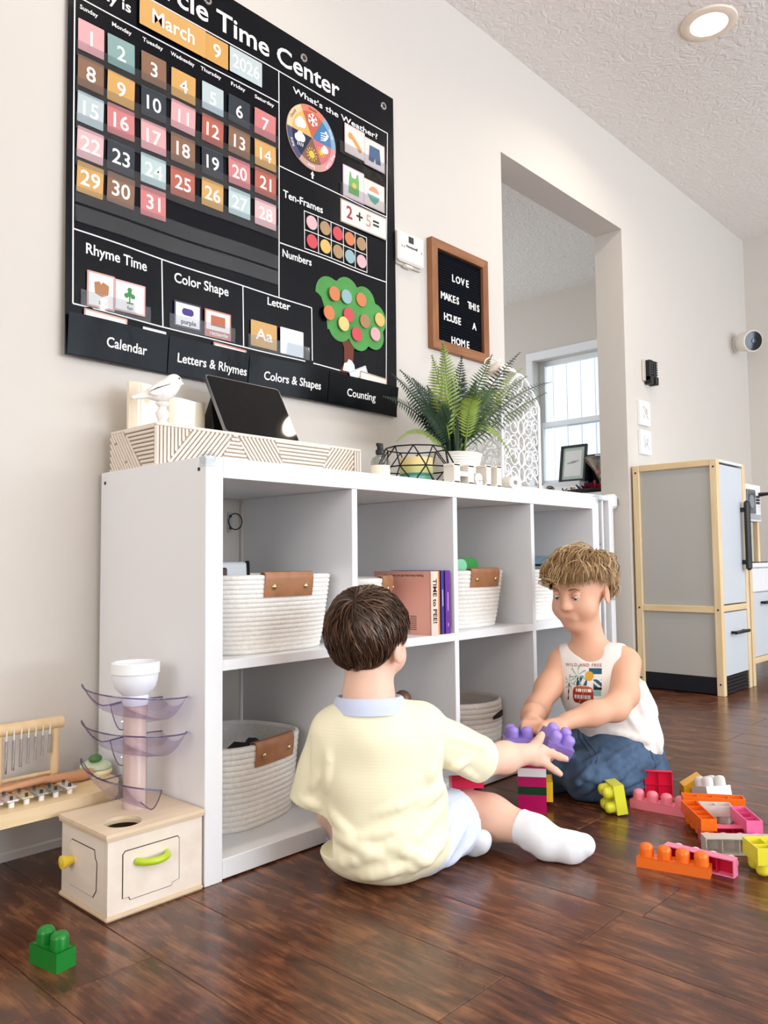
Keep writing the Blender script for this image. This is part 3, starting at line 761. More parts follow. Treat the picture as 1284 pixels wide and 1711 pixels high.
for a in (('Circle Time Center', 0.075, 0.725, 1.936, 0.052, 0.018), ('Today is', -0.075, 0.062, 1.842, 0.026, 0.04),
          ("What's the Weather?", 0.545, 0.885, 1.862, 0.017, 0.03), ('Ten-Frames', 0.508, 0.652, 1.556, 0.021, 0.03), ('Numbers', 0.505, 0.606, 1.392, 0.021, 0.03),
          ('Rhyme Time', -0.042, 0.106, 1.247, 0.024, 0.03), ('Color Shape', 0.180, 0.332, 1.243, 0.024, 0.03), ('Letter', 0.455, 0.530, 1.250, 0.021, 0.03),
          ('Sunday', -0.060, -0.018, 1.783, 0.010, 0.03), ('Monday', 0.016, 0.064, 1.783, 0.010, 0.03), ('Tuesday', 0.092, 0.145, 1.785, 0.010, 0.03), ('Wednesday', 0.166, 0.232, 1.786, 0.010, 0.03),
          ('Thursday', 0.250, 0.310, 1.788, 0.010, 0.03), ('Friday', 0.340, 0.384, 1.788, 0.010, 0.03), ('Saturday', 0.414, 0.478, 1.786, 0.010, 0.03)):
    lettering(*a)
# white printed rules
m = MB()
def rule(x0, z0, x1, z1, w=0.0030, n=14):
    dx, dz = x1-x0, z1-z0; L = math.hypot(dx, dz); nx, nz = -dz/L*w/2, dx/L*w/2; vs = []
    for i in range(n+1):
        u = i/n; x = x0+dx*u; z = z0+dz*u
        for s_ in (1, -1): vs.append((x+nx*s_, ysurf(x, z)-0.0026, z+nz*s_))
    m.add(vs, [(2*i, 2*i+1, 2*i+3, 2*i+2) for i in range(n)])
rule(-0.072, 1.892, 0.930, 1.892); rule(-0.072, 1.892, -0.070, 1.120); rule(0.930, 1.892, 0.908, 1.108)
rule(-0.072, 1.803, 0.496, 1.803); rule(0.496, 1.892, 0.493, 1.268)
rule(-0.072, 1.283, 0.493, 1.268); rule(0.493, 1.268, 0.604, 1.265); rule(0.604, 1.265, 0.604, 1.118)
rule(-0.070, 1.120, 0.908, 1.108); rule(0.146, 1.277, 0.150, 1.118); rule(0.376, 1.270, 0.380, 1.114)
rule(0.496, 1.628, 0.922, 1.624); rule(0.496, 1.418, 0.916, 1.418)
for i in range(6): rule(0.583+0.0501*i, 1.533, 0.583+0.0501*i, 1.427, 0.0022)
for z in (1.533, 1.480, 1.427): rule(0.582, z, 0.8345, z, 0.0022)
m.build('printed_rules', M_ink, chart)
# hanging grommets
M_grom = mat('grommet_metal', '#c8c6c0', rough=0.25, metal=0.9)
for x in (-0.04, 0.27, 0.588, 0.914):
    m = MB(); m.lathe([(0.006, 0), (0.006, 0.002), (0.011, 0.002), (0.012, 0)], n=20, M=Matrix.Translation((x, ysurf(x, 1.973)-0.002, 1.973)) @ Matrix.Rotation(R(90), 4, 'X'), closed=True); m.build('grommet', M_grom, chart, smooth=40)
    m = MB(); m.ball((x, ysurf(x, 1.973)-0.003, 1.973), 0.004, 10, 6); m.build('hanging_pin', mat('pin_dark', '#3a3632', rough=0.4), chart)
# clear pocket strips over the calendar rows and word rows
for z in (1.668, 1.586, 1.505, 1.424, 1.342, 1.300):
    m = MB(); m.add(*sheet(-0.068, 0.488, z, z+0.036, 0.0068, 0.0004, 20, 2)); m.build('pocket_strip', M_film, chart, smooth=50)
for (x0, x1, z) in ((-0.055, 0.115, 1.118), (0.165, 0.350, 1.118), (0.392, 0.590, 1.115), (0.72, 0.918, 1.752), (0.72, 0.915, 1.628)):
    m = MB(); m.add(*sheet(x0, x1, z, z+0.036, 0.0070, 0.0004, 8, 2)); m.build('pocket_strip', M_film, chart, smooth=50)
# four dark storage pockets along the bottom with their titles
px = [CX0+0.002, 0.160, 0.392, 0.660, CX1-0.002]
for i, (txt, x0, x1) in enumerate((('Calendar', 0.003, 0.104), ('Letters & Rhymes', 0.185, 0.386), ('Colors & Shapes', 0.440, 0.630), ('Counting', 0.735, 0.852))):
    m = MB(); vs, fs = sheet(px[i]+0.0015, px[i+1]-0.0015, CZ0+0.003, 1.098, 0.001, 0.002, 12, 5)
    vs = [(v[0], v[1]-0.010*max(0, (v[2]-CZ0)/0.09), v[2]) for v in vs]; m.add(vs, fs)
    po = m.build('storage_pocket', M_pvc2, chart, smooth=50)
    vs, fs, x, z = fit(txt, x0, x1, 1.050, 0.022, 0.03); m = MB()
    m.add([(x+v[0], ysurf(x+v[0], z+v[1])-0.0038-0.010*max(0, (z+v[1]-CZ0)/0.09)-0.0004, z+v[1]) for v in vs], fs)
    m.build('lettering', M_ink, po)
# weather wheel
WX, WZ, WR = 0.612, 1.750, 0.091
wyc = ysurf(WX, WZ)-0.006
wheel = MB(); wheel.prism(circle(WR, 60), 0, 0.0025, M=wall_frame(WX, wyc+0.0025, WZ)); wheel = wheel.build('weather_wheel', mat('wheel_card', '#d8b7a4', rough=0.5), chart, label='round six-coloured weather wheel')
def sector(a0, a1, r0, r1, n=10): return [(r0*math.cos(R(a0+(a1-a0)*i/n)), r0*math.sin(R(a0+(a1-a0)*i/n))) for i in range(n+1)] + [(r1*math.cos(R(a1+(a0-a1)*i/n)), r1*math.sin(R(a1+(a0-a1)*i/n))) for i in range(n+1)]
WF = wall_frame(WX, wyc, WZ)
secs = [(58, 118, '#bf5d42', '#d77b66', 'Snowy'), (-2, 58, '#3f78a6', '#7fa6c0', 'Windy'), (-62, -2, '#c96a72', '#d98f92', 'Partly Cloudy'),
        (-122, -62, '#7d5a43', '#c2998d', 'Sunny'), (-182, -122, '#141d3e', '#454a70', 'Rainy'), (118, 178, '#e3ad62', '#e8c598', 'Cloudy')]
for (a0, a1, c, c2, word) in secs:
    m = MB(); m.prism([(0.001*math.cos(R(a0)), 0.001*math.sin(R(a0)))] + sector(a0, a1, WR*0.80, WR*0.80)[:11], 0, 0.0006, M=WF); m.build('wheel_sector', mat('sec'+c, c, rough=0.5), wheel)
    m = MB(); m.prism(sector(a0, a1, WR*0.80, WR*0.99), 0, 0.0005, M=WF); m.build('wheel_rim', mat('rim'+c2, c2, rough=0.5), wheel)
    am = (a0+a1)/2; vs, fs = text_geo(word, 0.011, bold=0.01)
    m = MB(); m.add(vs, fs, WF @ Matrix.Rotation(R(am-90), 4, 'Z') @ Matrix.Translation((0, WR*0.895, 0.0009))); m.build('lettering', mat('rimink', '#4a3a3a', rough=0.6) if word in ('Snowy', 'Cloudy') else M_ink, wheel)
def icon(polys, name, material, parent, frame, h=0.0011):
    m = MB()
    for i_, p in enumerate(polys): m.prism(p, h-0.0003, h+0.00012*i_, M=frame)
    return m.build(name, material, parent)
def bar(x0, y0, x1, y1, w):
    dx, dy = x1-x0, y1-y0; L = math.hypot(dx, dy); nx, ny = -dy/L*w/2, dx/L*w/2
    return [(x0+nx, y0+ny), (x0-nx, y0-ny), (x1-nx, y1-ny), (x1+nx, y1+ny)]
def cloud(cx, cy, s): return [circle(0.010*s, 14, cx-0.007*s, cy), circle(0.011*s, 14, cx+0.005*s, cy+0.003*s), circle(0.009*s, 14, cx, cy+0.009*s)]
a = R(88); cx, cy = 0.052*math.cos(a), 0.052*math.sin(a); fl = []
for k in range(6):
    an = R(30+60*k); ex, ey = cx+0.019*math.cos(an), cy+0.019*math.sin(an); fl.append(bar(cx, cy, ex, ey, 0.003))
    for s_ in (-1, 1):
        mx_, my_ = cx+0.012*math.cos(an), cy+0.012*math.sin(an); fl.append(bar(mx_, my_, mx_+0.007*math.cos(an+s_*0.9), my_+0.007*math.sin(an+s_*0.9), 0.0025))
icon(fl, 'snowflake', M_ink, wheel, WF)
a = R(28); cx, cy = 0.05*math.cos(a), 0.05*math.sin(a); wl = []
for k, (o, ln) in enumerate(((0.010, 0.020), (0.003, 0.026), (-0.004, 0.022), (-0.011, 0.016))):
    wl.append(bar(cx-0.012, cy+o-0.006, cx-0.012+ln, cy+o-0.002, 0.0028))
    wl.append(circle(0.0045, 12, cx-0.012+ln, cy+o+0.001))
icon(wl, 'wind_lines', M_ink, wheel, WF)
M_sun = mat('sun_yellow', '#f0bf45', rough=0.5)
def sun(cx, cy, r):
    return [circle(r, 18, cx, cy)] + [bar(cx+r*1.25*math.cos(R(30*k)), cy+r*1.25*math.sin(R(30*k)), cx+r*1.9*math.cos(R(30*k)), cy+r*1.9*math.sin(R(30*k)), 0.0025) for k in range(12)]
a = R(-92); icon(sun(0.048*math.cos(a), 0.048*math.sin(a), 0.0105), 'sun', M_sun, wheel, WF)
a = R(-32); icon(sun(0.048*math.cos(a)-0.006, 0.048*math.sin(a)-0.003, 0.008), 'sun', M_sun, wheel, WF); icon(cloud(0.048*math.cos(a)+0.006, 0.048*math.sin(a)+0.005, 0.85), 'cloud', M_ink, wheel, WF, 0.0015)
a = R(-152); c0 = (0.05*math.cos(a), 0.05*math.sin(a)); icon(cloud(c0[0], c0[1]+0.006, 1.15) + [bar(c0[0]-0.008+0.006*k, c0[1]-0.006, c0[0]-0.010+0.006*k, c0[1]-0.016, 0.002) for k in range(4)], 'rain_cloud', M_ink, wheel, WF)
a = R(148); icon(cloud(0.05*math.cos(a), 0.05*math.sin(a)-0.003, 1.2), 'cloud', M_ink, wheel, WF)
icon([[(x, z) for x, z in ((-0.007, -0.010), (0, 0.002), (0.007, -0.010), (0.003, -0.009), (0.003, -0.02), (-0.003, -0.02), (-0.003, -0.009))]], 'pointer_arrow', M_ink, chart, wall_frame(0.615, ysurf(0.615, 1.65)-0.002, 1.655))
m = MB(); m.ball((WX, wyc-0.001, WZ), (0.003, 0.002, 0.003), 10, 6); m.build('hub', M_grom, wheel)

# the felt tree
tree = []
lob = [(0.672, 1.318, 0.052), (0.655, 1.262, 0.044), (0.742, 1.336, 0.050), (0.812, 1.330, 0.046), (0.858, 1.290, 0.046), (0.852, 1.238, 0.042), (0.790, 1.225, 0.044), (0.712, 1.238, 0.045)]
C0 = (0.755, 1.285)
for i in range(96):      # outline of the union of lobes, seen from the centre
    an = 2*math.pi*i/96; dx, dz = math.cos(an), math.sin(an); best = 0.03
    for (lx, lz, lr) in lob:
        ox, oz = C0[0]-lx, C0[1]-lz; bq = ox*dx+oz*dz; cq = ox*ox+oz*oz-lr*lr; disc = bq*bq-cq
        if disc > 0: best = max(best, -bq+math.sqrt(disc))
    tree.append((C0[0]+dx*best, C0[1]+dz*best))
m = MB(); yt = ysurf(*C0)-0.008; k = len(tree)
m.add([(C0[0], yt, C0[1])] + [(x, yt, z) for x, z in tree] + [(x, yt+0.003, z) for x, z in tree], [(0, 1+i, 1+(i+1) % k) for i in range(k)] + [(1+i, 1+k+i, 1+k+(i+1) % k, 1+(i+1) % k) for i in range(k)])
m.build('tree_crown', mat('felt_green', '#4f9449', rough=0.75, var=0.15, vscale=9), chart, label='green felt tree crown')
m = MB(); m.prism([(0.715, 1.205), (0.795, 1.205), (0.768, 1.180), (0.765, 1.135), (0.780, 1.108), (0.712, 1.108), (0.730, 1.135), (0.730, 1.180)], 0, 0.002, M=wall_frame(0, ysurf(0.75, 1.15)-0.003, 0)); m.build('tree_trunk', mat('felt_brown', '#6b3424', rough=0.75), chart, label='brown felt tree trunk')
icon([[(0.722, 1.112), (0.772, 1.112), (0.768, 1.135), (0.757, 1.146), (0.745, 1.148), (0.740, 1.138), (0.728, 1.134)]], 'number_tag', M_ink, chart, wall_frame(0, ysurf(0.75, 1.12)-0.0055, 0))

# counting discs
DC = {'pale pink': '#dcb0b4', 'tan': '#a98a63', 'red': '#cb4a52', 'orange': '#cf7c4e', 'yellow': '#ddb467', 'pale blue': '#8fb0b4', 'brown': '#a67d58', 'blush': '#d9a6a8', 'light yellow': '#e3c67e'}
disc_me = {}
def disc(col, x, z, r, lab, grp, off=0.0035):
    y = ysurf(x, z)-off
    if (col, r) not in disc_me:
        q = MB(); q.prism(circle(r, 26), 0, 0.002, M=WALLF); disc_me[(col, r)] = q.mesh('counting_disc')
    link('counting_disc', disc_me[(col, r)], mat('disc_'+col, DC[col], rough=0.6), label=lab, cat='disc', group=grp, loc=(x, y, z))
pos = ['first', 'second', 'third', 'fourth', 'fifth']
for rname, z, cols in (('top', 1.506, ('pale pink', 'tan', 'red', 'orange', 'tan')), ('bottom', 1.453, ('red', 'yellow', 'tan', 'pale blue', 'pale pink'))):
    for i, c in enumerate(cols): disc(c, 0.608+0.0501*i, z, 0.0195, '%s counting disc, %s in the %s row of the ten-frame' % (c, pos[i], rname), 'ten-frame counting discs')
for (c, x, z, lab) in (('orange', 0.683, 1.322, 'orange disc high on the left of the felt tree'), ('pale blue', 0.733, 1.326, 'pale blue disc near the top of the felt tree'), ('orange', 0.796, 1.333, 'orange disc high on the right of the felt tree'),
        ('orange', 0.660, 1.262, 'orange disc low on the left of the felt tree'), ('red', 0.742, 1.275, 'red disc in the middle of the felt tree'), ('brown', 0.810, 1.272, 'brown disc right of centre on the felt tree'), ('yellow', 0.873, 1.290, 'yellow disc at the right edge of the felt tree'),
        ('light yellow', 0.720, 1.244, 'light yellow disc left of centre on the felt tree'), ('red', 0.775, 1.226, 'red disc at the bottom of the felt tree'), ('blush', 0.853, 1.242, 'blush pink disc low on the right of the felt tree')):
    disc(c, x, z, 0.0205, lab, 'discs on the felt tree', off=0.0125)

# calendar cards
CCOL = {'pink': '#e0a3a4', 'teal': '#83a19e', 'brown': '#86624a', 'mustard': '#cf9f5b', 'pale blue': '#bac7c9', 'charcoal': '#272e37', 'rose': '#cc7b7c', 'terracotta': '#b15f4e', 'light pink': '#e3b4b3', 'pale teal': '#b7cac8'}
seq = ['pink', 'teal', 'brown', 'mustard', 'pale blue', 'charcoal', 'rose', 'brown', 'mustard', 'charcoal', 'pink', 'terracotta', 'brown', 'mustard', 'pale blue', 'rose', 'pink', 'brown', 'charcoal', 'rose', 'terracotta',
       'light pink', 'charcoal', 'pale teal', 'terracotta', 'mustard', 'pale teal', 'light pink', 'mustard', 'brown', 'rose']
cx0 = [-0.064, 0.005, 0.088, 0.167, 0.253, 0.330, 0.411]; cw = [0.060, 0.066, 0.065, 0.067, 0.063, 0.067, 0.070]
rz = [1.754, 1.673, 1.593, 1.513, 1.434]
days = ['Sunday', 'Monday', 'Tuesday', 'Wednesday', 'Thursday', 'Friday', 'Saturday']
M_card_edge = mat('card_number_white', '#f4f1ec', rough=0.6)
rc = random.Random(5)
def card(name, label, cat, x, z, w, h, col, txt=None, cap=0.03, tw=None, grp=None, tcol=None, border=None, off=0.0048, tilt=0.0):
    """a card whose upper left corner is at x, z"""
    y = ysurf(x+w/2, z-h/2)-off
    t = thing(name, label, cat, (x+w/2, y, z-h/2), 0, grp)
    rot = Matrix.Rotation(R(tilt), 4, 'Z')
    fr = Matrix.Translation((x+w/2, y, z-h/2)) @ WALLF @ rot
    q = MB(); q.prism(rrect(w, h, 0.002, 2), 0, 0.0006, M=fr); q.build('card', mat('card_'+(border or col), border or col, rough=0.45), t)
    if border:
        q = MB(); q.prism(rrect(w-0.008, h-0.008, 0.001, 2), 0.0006, 0.0008, M=fr); q.build('face', mat('card_'+col, col, rough=0.45), t)
    if txt:
        vs, fs = text_geo(txt, cap/0.72, bold=0.012)
        xs = [v[0] for v in vs]; ys = [v[1] for v in vs]; k = 1.0 if tw is None else tw/(max(xs)-min(xs)); mx_, my_ = (max(xs)+min(xs))/2, (max(ys)+min(ys))/2
        q = MB(); q.add([((v[0]-mx_)*k, v[1]-my_, 0.0011) for v in vs], fs, fr); q.build('numeral' if txt.isdigit() else 'lettering', mat('cardink_'+tcol, tcol, rough=0.6) if tcol else M_card_edge, t)
    return t, fr
for d in range(31):
    c_, r_ = d % 7, d//7; col = seq[d]
    card('calendar_card', '%s calendar card numbered %d in the %s column' % (col, d+1, days[c_]), 'card', cx0[c_], rz[r_]+rc.uniform(-0.002, 0.003), cw[c_], 0.069, CCOL[col], str(d+1), 0.034, grp='calendar number cards', tilt=rc.uniform(-1.5, 1.0))
card('calendar_card', 'mustard card reading March above the calendar', 'card', 0.080, 1.884, 0.180, 0.070, CCOL['mustard'], 'March', 0.036, 0.115, 'calendar header cards', off=0.009)
card('calendar_card', 'mustard card reading 9 beside the March card', 'card', 0.262, 1.884, 0.068, 0.067, '#cc9a55', '9', 0.036, None, 'calendar header cards')
card('calendar_card', 'pale blue card reading 2026 above the calendar', 'card', 0.334, 1.884, 0.103, 0.066, CCOL['pale blue'], '2026', 0.036, 0.085, 'calendar header cards')
# clothes cards by the weather wheel
LP = '#eadcd6'; PK = '#e6c7c4'
t, fr = card('clothes_card', 'card with orange sandals beside weather wheel', 'card', 0.742, 1.850, 0.084, 0.088, LP, grp='clothes picture cards', border=PK)
icon([circle(0.010, 14, -0.018, 0.012), bar(-0.010, 0.010, 0.022, -0.018, 0.014), circle(0.008, 12, 0.02, -0.018)], 'sandal', mat('sandal', '#d99a55', rough=0.6), t, fr)
t, fr = card('clothes_card', 'card with blue denim shorts beside weather wheel', 'card', 0.824, 1.841, 0.089, 0.085, LP, grp='clothes picture cards', border=PK)
icon([[(-0.022, 0.024), (0.022, 0.024), (0.027, -0.024), (0.006, -0.026), (0.001, -0.010), (-0.005, -0.026), (-0.026, -0.024)]], 'shorts', mat('denim_print', '#4d6485', rough=0.7), t, fr)
t, fr = card('clothes_card', 'card with green tank top below sandals card', 'card', 0.733, 1.722, 0.088, 0.094, '#ecd9da', grp='clothes picture cards', border='#d9bcc4')
icon([[(-0.016, 0.034), (-0.012, 0.034), (-0.008, 0.018), (0.008, 0.018), (0.014, 0.034), (0.018, 0.034), (0.022, 0.010), (0.021, -0.032), (-0.022, -0.032), (-0.020, 0.008)]], 'tank_top', mat('tank_green', '#6fae62', rough=0.7), t, fr)
icon([circle(0.009, 14, 0.002, -0.004)], 'emblem', mat('tank_yellow', '#d8b75c', rough=0.7), t, fr, 0.0014)
t, fr = card('clothes_card', 'card with peach and green sun hat below shorts card', 'card', 0.818, 1.713, 0.093, 0.082, '#ecdcd2', grp='clothes picture cards', border='#d9c6b8')
icon([[(0.024*math.cos(R(a_)), 0.024*math.sin(R(a_))+0.002) for a_ in range(0, 181, 15)]], 'hat_crown', mat('hat_peach', '#d99a78', rough=0.7), t, fr)
icon([[(-0.034, 0.002), (0.026, 0.002), (0.020, -0.014), (0.004, -0.028), (-0.016, -0.020)]], 'hat_brim', mat('hat_green', '#6ba893', rough=0.7), t, fr)
icon([[(-0.036, 0.008), (0.026, 0.008), (0.026, -0.002), (-0.032, -0.002)]], 'hat_band', M_ink, t, fr, 0.0014)
t, fr = card('sum_card', 'white card with the sum 2 plus 5', 'card', 0.722, 1.617, 0.196, 0.070, '#e9e2d8', border='#a8978a', off=0.006)
for (s_, dx, c) in (('2', -0.062, '#a03440'), ('+', -0.020, '#1f1f22'), ('5', 0.018, '#c9a294'), ('=', 0.050, '#1f1f22')):
    vs, fs = text_geo(s_, 0.052, bold=0.02); m = MB(); m.add(vs, fs, fr @ Matrix.Translation((dx, 0, 0.0012))); m.build('lettering', mat('sum'+c, c, rough=0.6), t)
# word and letter cards
PB = '#cf9a96'
t, fr = card('rhyme_card', 'card with brown box picture under Rhyme Time', 'card', -0.041, 1.200, 0.064, 0.078, '#f1ebe6', border=PB)
icon([[(-0.016, 0.016), (-0.004, 0.020), (0.0, 0.014), (0.004, 0.020), (0.018, 0.014), (0.017, -0.006), (0.003, -0.014), (-0.014, -0.008)]], 'box_picture', mat('cardboard_print', '#b07a52', rough=0.7), t, fr)
vs, fs = text_geo('box', 0.012, bold=0.01); m = MB(); m.add(vs, fs, fr @ Matrix.Translation((0.004, -0.027, 0.0012))); m.build('lettering', mat('greyink', '#555555', rough=0.6), t)
t, fr = card('rhyme_card', 'card with green fan picture under Rhyme Time', 'card', 0.023, 1.198, 0.076, 0.070, '#f1ebe6', border='#d8a9a6', off=0.0054)
icon([circle(0.006, 12, -0.001, 0.008)] + [circle(0.0055, 12, -0.001+0.009*math.cos(R(a_)), 0.008+0.009*math.sin(R(a_))) for a_ in (90, 210, 330)] + [bar(-0.001, 0.004, -0.001, -0.012, 0.003), bar(-0.008, -0.013, 0.007, -0.013, 0.003)], 'fan_picture', mat('fan_green', '#3f8a4c', rough=0.7), t, fr)
vs, fs = text_geo('fan', 0.012, bold=0.01); m = MB(); m.add(vs, fs, fr @ Matrix.Translation((0.0, -0.024, 0.0012))); m.build('lettering', MATS['greyink'], t)
t, fr = card('color_card', 'white card with purple blot under Color Shape', 'card', 0.178, 1.189, 0.074, 0.062, '#f2efee', border='#3c3550')
icon([rrect(0.032, 0.017, 0.008)], 'purple_blot', mat('purple_print', '#4a3a86', rough=0.7), t, fr @ Matrix.Translation((0, 0.008, 0)))
vs, fs = text_geo('purple', 0.016, bold=0.02); m = MB(); m.add(vs, fs, fr @ Matrix.Translation((0.002, -0.017, 0.0012))); m.build('lettering', mat('blackink', '#26242a', rough=0.6), t)
t, fr = card('shape_card', 'card with terracotta rectangle under Color Shape', 'card', 0.261, 1.187, 0.077, 0.068, '#f2ece6', border='#c4806c')
icon([rrect(0.042, 0.026, 0.001)], 'rectangle_print', mat('terracotta_print', '#b86a4c', rough=0.7), t, fr @ Matrix.Translation((0, 0.008, 0)))
icon([rrect(0.076, 0.018, 0.001)], 'name_band', MATS['card_#c4806c'], t, fr @ Matrix.Translation((0, -0.0245, 0)))
vs, fs = text_geo('rectangle', 0.0145, bold=0.02); m = MB(); m.add(vs, fs, fr @ Matrix.Translation((0.002, -0.0235, 0.0014))); m.build('lettering', M_ink, t)
card('letter_card', 'mustard card reading Aa under Letter', 'card', 0.400, 1.190, 0.085, 0.067, '#cda05e', 'Aa', 0.030, 0.055)
card('letter_card', 'pale blank card beside the Aa card', 'card', 0.492, 1.189, 0.080, 0.070, '#dfe4e6', off=0.0054)
# spare cards peeking out of the storage pockets
for (lab, x, z, w, col, bd, tl) in (('pink-edged spare card in the Calendar pocket', -0.048, 1.113, 0.10, '#efe6de', '#c9a08e', -2), ('white spare card in the Calendar pocket', 0.095, 1.106, 0.06, '#efeef0', '#d8d8dc', -1),
        ('red-edged spare card in the Letters pocket', 0.285, 1.108, 0.10, '#f0e4de', '#c07a70', -2), ('tan-edged spare card in the Counting pocket', 0.79, 1.120, 0.115, '#efe8e0', '#b99a84', -3), ('folded white paper in the Counting pocket', 0.748, 1.128, 0.075, '#dfe2e6', '#c8ccd0', 24)):
    card('spare_card', lab, 'card', x, z, w, 0.026, col, border=bd, off=0.0065, tilt=tl)

# ------------------------------------------------------------------ thermostat and letter board
t = thing('thermostat', 'white wall thermostat with small display beside the chart', 'thermostat', (1.02, YW, 1.485))
M_thermo = mat('thermostat_white', '#efeae2', rough=0.4)
m = MB(); m.box((0.962, YW-0.012, 1.492), (1.083, YW, 1.598), bev=0.003); m.build('base', mat('thermostat_base', '#d8d2c8', rough=0.5), t)
m = MB(); m.box((0.957, YW-0.026, 1.497), (1.080, YW-0.012, 1.594), bev=0.006); m.build('cover', M_thermo, t)
m = MB(); m.box((1.003, YW-0.0275, 1.562), (1.027, YW-0.0255, 1.583), bev=0.001); m.build('display', mat('lcd', '#3f4240', rough=0.2), t)
vs, fs = text_geo('Honeywell', 0.0125, bold=0.025); m = MB(); m.add(vs, fs, wall_frame(1.018, YW-0.0268, 1.549)); m.build('lettering', mat('blackink', '#26242a'), t)
for x in (0.972, 0.982, 1.066): m = MB(); m.box((x-0.0025, YW-0.0275, 1.541), (x+0.0025, YW-0.0255, 1.547), bev=0.001); m.build('button', mat('button_grey', '#8d8a86', rough=0.5), t)
m = MB(); m.box((0.995, YW-0.022, 1.486), (1.030, YW-0.006, 1.494), bev=0.002); m.build('lever', M_thermo, t)

BX0, BX1, BZ0, BZ1 = 1.122, 1.432, 1.256, 1.620
t = thing('letter_board', 'wood-framed black felt letter board with white letters', 'letter board', ((BX0+BX1)/2, YW, BZ0))
M_oak = wood('frame_oak', '#7c4d30', '#a26d45', (40, 40, 6), 0.5); M_oak2 = wood('frame_oak_rail', '#7c4d30', '#a26d45', (6, 40, 40), 0.5)
fw, fd = 0.030, 0.022
for (x0, x1) in ((BX0, BX0+fw), (BX1-fw, BX1)):
    m = MB(); s_ = 1 if x0 == BX0 else -1; xo, xi = (x0, x1) if s_ > 0 else (x1, x0)
    m.prism([(xo, BZ0), (xi, BZ0+fw), (xi, BZ1-fw), (xo, BZ1)], 0, fd, M=wall_frame(0, YW, 0)); m.build('frame_side', M_oak, t)
for (zo, zi) in ((BZ0, BZ0+fw), (BZ1, BZ1-fw)):
    m = MB(); m.prism([(BX0, zo), (BX1, zo), (BX1-fw, zi), (BX0+fw, zi)], 0, fd, M=wall_frame(0, YW, 0)); m.build('frame_rail', M_oak2, t)
m = MB(); n_ = 34; z0 = BZ0+fw; dz = (BZ1-BZ0-2*fw)/n_; vs = []; x0, x1 = BX0+fw-0.002, BX1-fw+0.002
prof = []
for i in range(n_):
    for u, o in ((0.0, 0.006), (0.12, 0.0105), (0.5, 0.012), (0.88, 0.0105)): prof.append((z0+dz*(i+u), YW-o))
prof.append((z0+dz*n_, YW-0.006)); k = len(prof)
m.add([(x0, y, z) for z, y in prof] + [(x1, y, z) for z, y in prof], [(i, i+1, k+i+1, k+i) for i in range(k-1)]); m.build('felt_panel', mat('black_felt', '#0f131a', rough=0.95, spec=0.1), t, smooth=50)
M_let = mat('letter_plastic', '#f5f4f2', rough=0.4)
for (word, xa, xb, z) in (('LOVE', 1.233, 1.330, 1.512), ('MAKES', 1.176, 1.275, 1.440), ('THIS', 1.320, 1.390, 1.440), ('HOUSE', 1.190, 1.283, 1.372), ('A', 1.345, 1.368, 1.372), ('HOME', 1.228, 1.328, 1.300)):
    for i, ch in enumerate(word):
        xx = (xa+xb)/2 if len(word) == 1 else xa+0.010+(xb-xa-0.020)*i/(len(word)-1)
        vs, fs = text_geo(ch, 0.034, bold=0.018, extrude=0.001); m = MB(); m.add([(v[0]*0.92, v[1], v[2]) for v in vs], fs, wall_frame(xx, YW-0.0135, z)); m.build('letter', M_let, t)

# ------------------------------------------------------------------ things on the wall right of the opening
t = thing('wall_mounted_holder', 'pair of black ribbed clips mounted on pale backing right of opening', 'holder', (2.73, YW, 1.42))
m = MB(); m.box((2.680, YW-0.010, 1.40), (2.715, YW, 1.50), bev=0.003); m.build('backing', mat('clip_backing', '#c9c0b2', rough=0.6), t)
for x in (2.715, 2.762):
    m = MB(); m.box((x-0.012, YW-0.034, 1.400), (x+0.012, YW, 1.500), bev=0.005); b_ = m.build('clip', M_black, t)
    m = MB(); m.box((x-0.012, YW-0.040, 1.385), (x+0.016, YW-0.004, 1.425), bev=0.004); m.build('jaw', M_black, t)
    for k in range(6):
        m = MB(); m.box((x-0.009, YW-0.0385, 1.430+0.0115*k), (x+0.009, YW-0.0335, 1.4385+0.0115*k), bev=0.0015); m.build('rib', mat('glossy_black', '#2a2d33', rough=0.15), b_)
for (z0, z1, lab, cols) in ((1.185, 1.300, 'small white tile picture with warm swirls above its twin', ('#dcc89a', '#d9b3a2', '#a9b0bb')), (1.050, 1.163, 'small white tile picture with grey lines just above toy fridge', ('#b9bec6', '#a4a9b3', '#c8ccd3'))):
    t = thing('tile_picture', lab, 'picture', (2.675, YW, z0), 0, 'small tile pictures')
    m = MB(); m.box((2.622, YW-0.016, z0), (2.728, YW, z1), bev=0.002); m.build('tile', M_trim, t)
    for k in range(6):
        rr2 = random.Random(k+int(z0*100)); a_ = rr2.uniform(0, 6); pts = [(2.675+0.030*math.cos(a_+i*0.35)*(0.4+0.1*k), YW-0.0165, (z0+z1)/2+0.036*math.sin(a_+i*0.3+k)*(0.5+0.08*k)) for i in range(9)]
        m = MB(); m.tube(pts, 0.0016, 5, flat=0.4); m.build('brush_line', mat('brush'+cols[k % 3], cols[k % 3], rough=0.6), t)
t = thing('security_camera', 'round white security camera with black face high in the corner', 'camera', (3.97, YW, 1.80))
m = MB(); m.lathe([(0, 0), (0.044, 0), (0.044, 0.008), (0.036, 0.014), (0, 0.014)], n=32, M=Matrix.Translation((3.93, YW, 1.808)) @ Matrix.Rotation(R(90), 4, 'X')); m.build('mount', M_thermo, t, smooth=40)
dirv = Vector((-0.58, -0.80, -0.20)).normalized(); q = dirv.to_track_quat('Z', 'Y').to_matrix().to_4x4(); Mx = Matrix.Translation((3.885, YW-0.085, 1.806)) @ q @ Matrix.Scale(1.35, 4)
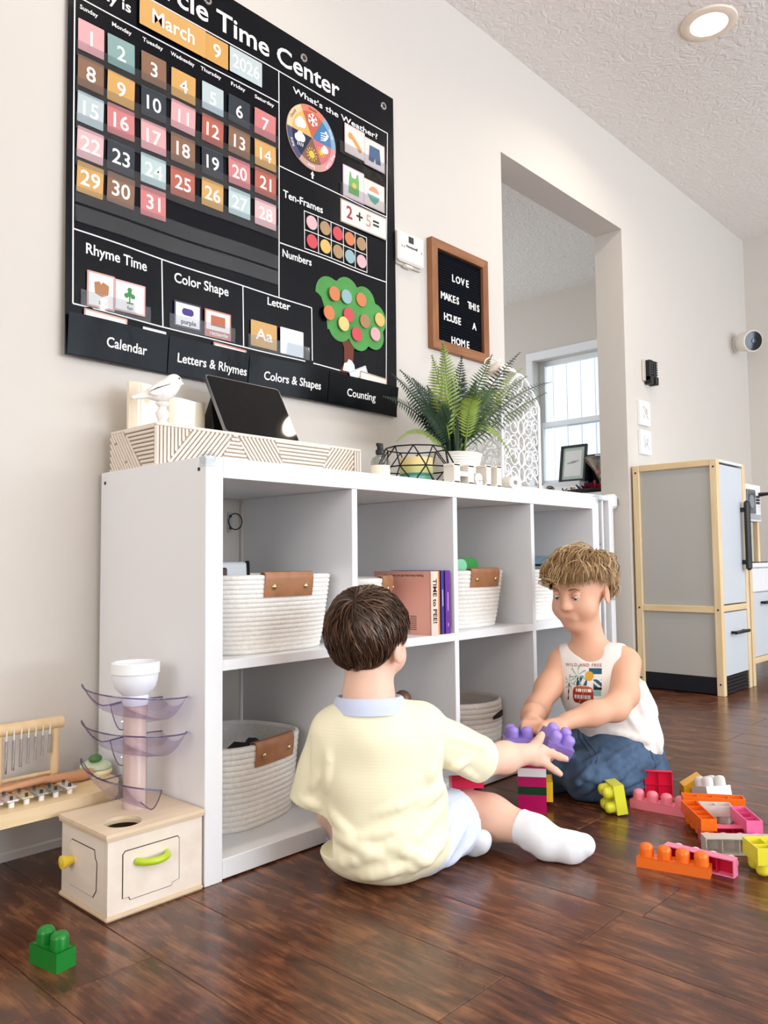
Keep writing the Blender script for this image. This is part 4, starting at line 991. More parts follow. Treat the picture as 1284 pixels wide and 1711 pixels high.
m = MB(); m.cyl((3.93, YW-0.012, 1.808), (3.895, YW-0.075, 1.807), 0.014); m.build('arm', M_thermo, t)
m = MB(); m.lathe([(0, -0.05), (0.026, -0.047), (0.040, -0.03), (0.044, 0.0), (0.045, 0.038), (0.041, 0.042), (0.039, 0.038), (0, 0.038)], n=32, M=Mx); m.build('housing', M_thermo, t, smooth=40)
m = MB(); m.lathe([(0, 0.039), (0.039, 0.0385), (0.039, 0.0405), (0, 0.0415)], n=32, M=Mx); m.build('face', mat('camera_glass', '#0b0f18', rough=0.08), t, smooth=40)
m = MB(); m.lathe([(0, 0.041), (0.012, 0.041), (0.010, 0.044), (0, 0.0445)], n=20, M=Mx); m.build('lens', mat('lens_blue', '#22324a', rough=0.05), t, smooth=40)
# ------------------------------------------------------------------ things standing on the shelf
ZT = SH
# slatted decorative box
bx0, bx1, by0, by1, bz1 = 0.012, 0.594, 0.190, 0.375, 0.853
t = thing('relief_box', 'long cream box with carved slanting stripes on top of shelf', 'box', ((bx0+bx1)/2, (by0+by1)/2, ZT))
M_cream = mat('cream_carved_wood', '#e9ddd0', rough=0.6)
m = MB(); m.box((bx0+0.004, by0+0.004, ZT), (bx1-0.004, by1, bz1-0.004)); m.build('body', mat('cream_groove', '#bfae9e', rough=0.7), t)
m = MB(); m.box((bx0, by0, bz1-0.006), (bx1, by1, bz1), bev=0.0015); m.build('lid', M_cream, t)
def clip_line(poly, p, d):
    """segment of the line p+s*d inside a convex polygon"""
    lo, hi = -9.0, 9.0; k = len(poly)
    A = sum(poly[i][0]*poly[(i+1) % k][1]-poly[(i+1) % k][0]*poly[i][1] for i in range(k)); sg = 1 if A > 0 else -1
    for i in range(k):
        (ax_, ay_), (bx_, by_) = poly[i], poly[(i+1) % k]; nx_, ny_ = -(by_-ay_)*sg, (bx_-ax_)*sg
        den = nx_*d[0]+ny_*d[1]; num = nx_*(ax_-p[0])+ny_*(ay_-p[1])
        if abs(den) < 1e-9:
            if num > 0: return None
        elif den > 0: lo = max(lo, num/den)
        else: hi = min(hi, num/den)
    return (lo, hi) if hi-lo > 0.004 else None
def strips(poly, ang, frame, pitch=0.0085, w=0.0056, th=0.005):
    d = (math.cos(R(ang)), math.sin(R(ang))); nrm = (-d[1], d[0]); mm = MB()
    offs = [q[0]*nrm[0]+q[1]*nrm[1] for q in poly]; o = min(offs)+pitch*0.5
    while o < max(offs):
        p_ = (nrm[0]*o, nrm[1]*o); r_ = clip_line(poly, p_, d)
        if r_:
            a_, b_ = r_; c_ = ((a_+b_)/2*d[0]+p_[0], (a_+b_)/2*d[1]+p_[1])
            mm.box((-(b_-a_)/2+0.0006, -w/2, 0), ((b_-a_)/2-0.0006, w/2, th), bev=0.0012, M=frame @ Matrix.Translation((c_[0], c_[1], 0)) @ Matrix.Rotation(R(ang), 4, 'Z'))
        o += pitch
    return mm
z0_, z1_ = 1.573, 1.997
def uu(px): s_ = (px-245)/992.0; return (bx1-bx0)*s_*z0_/(z1_-s_*(z1_-z0_))
H_ = bz1-ZT-0.006
FF = wall_frame(bx0, by0+0.004, ZT)
tops = [245, 420, 620, 640, 820, 1090, 1200, 1237]; bots = [245, 290, 530, 720, 880, 1030, 1200, 1237]
pats = [90, 50, 0, -52, 0, 48, 90]
for i in range(7):
    poly = [(uu(bots[i]), 0), (uu(bots[i+1]), 0), (uu(tops[i+1]), H_), (uu(tops[i]), H_)]
    strips(poly, pats[i], FF).build('strip_panel', M_cream, t, kind='stuff')
SF = Matrix.Translation((bx0+0.004, by1, ZT)) @ Matrix.Rotation(R(-90), 4, 'Z') @ WALLF   # left end, u runs towards the room
Lw = by1-by0
for (poly, an) in (([(0, 0), (0.085, 0), (0.0, H_)], -52), ([(0.0, H_), (0.085, 0), (0.135, 0), (0.058, H_)], -52), ([(0.058, H_), (0.135, 0), (Lw-0.008, 0), (Lw-0.008, H_)], 0), ([(Lw-0.008, 0), (Lw, 0), (Lw, H_), (Lw-0.008, H_)], 90)):
    strips(poly, an, SF).build('strip_panel', M_cream, t, kind='stuff')

# open cream board book behind the bird
t = thing('cream_board', 'glossy cream open folded panel standing behind the bird figurine', 'panel', (0.11, 0.33, bz1))
M_gloss = mat('cream_gloss', '#f0e4cc', rough=0.15, coat=0.6)
def wavy(x0, y0, x1, y1, h, n=14, amp=0.004):
    vs = []; 
    for i in range(n+1):
        u = i/n; x = x0+(x1-x0)*u; y = y0+(y1-y0)*u; o = amp*math.sin(u*math.pi*2.0)
        for dz, dy in ((0, o-0.004), (h+0.003*math.sin(u*6), o-0.004), (h+0.003*math.sin(u*6), o+0.004), (0, o+0.004)): vs.append((x, y+dy, bz1+dz))
    fs = [(4*i+j, 4*i+(j+1) % 4, 4*i+4+(j+1) % 4, 4*i+4+j) for i in range(n) for j in range(4)] + [(0, 1, 2, 3), (4*n+3, 4*n+2, 4*n+1, 4*n)]
    return vs, fs
m = MB(); m.add(*wavy(0.030, 0.335, 0.135, 0.340, 0.108)); m.build('leaf', M_gloss, t, smooth=40)
m = MB(); m.add(*wavy(0.125, 0.330, 0.215, 0.325, 0.086)); m.build('leaf', M_gloss, t, smooth=40)
# bird on a turned stand
BXc, BYc = 0.062, 0.250
t = thing('bird_figurine', 'white distressed bird figurine on a small turned stand', 'figurine', (BXc, BYc, bz1))
M_dist = mat('distressed_white', '#efe9e4', rough=0.7, var=0.10, vscale=60)
m = MB(); m.lathe([(0, 0), (0.026, 0), (0.024, 0.004), (0.013, 0.010), (0.009, 0.016), (0.013, 0.024), (0.015, 0.031), (0.010, 0.038), (0.008, 0.044), (0.014, 0.050), (0.014, 0.054), (0, 0.056)], (BXc, BYc, bz1), 28); m.build('stand', M_dist, t, smooth=50)
F_ = Field((-0.07, -0.03, -0.01), (0.06, 0.03, 0.075), 0.0018)
F_.ell((0.003, 0, 0.026), (0.032, 0.020, 0.022), Matrix.Rotation(R(-28), 4, 'Y'), k=0.0)
F_.ell((0.024, 0, 0.048), (0.0165, 0.015, 0.0155), k=0.012)
F_.cone((-0.02, 0, 0.017), (-0.062, 0, 0.004), 0.010, 0.004, k=0.012).cone((0.036, 0, 0.046), (0.047, 0, 0.044), 0.005, 0.001, k=0.004)
F_.ell((-0.010, -0.015, 0.025), (0.026, 0.005, 0.012), Matrix.Rotation(R(-22), 4, 'Y'), k=0.003).ell((-0.010, 0.015, 0.025), (0.026, 0.005, 0.012), Matrix.Rotation(R(-22), 4, 'Y'), k=0.003)
bo = sdf_object(F_, 'bird_body', M_dist, t, loc=(0, 0, 0.054)); bo.rotation_euler = (0, 0, R(-14))
for s_ in (-1, 1):
    m = MB(); m.ball((0.031, s_*0.0125, 0.052), 0.0022, 8, 6); o = m.build('eye', M_black, bo, world=False)
for k_ in range(4):
    m = MB(); m.tube([(-0.032+0.008*k_, -0.0195, 0.017+0.004*k_), (-0.014+0.008*k_, -0.0205, 0.028+0.003*k_)], 0.0007, 5); m.build('feather_line', mat('worn_edge', '#6b5d54', rough=0.8), bo, world=False)
# tablet leaning on its cover
t = thing('tablet', 'dark glossy tablet leaning back on its cover atop the cream box', 'tablet', (0.36, 0.27, bz1))
tilt = Matrix.Translation((0.320, 0.240, bz1+0.003)) @ Matrix.Rotation(R(2.9), 4, 'Z') @ Matrix.Rotation(R(-28.7), 4, 'X')
m = MB(); m.prism(rrect(0.226, 0.162, 0.010), 0.0, 0.007, M=tilt @ Matrix.Translation((0, 0, 0.081)) @ WALLF); m.build('casing', mat('tablet_grey', '#7d7f84', rough=0.35, metal=0.7), t, smooth=40)
m = MB(); m.prism(rrect(0.220, 0.156, 0.008), 0.0071, 0.0078, M=tilt @ Matrix.Translation((0, 0, 0.081)) @ WALLF); m.build('screen', mat('black_glass', '#040507', rough=0.03, spec=0.35), t)
m = MB(); vs = [(0.222, 0.290, bz1), (0.41, 0.290, bz1), (0.41, 0.365, bz1), (0.222, 0.365, bz1), (0.225, 0.312, bz1+0.100), (0.41, 0.312, bz1+0.100)]
m.add(vs, [(0, 1, 5, 4), (1, 2, 5), (2, 3, 4, 5), (3, 0, 4), (3, 2, 1, 0)]); m.build('folded_cover', M_black, t)
# small spray bottle
sx_, sy_ = 0.568, 0.100
t = thing('spray_bottle', 'small clear spray bottle with black cap and cream label', 'bottle', (sx_, sy_, ZT))
m = MB(); m.lathe([(0, 0), (0.021, 0), (0.023, 0.003), (0.023, 0.046), (0.019, 0.055), (0.010, 0.060), (0.009, 0.064), (0, 0.064)], (sx_, sy_, ZT), 28); m.build('glass_body', glass_mat('bottle_glass', '#dfe4e0', 0.03, 0.78), t, smooth=40)
m = MB(); m.lathe([(0.0233, 0.004), (0.0236, 0.004), (0.0236, 0.036), (0.0233, 0.036)], (sx_, sy_, ZT), 28, closed=True); m.build('paper_label', mat('cream_label', '#efe2cf', rough=0.7), t, smooth=40)
m = MB(); m.lathe([(0, 0.064), (0.0115, 0.064), (0.0115, 0.074), (0.008, 0.076), (0.007, 0.090), (0, 0.092)], (sx_, sy_, ZT), 20); m.box((sx_-0.011, sy_-0.004, ZT+0.083), (sx_+0.006, sy_+0.004, ZT+0.091), bev=0.001); m.build('spray_cap', M_black, t, smooth=40)
# wire candle cage with candle
gx, gy = 0.762, 0.152
t = thing('wire_candle_holder', 'black geometric wire candle holder on the shelf', 'candle holder', (gx, gy, ZT))
ns = 10; M_wire = mat('black_wire', '#141417', rough=0.4, metal=0.3)
ring = lambda r, z, o=0.0: [(gx+r*math.cos(2*math.pi*(i+o)/ns), gy+r*math.sin(2*math.pi*(i+o)/ns), ZT+z) for i in range(ns)]
r0_, r1_, r2_ = ring(0.088, 0.003), ring(0.107, 0.046, 0.5), ring(0.082, 0.101)
m = MB()
for rg in (r0_, r1_, r2_): m.tube(rg, 0.0020, 6, closed=True)
m.build('wire_rings', M_wire, t, smooth=50)
m = MB()
for i in range(ns):
    for (a_, b_) in ((r0_[i], r1_[i]), (r0_[i], r1_[i-1]), (r2_[i], r1_[i]), (r2_[i], r1_[i-1])): m.tube([a_, b_], 0.0018, 6)
m.build('wire_struts', M_wire, t, smooth=50)
m = MB()
for i in range(5): m.tube([r0_[i], r0_[i+5]], 0.0016, 6)
m.build('wire_floor', M_wire, t, smooth=50)
t = thing('candle', 'layered yellow and green pillar candle inside the wire holder', 'candle', (gx, gy, ZT+0.006))
for (z0, z1, c) in ((0.006, 0.026, '#7fb8a8'), (0.026, 0.034, '#3f8f7c'), (0.034, 0.052, '#cfcf86'), (0.052, 0.076, '#ecd38f')):
    m = MB(); m.lathe([(0, z0), (0.044, z0), (0.044, z1), (0, z1)], (gx, gy, ZT), 30); m.build('wax_layer', mat('wax'+c, c, rough=0.5), t, smooth=40)
m = MB(); m.cyl((gx, gy, ZT+0.076), (gx, gy, ZT+0.086), 0.001, n=6); m.build('wick', M_black, t)
# potted fern
fx, fy = 0.955, 0.172
fern = thing('potted_fern', 'green artificial fern in a ribbed white pot on the shelf', 'plant', (fx, fy, ZT))
prof = [(0, 0), (0.050, 0)]
for i in range(15): prof += [(0.051+0.0017*i, 0.003+0.0066*i), (0.0528+0.0017*i, 0.0062+0.0066*i)]
prof += [(0.079, 0.104), (0.076, 0.106), (0.072, 0.102), (0.068, 0.088), (0, 0.088)]
m = MB(); m.lathe(prof, (fx, fy, ZT), 48); m.build('pot', mat('ribbed_white_ceramic', '#ece8e1', rough=0.5), fern, smooth=30)
m = MB(); m.lathe([(0, 0.0885), (0.067, 0.0885), (0.055, 0.097), (0, 0.101)], (fx, fy, ZT), 30); m.build('soil', mat('moss_soil', '#2b3320', rough=0.95, bump=0.5, bscale=150), fern)
M_fern = [mat('fern_leaf_dark', '#1b3420', rough=0.45, var=0.2, vscale=30), mat('fern_leaf_mid', '#3a5428', rough=0.45, var=0.2, vscale=30), mat('fern_leaf_light', '#7f9440', rough=0.45, var=0.15, vscale=30)]
def frond(tip, sag, col, wid=0.032, lean=0.0, seed=0):
    rnd = random.Random(seed); base = Vector((fx+rnd.uniform(-0.02, 0.02), fy+rnd.uniform(-0.02, 0.02), ZT+0.095)); tip = Vector(tip); nrm_j = Vector((rnd.uniform(-0.35, 0.35), rnd.uniform(-0.35, 0.35), rnd.uniform(-0.2, 0.3)))
    mid = base.lerp(tip, 0.5) + Vector((0, 0, sag)); N = 32; pts = []
    for i in range(N+1):
        u = i/N; pts.append(base*(1-u)**2 + mid*2*u*(1-u) + tip*u*u)
    m = MB(); m.tube(pts[::3]+[pts[-1]], [0.0022*(1-0.8*i/16) for i in range(len(pts[::3])+1)], 5)
    for i in range(6, N+1):
        u = i/N; p_ = pts[i]; tg = (pts[min(i+1, N)]-pts[i-1]).normalized()
        side = tg.cross(Vector((-0.62+lean, -0.62, 0.42))+nrm_j).normalized(); up = side.cross(tg)
        ln = wid*min(1.0, (u-0.05)*4.5)*(1.0 if u < 0.6 else max(0.12, (1-u)/0.4))*rnd.uniform(0.88, 1.08); lw = 0.0058*(0.5+0.5*ln/wid)
        for s_ in (-1, 1):
            d = (side*s_*0.92+tg*0.38-up*0.10*rnd.random()).normalized(); n_ = d.cross(tg).normalized(); w_ = tg
            q = p_+d*ln*0.45+n_*0.001; e_ = p_+d*ln-up*ln*0.12
            m.add([p_+w_*lw*0.4, p_-w_*lw*0.4, q-w_*lw*0.62, e_, q+w_*lw*0.62], [(0, 1, 2, 4), (4, 2, 3)])
    return m.build('frond', M_fern[col], fern)
fr_list = [((0.640, 0.155, 0.990), 0.07, 0), ((0.668, 0.15, 1.052), 0.06, 0), ((0.740, 0.185, 1.080), 0.06, 0), ((0.820, 0.14, 1.125), 0.05, 2), ((0.880, 0.150, 1.180), 0.06, 2), ((0.955, 0.21, 1.198), 0.05, 0),
           ((1.005, 0.18, 1.165), 0.04, 0), ((1.135, 0.165, 1.190), 0.05, 1), ((1.250, 0.140, 1.215), 0.05, 0), ((1.290, 0.160, 1.175), 0.07, 2), ((1.300, 0.150, 1.150), 0.05, 1), ((1.470, 0.160, 1.160), 0.09, 0), ((1.440, 0.165, 1.120), 0.03, 1),
           ((1.195, 0.135, 0.870), 0.20, 2), ((0.700, 0.165, 0.882), 0.10, 2), ((0.93, 0.075, 1.02), 0.10, 2), ((1.06, 0.10, 1.06), 0.10, 1), ((0.90, 0.28, 1.10), 0.06, 0), ((1.08, 0.27, 1.10), 0.06, 0), ((0.83, 0.13, 1.00), 0.08, 0), ((1.12, 0.18, 0.99), 0.10, 0),
           ((0.79, 0.16, 0.955), 0.09, 0), ((0.99, 0.12, 1.08), 0.05, 1), ((0.97, 0.20, 1.05), 0.03, 0), ((1.04, 0.2, 1.12), 0.04, 0), ((0.87, 0.2, 1.06), 0.05, 0), ((1.16, 0.15, 1.05), 0.09, 1), ((0.74, 0.13, 0.965), 0.09, 0)]
for i, (tip, sg, c) in enumerate(fr_list): frond(tip, sg, c, 0.038 if i not in (13, 14) else 0.022, seed=i)
m = MB()
rr3 = random.Random(11)
for i in range(26):
    a_ = rr3.uniform(0, 6.28); r_ = rr3.uniform(0.0, 0.035); h_ = rr3.uniform(0.10, 0.17)
    m.tube([(fx+r_*math.cos(a_), fy+r_*math.sin(a_), ZT+0.09), (fx+(r_+0.012)*math.cos(a_), fy+(r_+0.012)*math.sin(a_), ZT+0.09+h_)], [0.004, 0.0025], 5)
m.build('stem_cluster', M_fern[0], fern, kind='stuff')
# cut-out word
M_hello = mat('hello_white', '#eee7dd', rough=0.6)
hello = thing('hello_letters', 'white freestanding cut-out letters spelling hello before the pot', 'letters', (0.90, 0.028, ZT))
for (ch, xc, w_, h_) in (('H', 0.785, 0.082, 0.050), ('e', 0.848, 0.034, 0.032), ('l', 0.892, 0.020, 0.056), ('l', 0.940, 0.020, 0.058), ('o', 1.018, 0.060, 0.036)):
    vs, fs = text_geo(ch, 1.0, bold=0.05, extrude=0.001); xs = [v[0] for v in vs]; ys = [v[1] for v in vs]
    m = MB(); m.add([((v[0]-(max(xs)+min(xs))/2)*w_/(max(xs)-min(xs)), (v[1]-min(ys))*h_/(max(ys)-min(ys)), 0.017 if v[2] > 0 else -0.017) for v in vs], fs, wall_frame(xc, 0.028, ZT))
    if ch in 'Hl':
        for zz in (0.0, h_-0.007):
            for sx2 in ((-w_*0.37, w_*0.37) if ch == 'H' else (0.0,)): m.box((xc+sx2-0.014, 0.011, ZT+zz), (xc+sx2+0.014, 0.045, ZT+zz+0.007), bev=0.002)
    m.build('letter', M_hello, hello)
# white filigree lantern
lx0, lx1, ly0, ly1 = 1.190, 1.402, 0.172, 0.330
lan = thing('filigree_lantern', 'white arched scrollwork lantern with loop handle behind the fern', 'lantern', ((lx0+lx1)/2, (ly0+ly1)/2, ZT))
M_lan = mat('white_metal_lantern', '#eff0f0', rough=0.45)
def panel(fr, w, hs, ha):
    """arched scrollwork panel, u 0..w, v 0..ha, shoulders at hs"""
    arch = lambda u: hs+(ha-hs)*(1-abs(2*u/w-1)**1.6)
    m = MB(); th = 0.006
    for (a_, b_) in (((0, 0), (0, hs)), ((w, 0), (w, hs)), ((0, 0.006), (w, 0.006))): m.tube([(a_[0], a_[1], 0), (b_[0], b_[1], 0)], th*0.9, 6, M=fr)
    m.box((0, 0, -0.004), (w, 0.035, 0.004), M=fr)
    m.tube([(w*i/24, arch(w*i/24), 0) for i in range(25)], th*0.9, 6, M=fr); fo = m.build('panel_frame', M_lan, lan, smooth=50)
    m = MB()
    def spiral(cx, cy, r, a0, turns, sg):
        n_ = 16; m.tube([(cx+r*(1-0.75*i/n_)*math.cos(a0+sg*turns*2*math.pi*i/n_), cy+r*(1-0.75*i/n_)*math.sin(a0+sg*turns*2*math.pi*i/n_), 0) for i in range(n_+1)], 0.0024, 5, M=fr)
    rows = 7; step = (ha-0.045)/rows
    for k in range(rows):
        cy = 0.052+step*(k+0.45)
        for s_ in (-1, 1):
            for (f_, rr_) in ((0.20, 0.030), (0.38, 0.022)):
                cx = w/2+s_*w*f_
                if cy+rr_ < arch(cx)-0.004: spiral(cx, cy+(0.012 if f_ > 0.3 else 0), rr_*w/0.21, math.pi/2*(1 if k % 2 else -1), 1.35, s_*(1 if k % 2 else -1))
        if cy+0.02 < arch(w/2): m.tube([(w/2+0.014*math.cos(R(20*i)), cy+0.024*math.sin(R(20*i)), 0) for i in range(18)], 0.0024, 5, closed=True, M=fr)
        for s_ in (-1, 1):
            pts = [(w/2+s_*w*(0.06+0.38*i/10), cy-step*0.45+0.05*math.sin(math.pi*i/10)*(1 if k % 2 else 0.6), 0) for i in range(11)]
            pts = [q for q in pts if q[1] < arch(q[0])-0.003 and 0.004 < q[0] < w-0.004]
            if len(pts) > 3: m.tube(pts, 0.0024, 5, M=fr)
    m.build('scrollwork', M_lan, fo, smooth=60, kind='stuff')
hs_, ha_ = 0.300, 0.392
panel(wall_frame(lx0, ly0, ZT), lx1-lx0, hs_, ha_); panel(wall_frame(lx0, ly1, ZT), lx1-lx0, hs_, ha_)
panel(Matrix.Translation((lx0, ly1, ZT)) @ Matrix.Rotation(R(-90), 4, 'Z') @ WALLF, ly1-ly0, hs_, ha_-0.02); panel(Matrix.Translation((lx1, ly1, ZT)) @ Matrix.Rotation(R(-90), 4, 'Z') @ WALLF, ly1-ly0, hs_, ha_-0.02)
m = MB(); m.box((lx0, ly0, ZT), (lx1, ly1, ZT+0.012), bev=0.002); m.build('base', M_lan, lan)
lcx, lcy = (lx0+lx1)/2, (ly0+ly1)/2
m = MB(); vs = [(lx0, ly0, ZT+hs_), (lx1, ly0, ZT+hs_), (lx1, ly1, ZT+hs_), (lx0, ly1, ZT+hs_), (lcx-0.03, lcy-0.03, ZT+0.425), (lcx+0.03, lcy-0.03, ZT+0.425), (lcx+0.03, lcy+0.03, ZT+0.425), (lcx-0.03, lcy+0.03, ZT+0.425)]
for i in range(4): m.tube([vs[i], tuple((np.array(vs[i])+np.array(vs[i+4]))/2+np.array((0, 0, 0.02))), vs[i+4]], 0.005, 6)
m.build('roof_ribs', M_lan, lan, smooth=50)
m = MB(); m.lathe([(0, 0.448), (0.012, 0.446), (0.030, 0.436), (0.046, 0.418), (0.048, 0.410), (0.040, 0.414), (0, 0.42)], (lcx, lcy, ZT), 28); m.build('cap', mat('lantern_cap', '#eadfd2', rough=0.5), lan, smooth=40)
m = MB(); m.tube([(lcx+0.045*math.cos(R(12*i))-0.035, lcy, ZT+0.425+0.03*math.sin(R(12*i))) for i in range(16)], 0.0022, 6); m.build('loop_handle', M_lan, lan, smooth=60)
m = MB(); m.ball((lcx, lcy, ZT+0.452), 0.008, 12, 8); m.build('finial', M_lan, lan, smooth=60)

# ------------------------------------------------------------------ white baby gate across the opening
gate = thing('baby_gate', 'white barred safety gate across the opening behind the shelf', 'gate', (2.05, 0.472, 0))
ga, gb, gt = 1.60, 2.455, 0.850
m = MB(); m.box((ga, 0.458, gt-0.024), (gb, 0.486, gt), bev=0.005); m.build('top_rail', M_trim, gate)
m = MB(); m.box((ga, 0.458, 0.04), (gb, 0.486, 0.07), bev=0.005); m.build('bottom_rail', M_trim, gate)
nb = 14
for i in range(nb):
    x = ga+0.03+(gb-ga-0.10)*i/(nb-1); m = MB(); m.cyl((x, 0.472, 0.068), (x, 0.472, gt-0.022), 0.0065, n=10); m.build('bar', M_trim, gate, smooth=40)
for x in (ga-0.012, gb-0.018):
    m = MB(); m.box((x-0.014, 0.452, 0.02), (x+0.020, 0.492, gt+0.004), bev=0.006); m.build('post', M_trim, gate)
m = MB(); m.box((gb-0.01, 0.446, 0.795), (gb+0.035, 0.498, 0.86), bev=0.01); m.build('latch_housing', M_trim, gate)
for (x, s_) in ((gb+0.035, 1), (ga-0.027, -1)):
    m = MB(); xe = OX1 if s_ > 0 else OX0
    m.cyl((x, 0.472, 0.828), (xe-0.006*s_, 0.472, 0.828), 0.008, n=12); m.cyl((xe-0.010*s_, 0.472, 0.828), (xe, 0.472, 0.828), 0.021, n=20); m.build('wall_pad', mat('pad_grey', '#9b9b98', rough=0.5), gate, smooth=40)
# ------------------------------------------------------------------ wooden marble run box beside the shelf
mr = thing('marble_run', 'pale wooden marble run box with clear spiral slide beside the shelf', 'toy', (-0.095, 0.08, 0))
M_birch = wood('birch', '#eee2d5', '#e4d5c4', (30, 4, 30), 0.5); M_birch2 = wood('birch_top', '#ead7bd', '#dcc3a2', (4, 40, 40), 0.45)
M_ply = wood('ply_edge', '#d9c2a6', '#c7ab8a', (2, 2, 260), 0.5)
qx0, qx1, qy0, qy1, qh = -0.187, -0.004, -0.004, 0.164, 0.138
m = MB(); m.box((qx0+0.004, qy0+0.004, 0.008), (qx1-0.002, qy0+0.013, qh-0.012)); m.build('front_panel', M_birch, mr)
m = MB(); m.box((qx0+0.004, qy0+0.0135, 0.008), (qx0+0.013, qy1-0.004, qh-0.012)); m.build('side_panel', M_birch, mr)
m = MB(); m.box((qx1-0.011, qy0+0.0135, 0.008), (qx1-0.002, qy1-0.004, qh-0.012)); m.build('side_panel', M_birch, mr)
m = MB(); m.box((qx0+0.0135, qy1-0.013, 0.008), (qx1-0.0115, qy1-0.004, qh-0.012)); m.build('back_panel', M_birch, mr)
m = MB(); m.box((qx0, qy0, 0), (qx1, qy1, 0.009), bev=0.003); m.build('bottom_board', M_ply, mr)
# top board with a round hole
hx, hy, hr = -0.134, 0.042, 0.031
def holed_top(z0, z1, x0, x1, y0, y1):
    n_ = 40; vs = []; fs = []
    for z in (z0, z1):
        for i in range(n_):
            a_ = 2*math.pi*i/n_; c_, s_ = math.cos(a_), math.sin(a_)
            vs.append((hx+hr*c_, hy+hr*s_, z))
        for i in range(n_):
            a_ = 2*math.pi*i/n_; c_, s_ = math.cos(a_), math.sin(a_)
            tx = ((x1 if c_ > 0 else x0)-hx)/c_ if abs(c_) > 1e-6 else 9; ty = ((y1 if s_ > 0 else y0)-hy)/s_ if abs(s_) > 1e-6 else 9
            t_ = min(tx, ty); vs.append((hx+t_*c_, hy+t_*s_, z))
    cor = [(x1, y1), (x0, y1), (x0, y0), (x1, y0)]
    for i in range(n_):
        j = (i+1) % n_
        fs.append((2*n_+i, 2*n_+j, 3*n_+j, 3*n_+i)); fs.append((i, n_+i, n_+j, j)); fs.append((i, j, 2*n_+j, 2*n_+i)); fs.append((n_+i, 3*n_+i, 3*n_+j, n_+j))
    for (cx, cy) in cor:      # fill the corners
        best = None
        for i in range(n_):
            j = (i+1) % n_; p_, q_ = vs[n_+i], vs[n_+j]
            if abs(p_[0]-q_[0]) > 1e-5 and abs(p_[1]-q_[1]) > 1e-5:
                if (abs(p_[0]-cx) < 1e-5 or abs(q_[0]-cx) < 1e-5) and (abs(p_[1]-cy) < 1e-5 or abs(q_[1]-cy) < 1e-5): best = (i, j)
        if best:
            i, j = best; vs.append((cx, cy, z0)); vs.append((cx, cy, z1)); a_ = len(vs)-2
            fs += [(n_+i, a_, n_+j), (3*n_+i, 3*n_+j, a_+1), (n_+i, 3*n_+i, a_+1, a_), (n_+j, a_, a_+1, 3*n_+j)]
    return vs, fs
m = MB(); m.add(*holed_top(qh-0.011, qh-0.006, qx0, qx1, qy0, qy1)); m.build('top_lower_ply', M_ply, mr)
m = MB(); m.add(*holed_top(qh-0.0058, qh, qx0-0.001, qx1, qy0-0.001, qy1)); m.build('top_board', M_birch2, mr)
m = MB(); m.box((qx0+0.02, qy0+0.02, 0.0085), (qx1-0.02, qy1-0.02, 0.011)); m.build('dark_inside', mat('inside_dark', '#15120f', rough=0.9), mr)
# grooved doors
M_groove = mat('groove_dark', '#3d3027', rough=0.9)
def door(fr, pts, knobside):
    m = MB(); k = len(pts)
    m.tube([(p_[0], p_[1], 0.0) for p_ in pts], 0.0008, 5, closed=True, M=fr); return m.build('door_groove', M_groove, mr)
fF = wall_frame(qx0, qy0+0.0038, 0)
d1 = [(0.031, 0.026), (0.038, 0.026), (0.040, 0.022), (0.086, 0.022), (0.089, 0.026), (0.090, 0.030), (0.155, 0.034)]
outline = [(0.030, 0.030), (0.041, 0.030), (0.043, 0.025), (0.120, 0.025), (0.122, 0.030), (0.135, 0.032), (0.135, 0.100), (0.132, 0.104), (0.034, 0.104), (0.030, 0.100)]
door(fF, outline, 0)
m = MB(); m.prism([(p_[0]*0.985+0.0012, p_[1]*0.985+0.001) for p_ in outline], 0.0, 0.0012, M=fF); m.build('front_door', M_birch, mr)
fL = Matrix.Translation((qx0+0.0038, qy1, 0)) @ Matrix.Rotation(R(-90), 4, 'Z') @ WALLF
outl2 = [(0.036, 0.028), (0.118, 0.028), (0.128, 0.040), (0.130, 0.085), (0.124, 0.092), (0.122, 0.104), (0.042, 0.104), (0.036, 0.098)]
door(fL, outl2, 0)
m = MB(); m.prism([(p_[0]*0.985+0.0012, p_[1]*0.985+0.001) for p_ in outl2], 0.0, 0.0012, M=fL); m.build('side_door', M_birch, mr)
pts = [(qx0+0.054, qy0+0.002, 0.083)] + [(qx0+0.054+0.056*i/10, qy0-0.020*math.sin(math.pi*i/10)**0.6, 0.083) for i in range(1, 10)] + [(qx0+0.110, qy0+0.002, 0.083)]
m = MB(); m.tube(pts, 0.0058, 10); m.build('green_handle', mat('lime_plastic', '#b4cf2c', rough=0.3), mr, smooth=60, label='lime green curved handle')
m = MB(); m.lathe([(0, 0), (0.006, 0), (0.007, 0.006), (0.011, 0.018), (0.011, 0.022), (0, 0.024)], n=20, M=Matrix.Translation((qx0+0.004, 0.115, 0.072)) @ Matrix.Rotation(R(-90), 4, 'Y')); m.build('yellow_knob', mat('yellow_plastic', '#f0cf3f', rough=0.3), mr, smooth=50, label='yellow round knob')
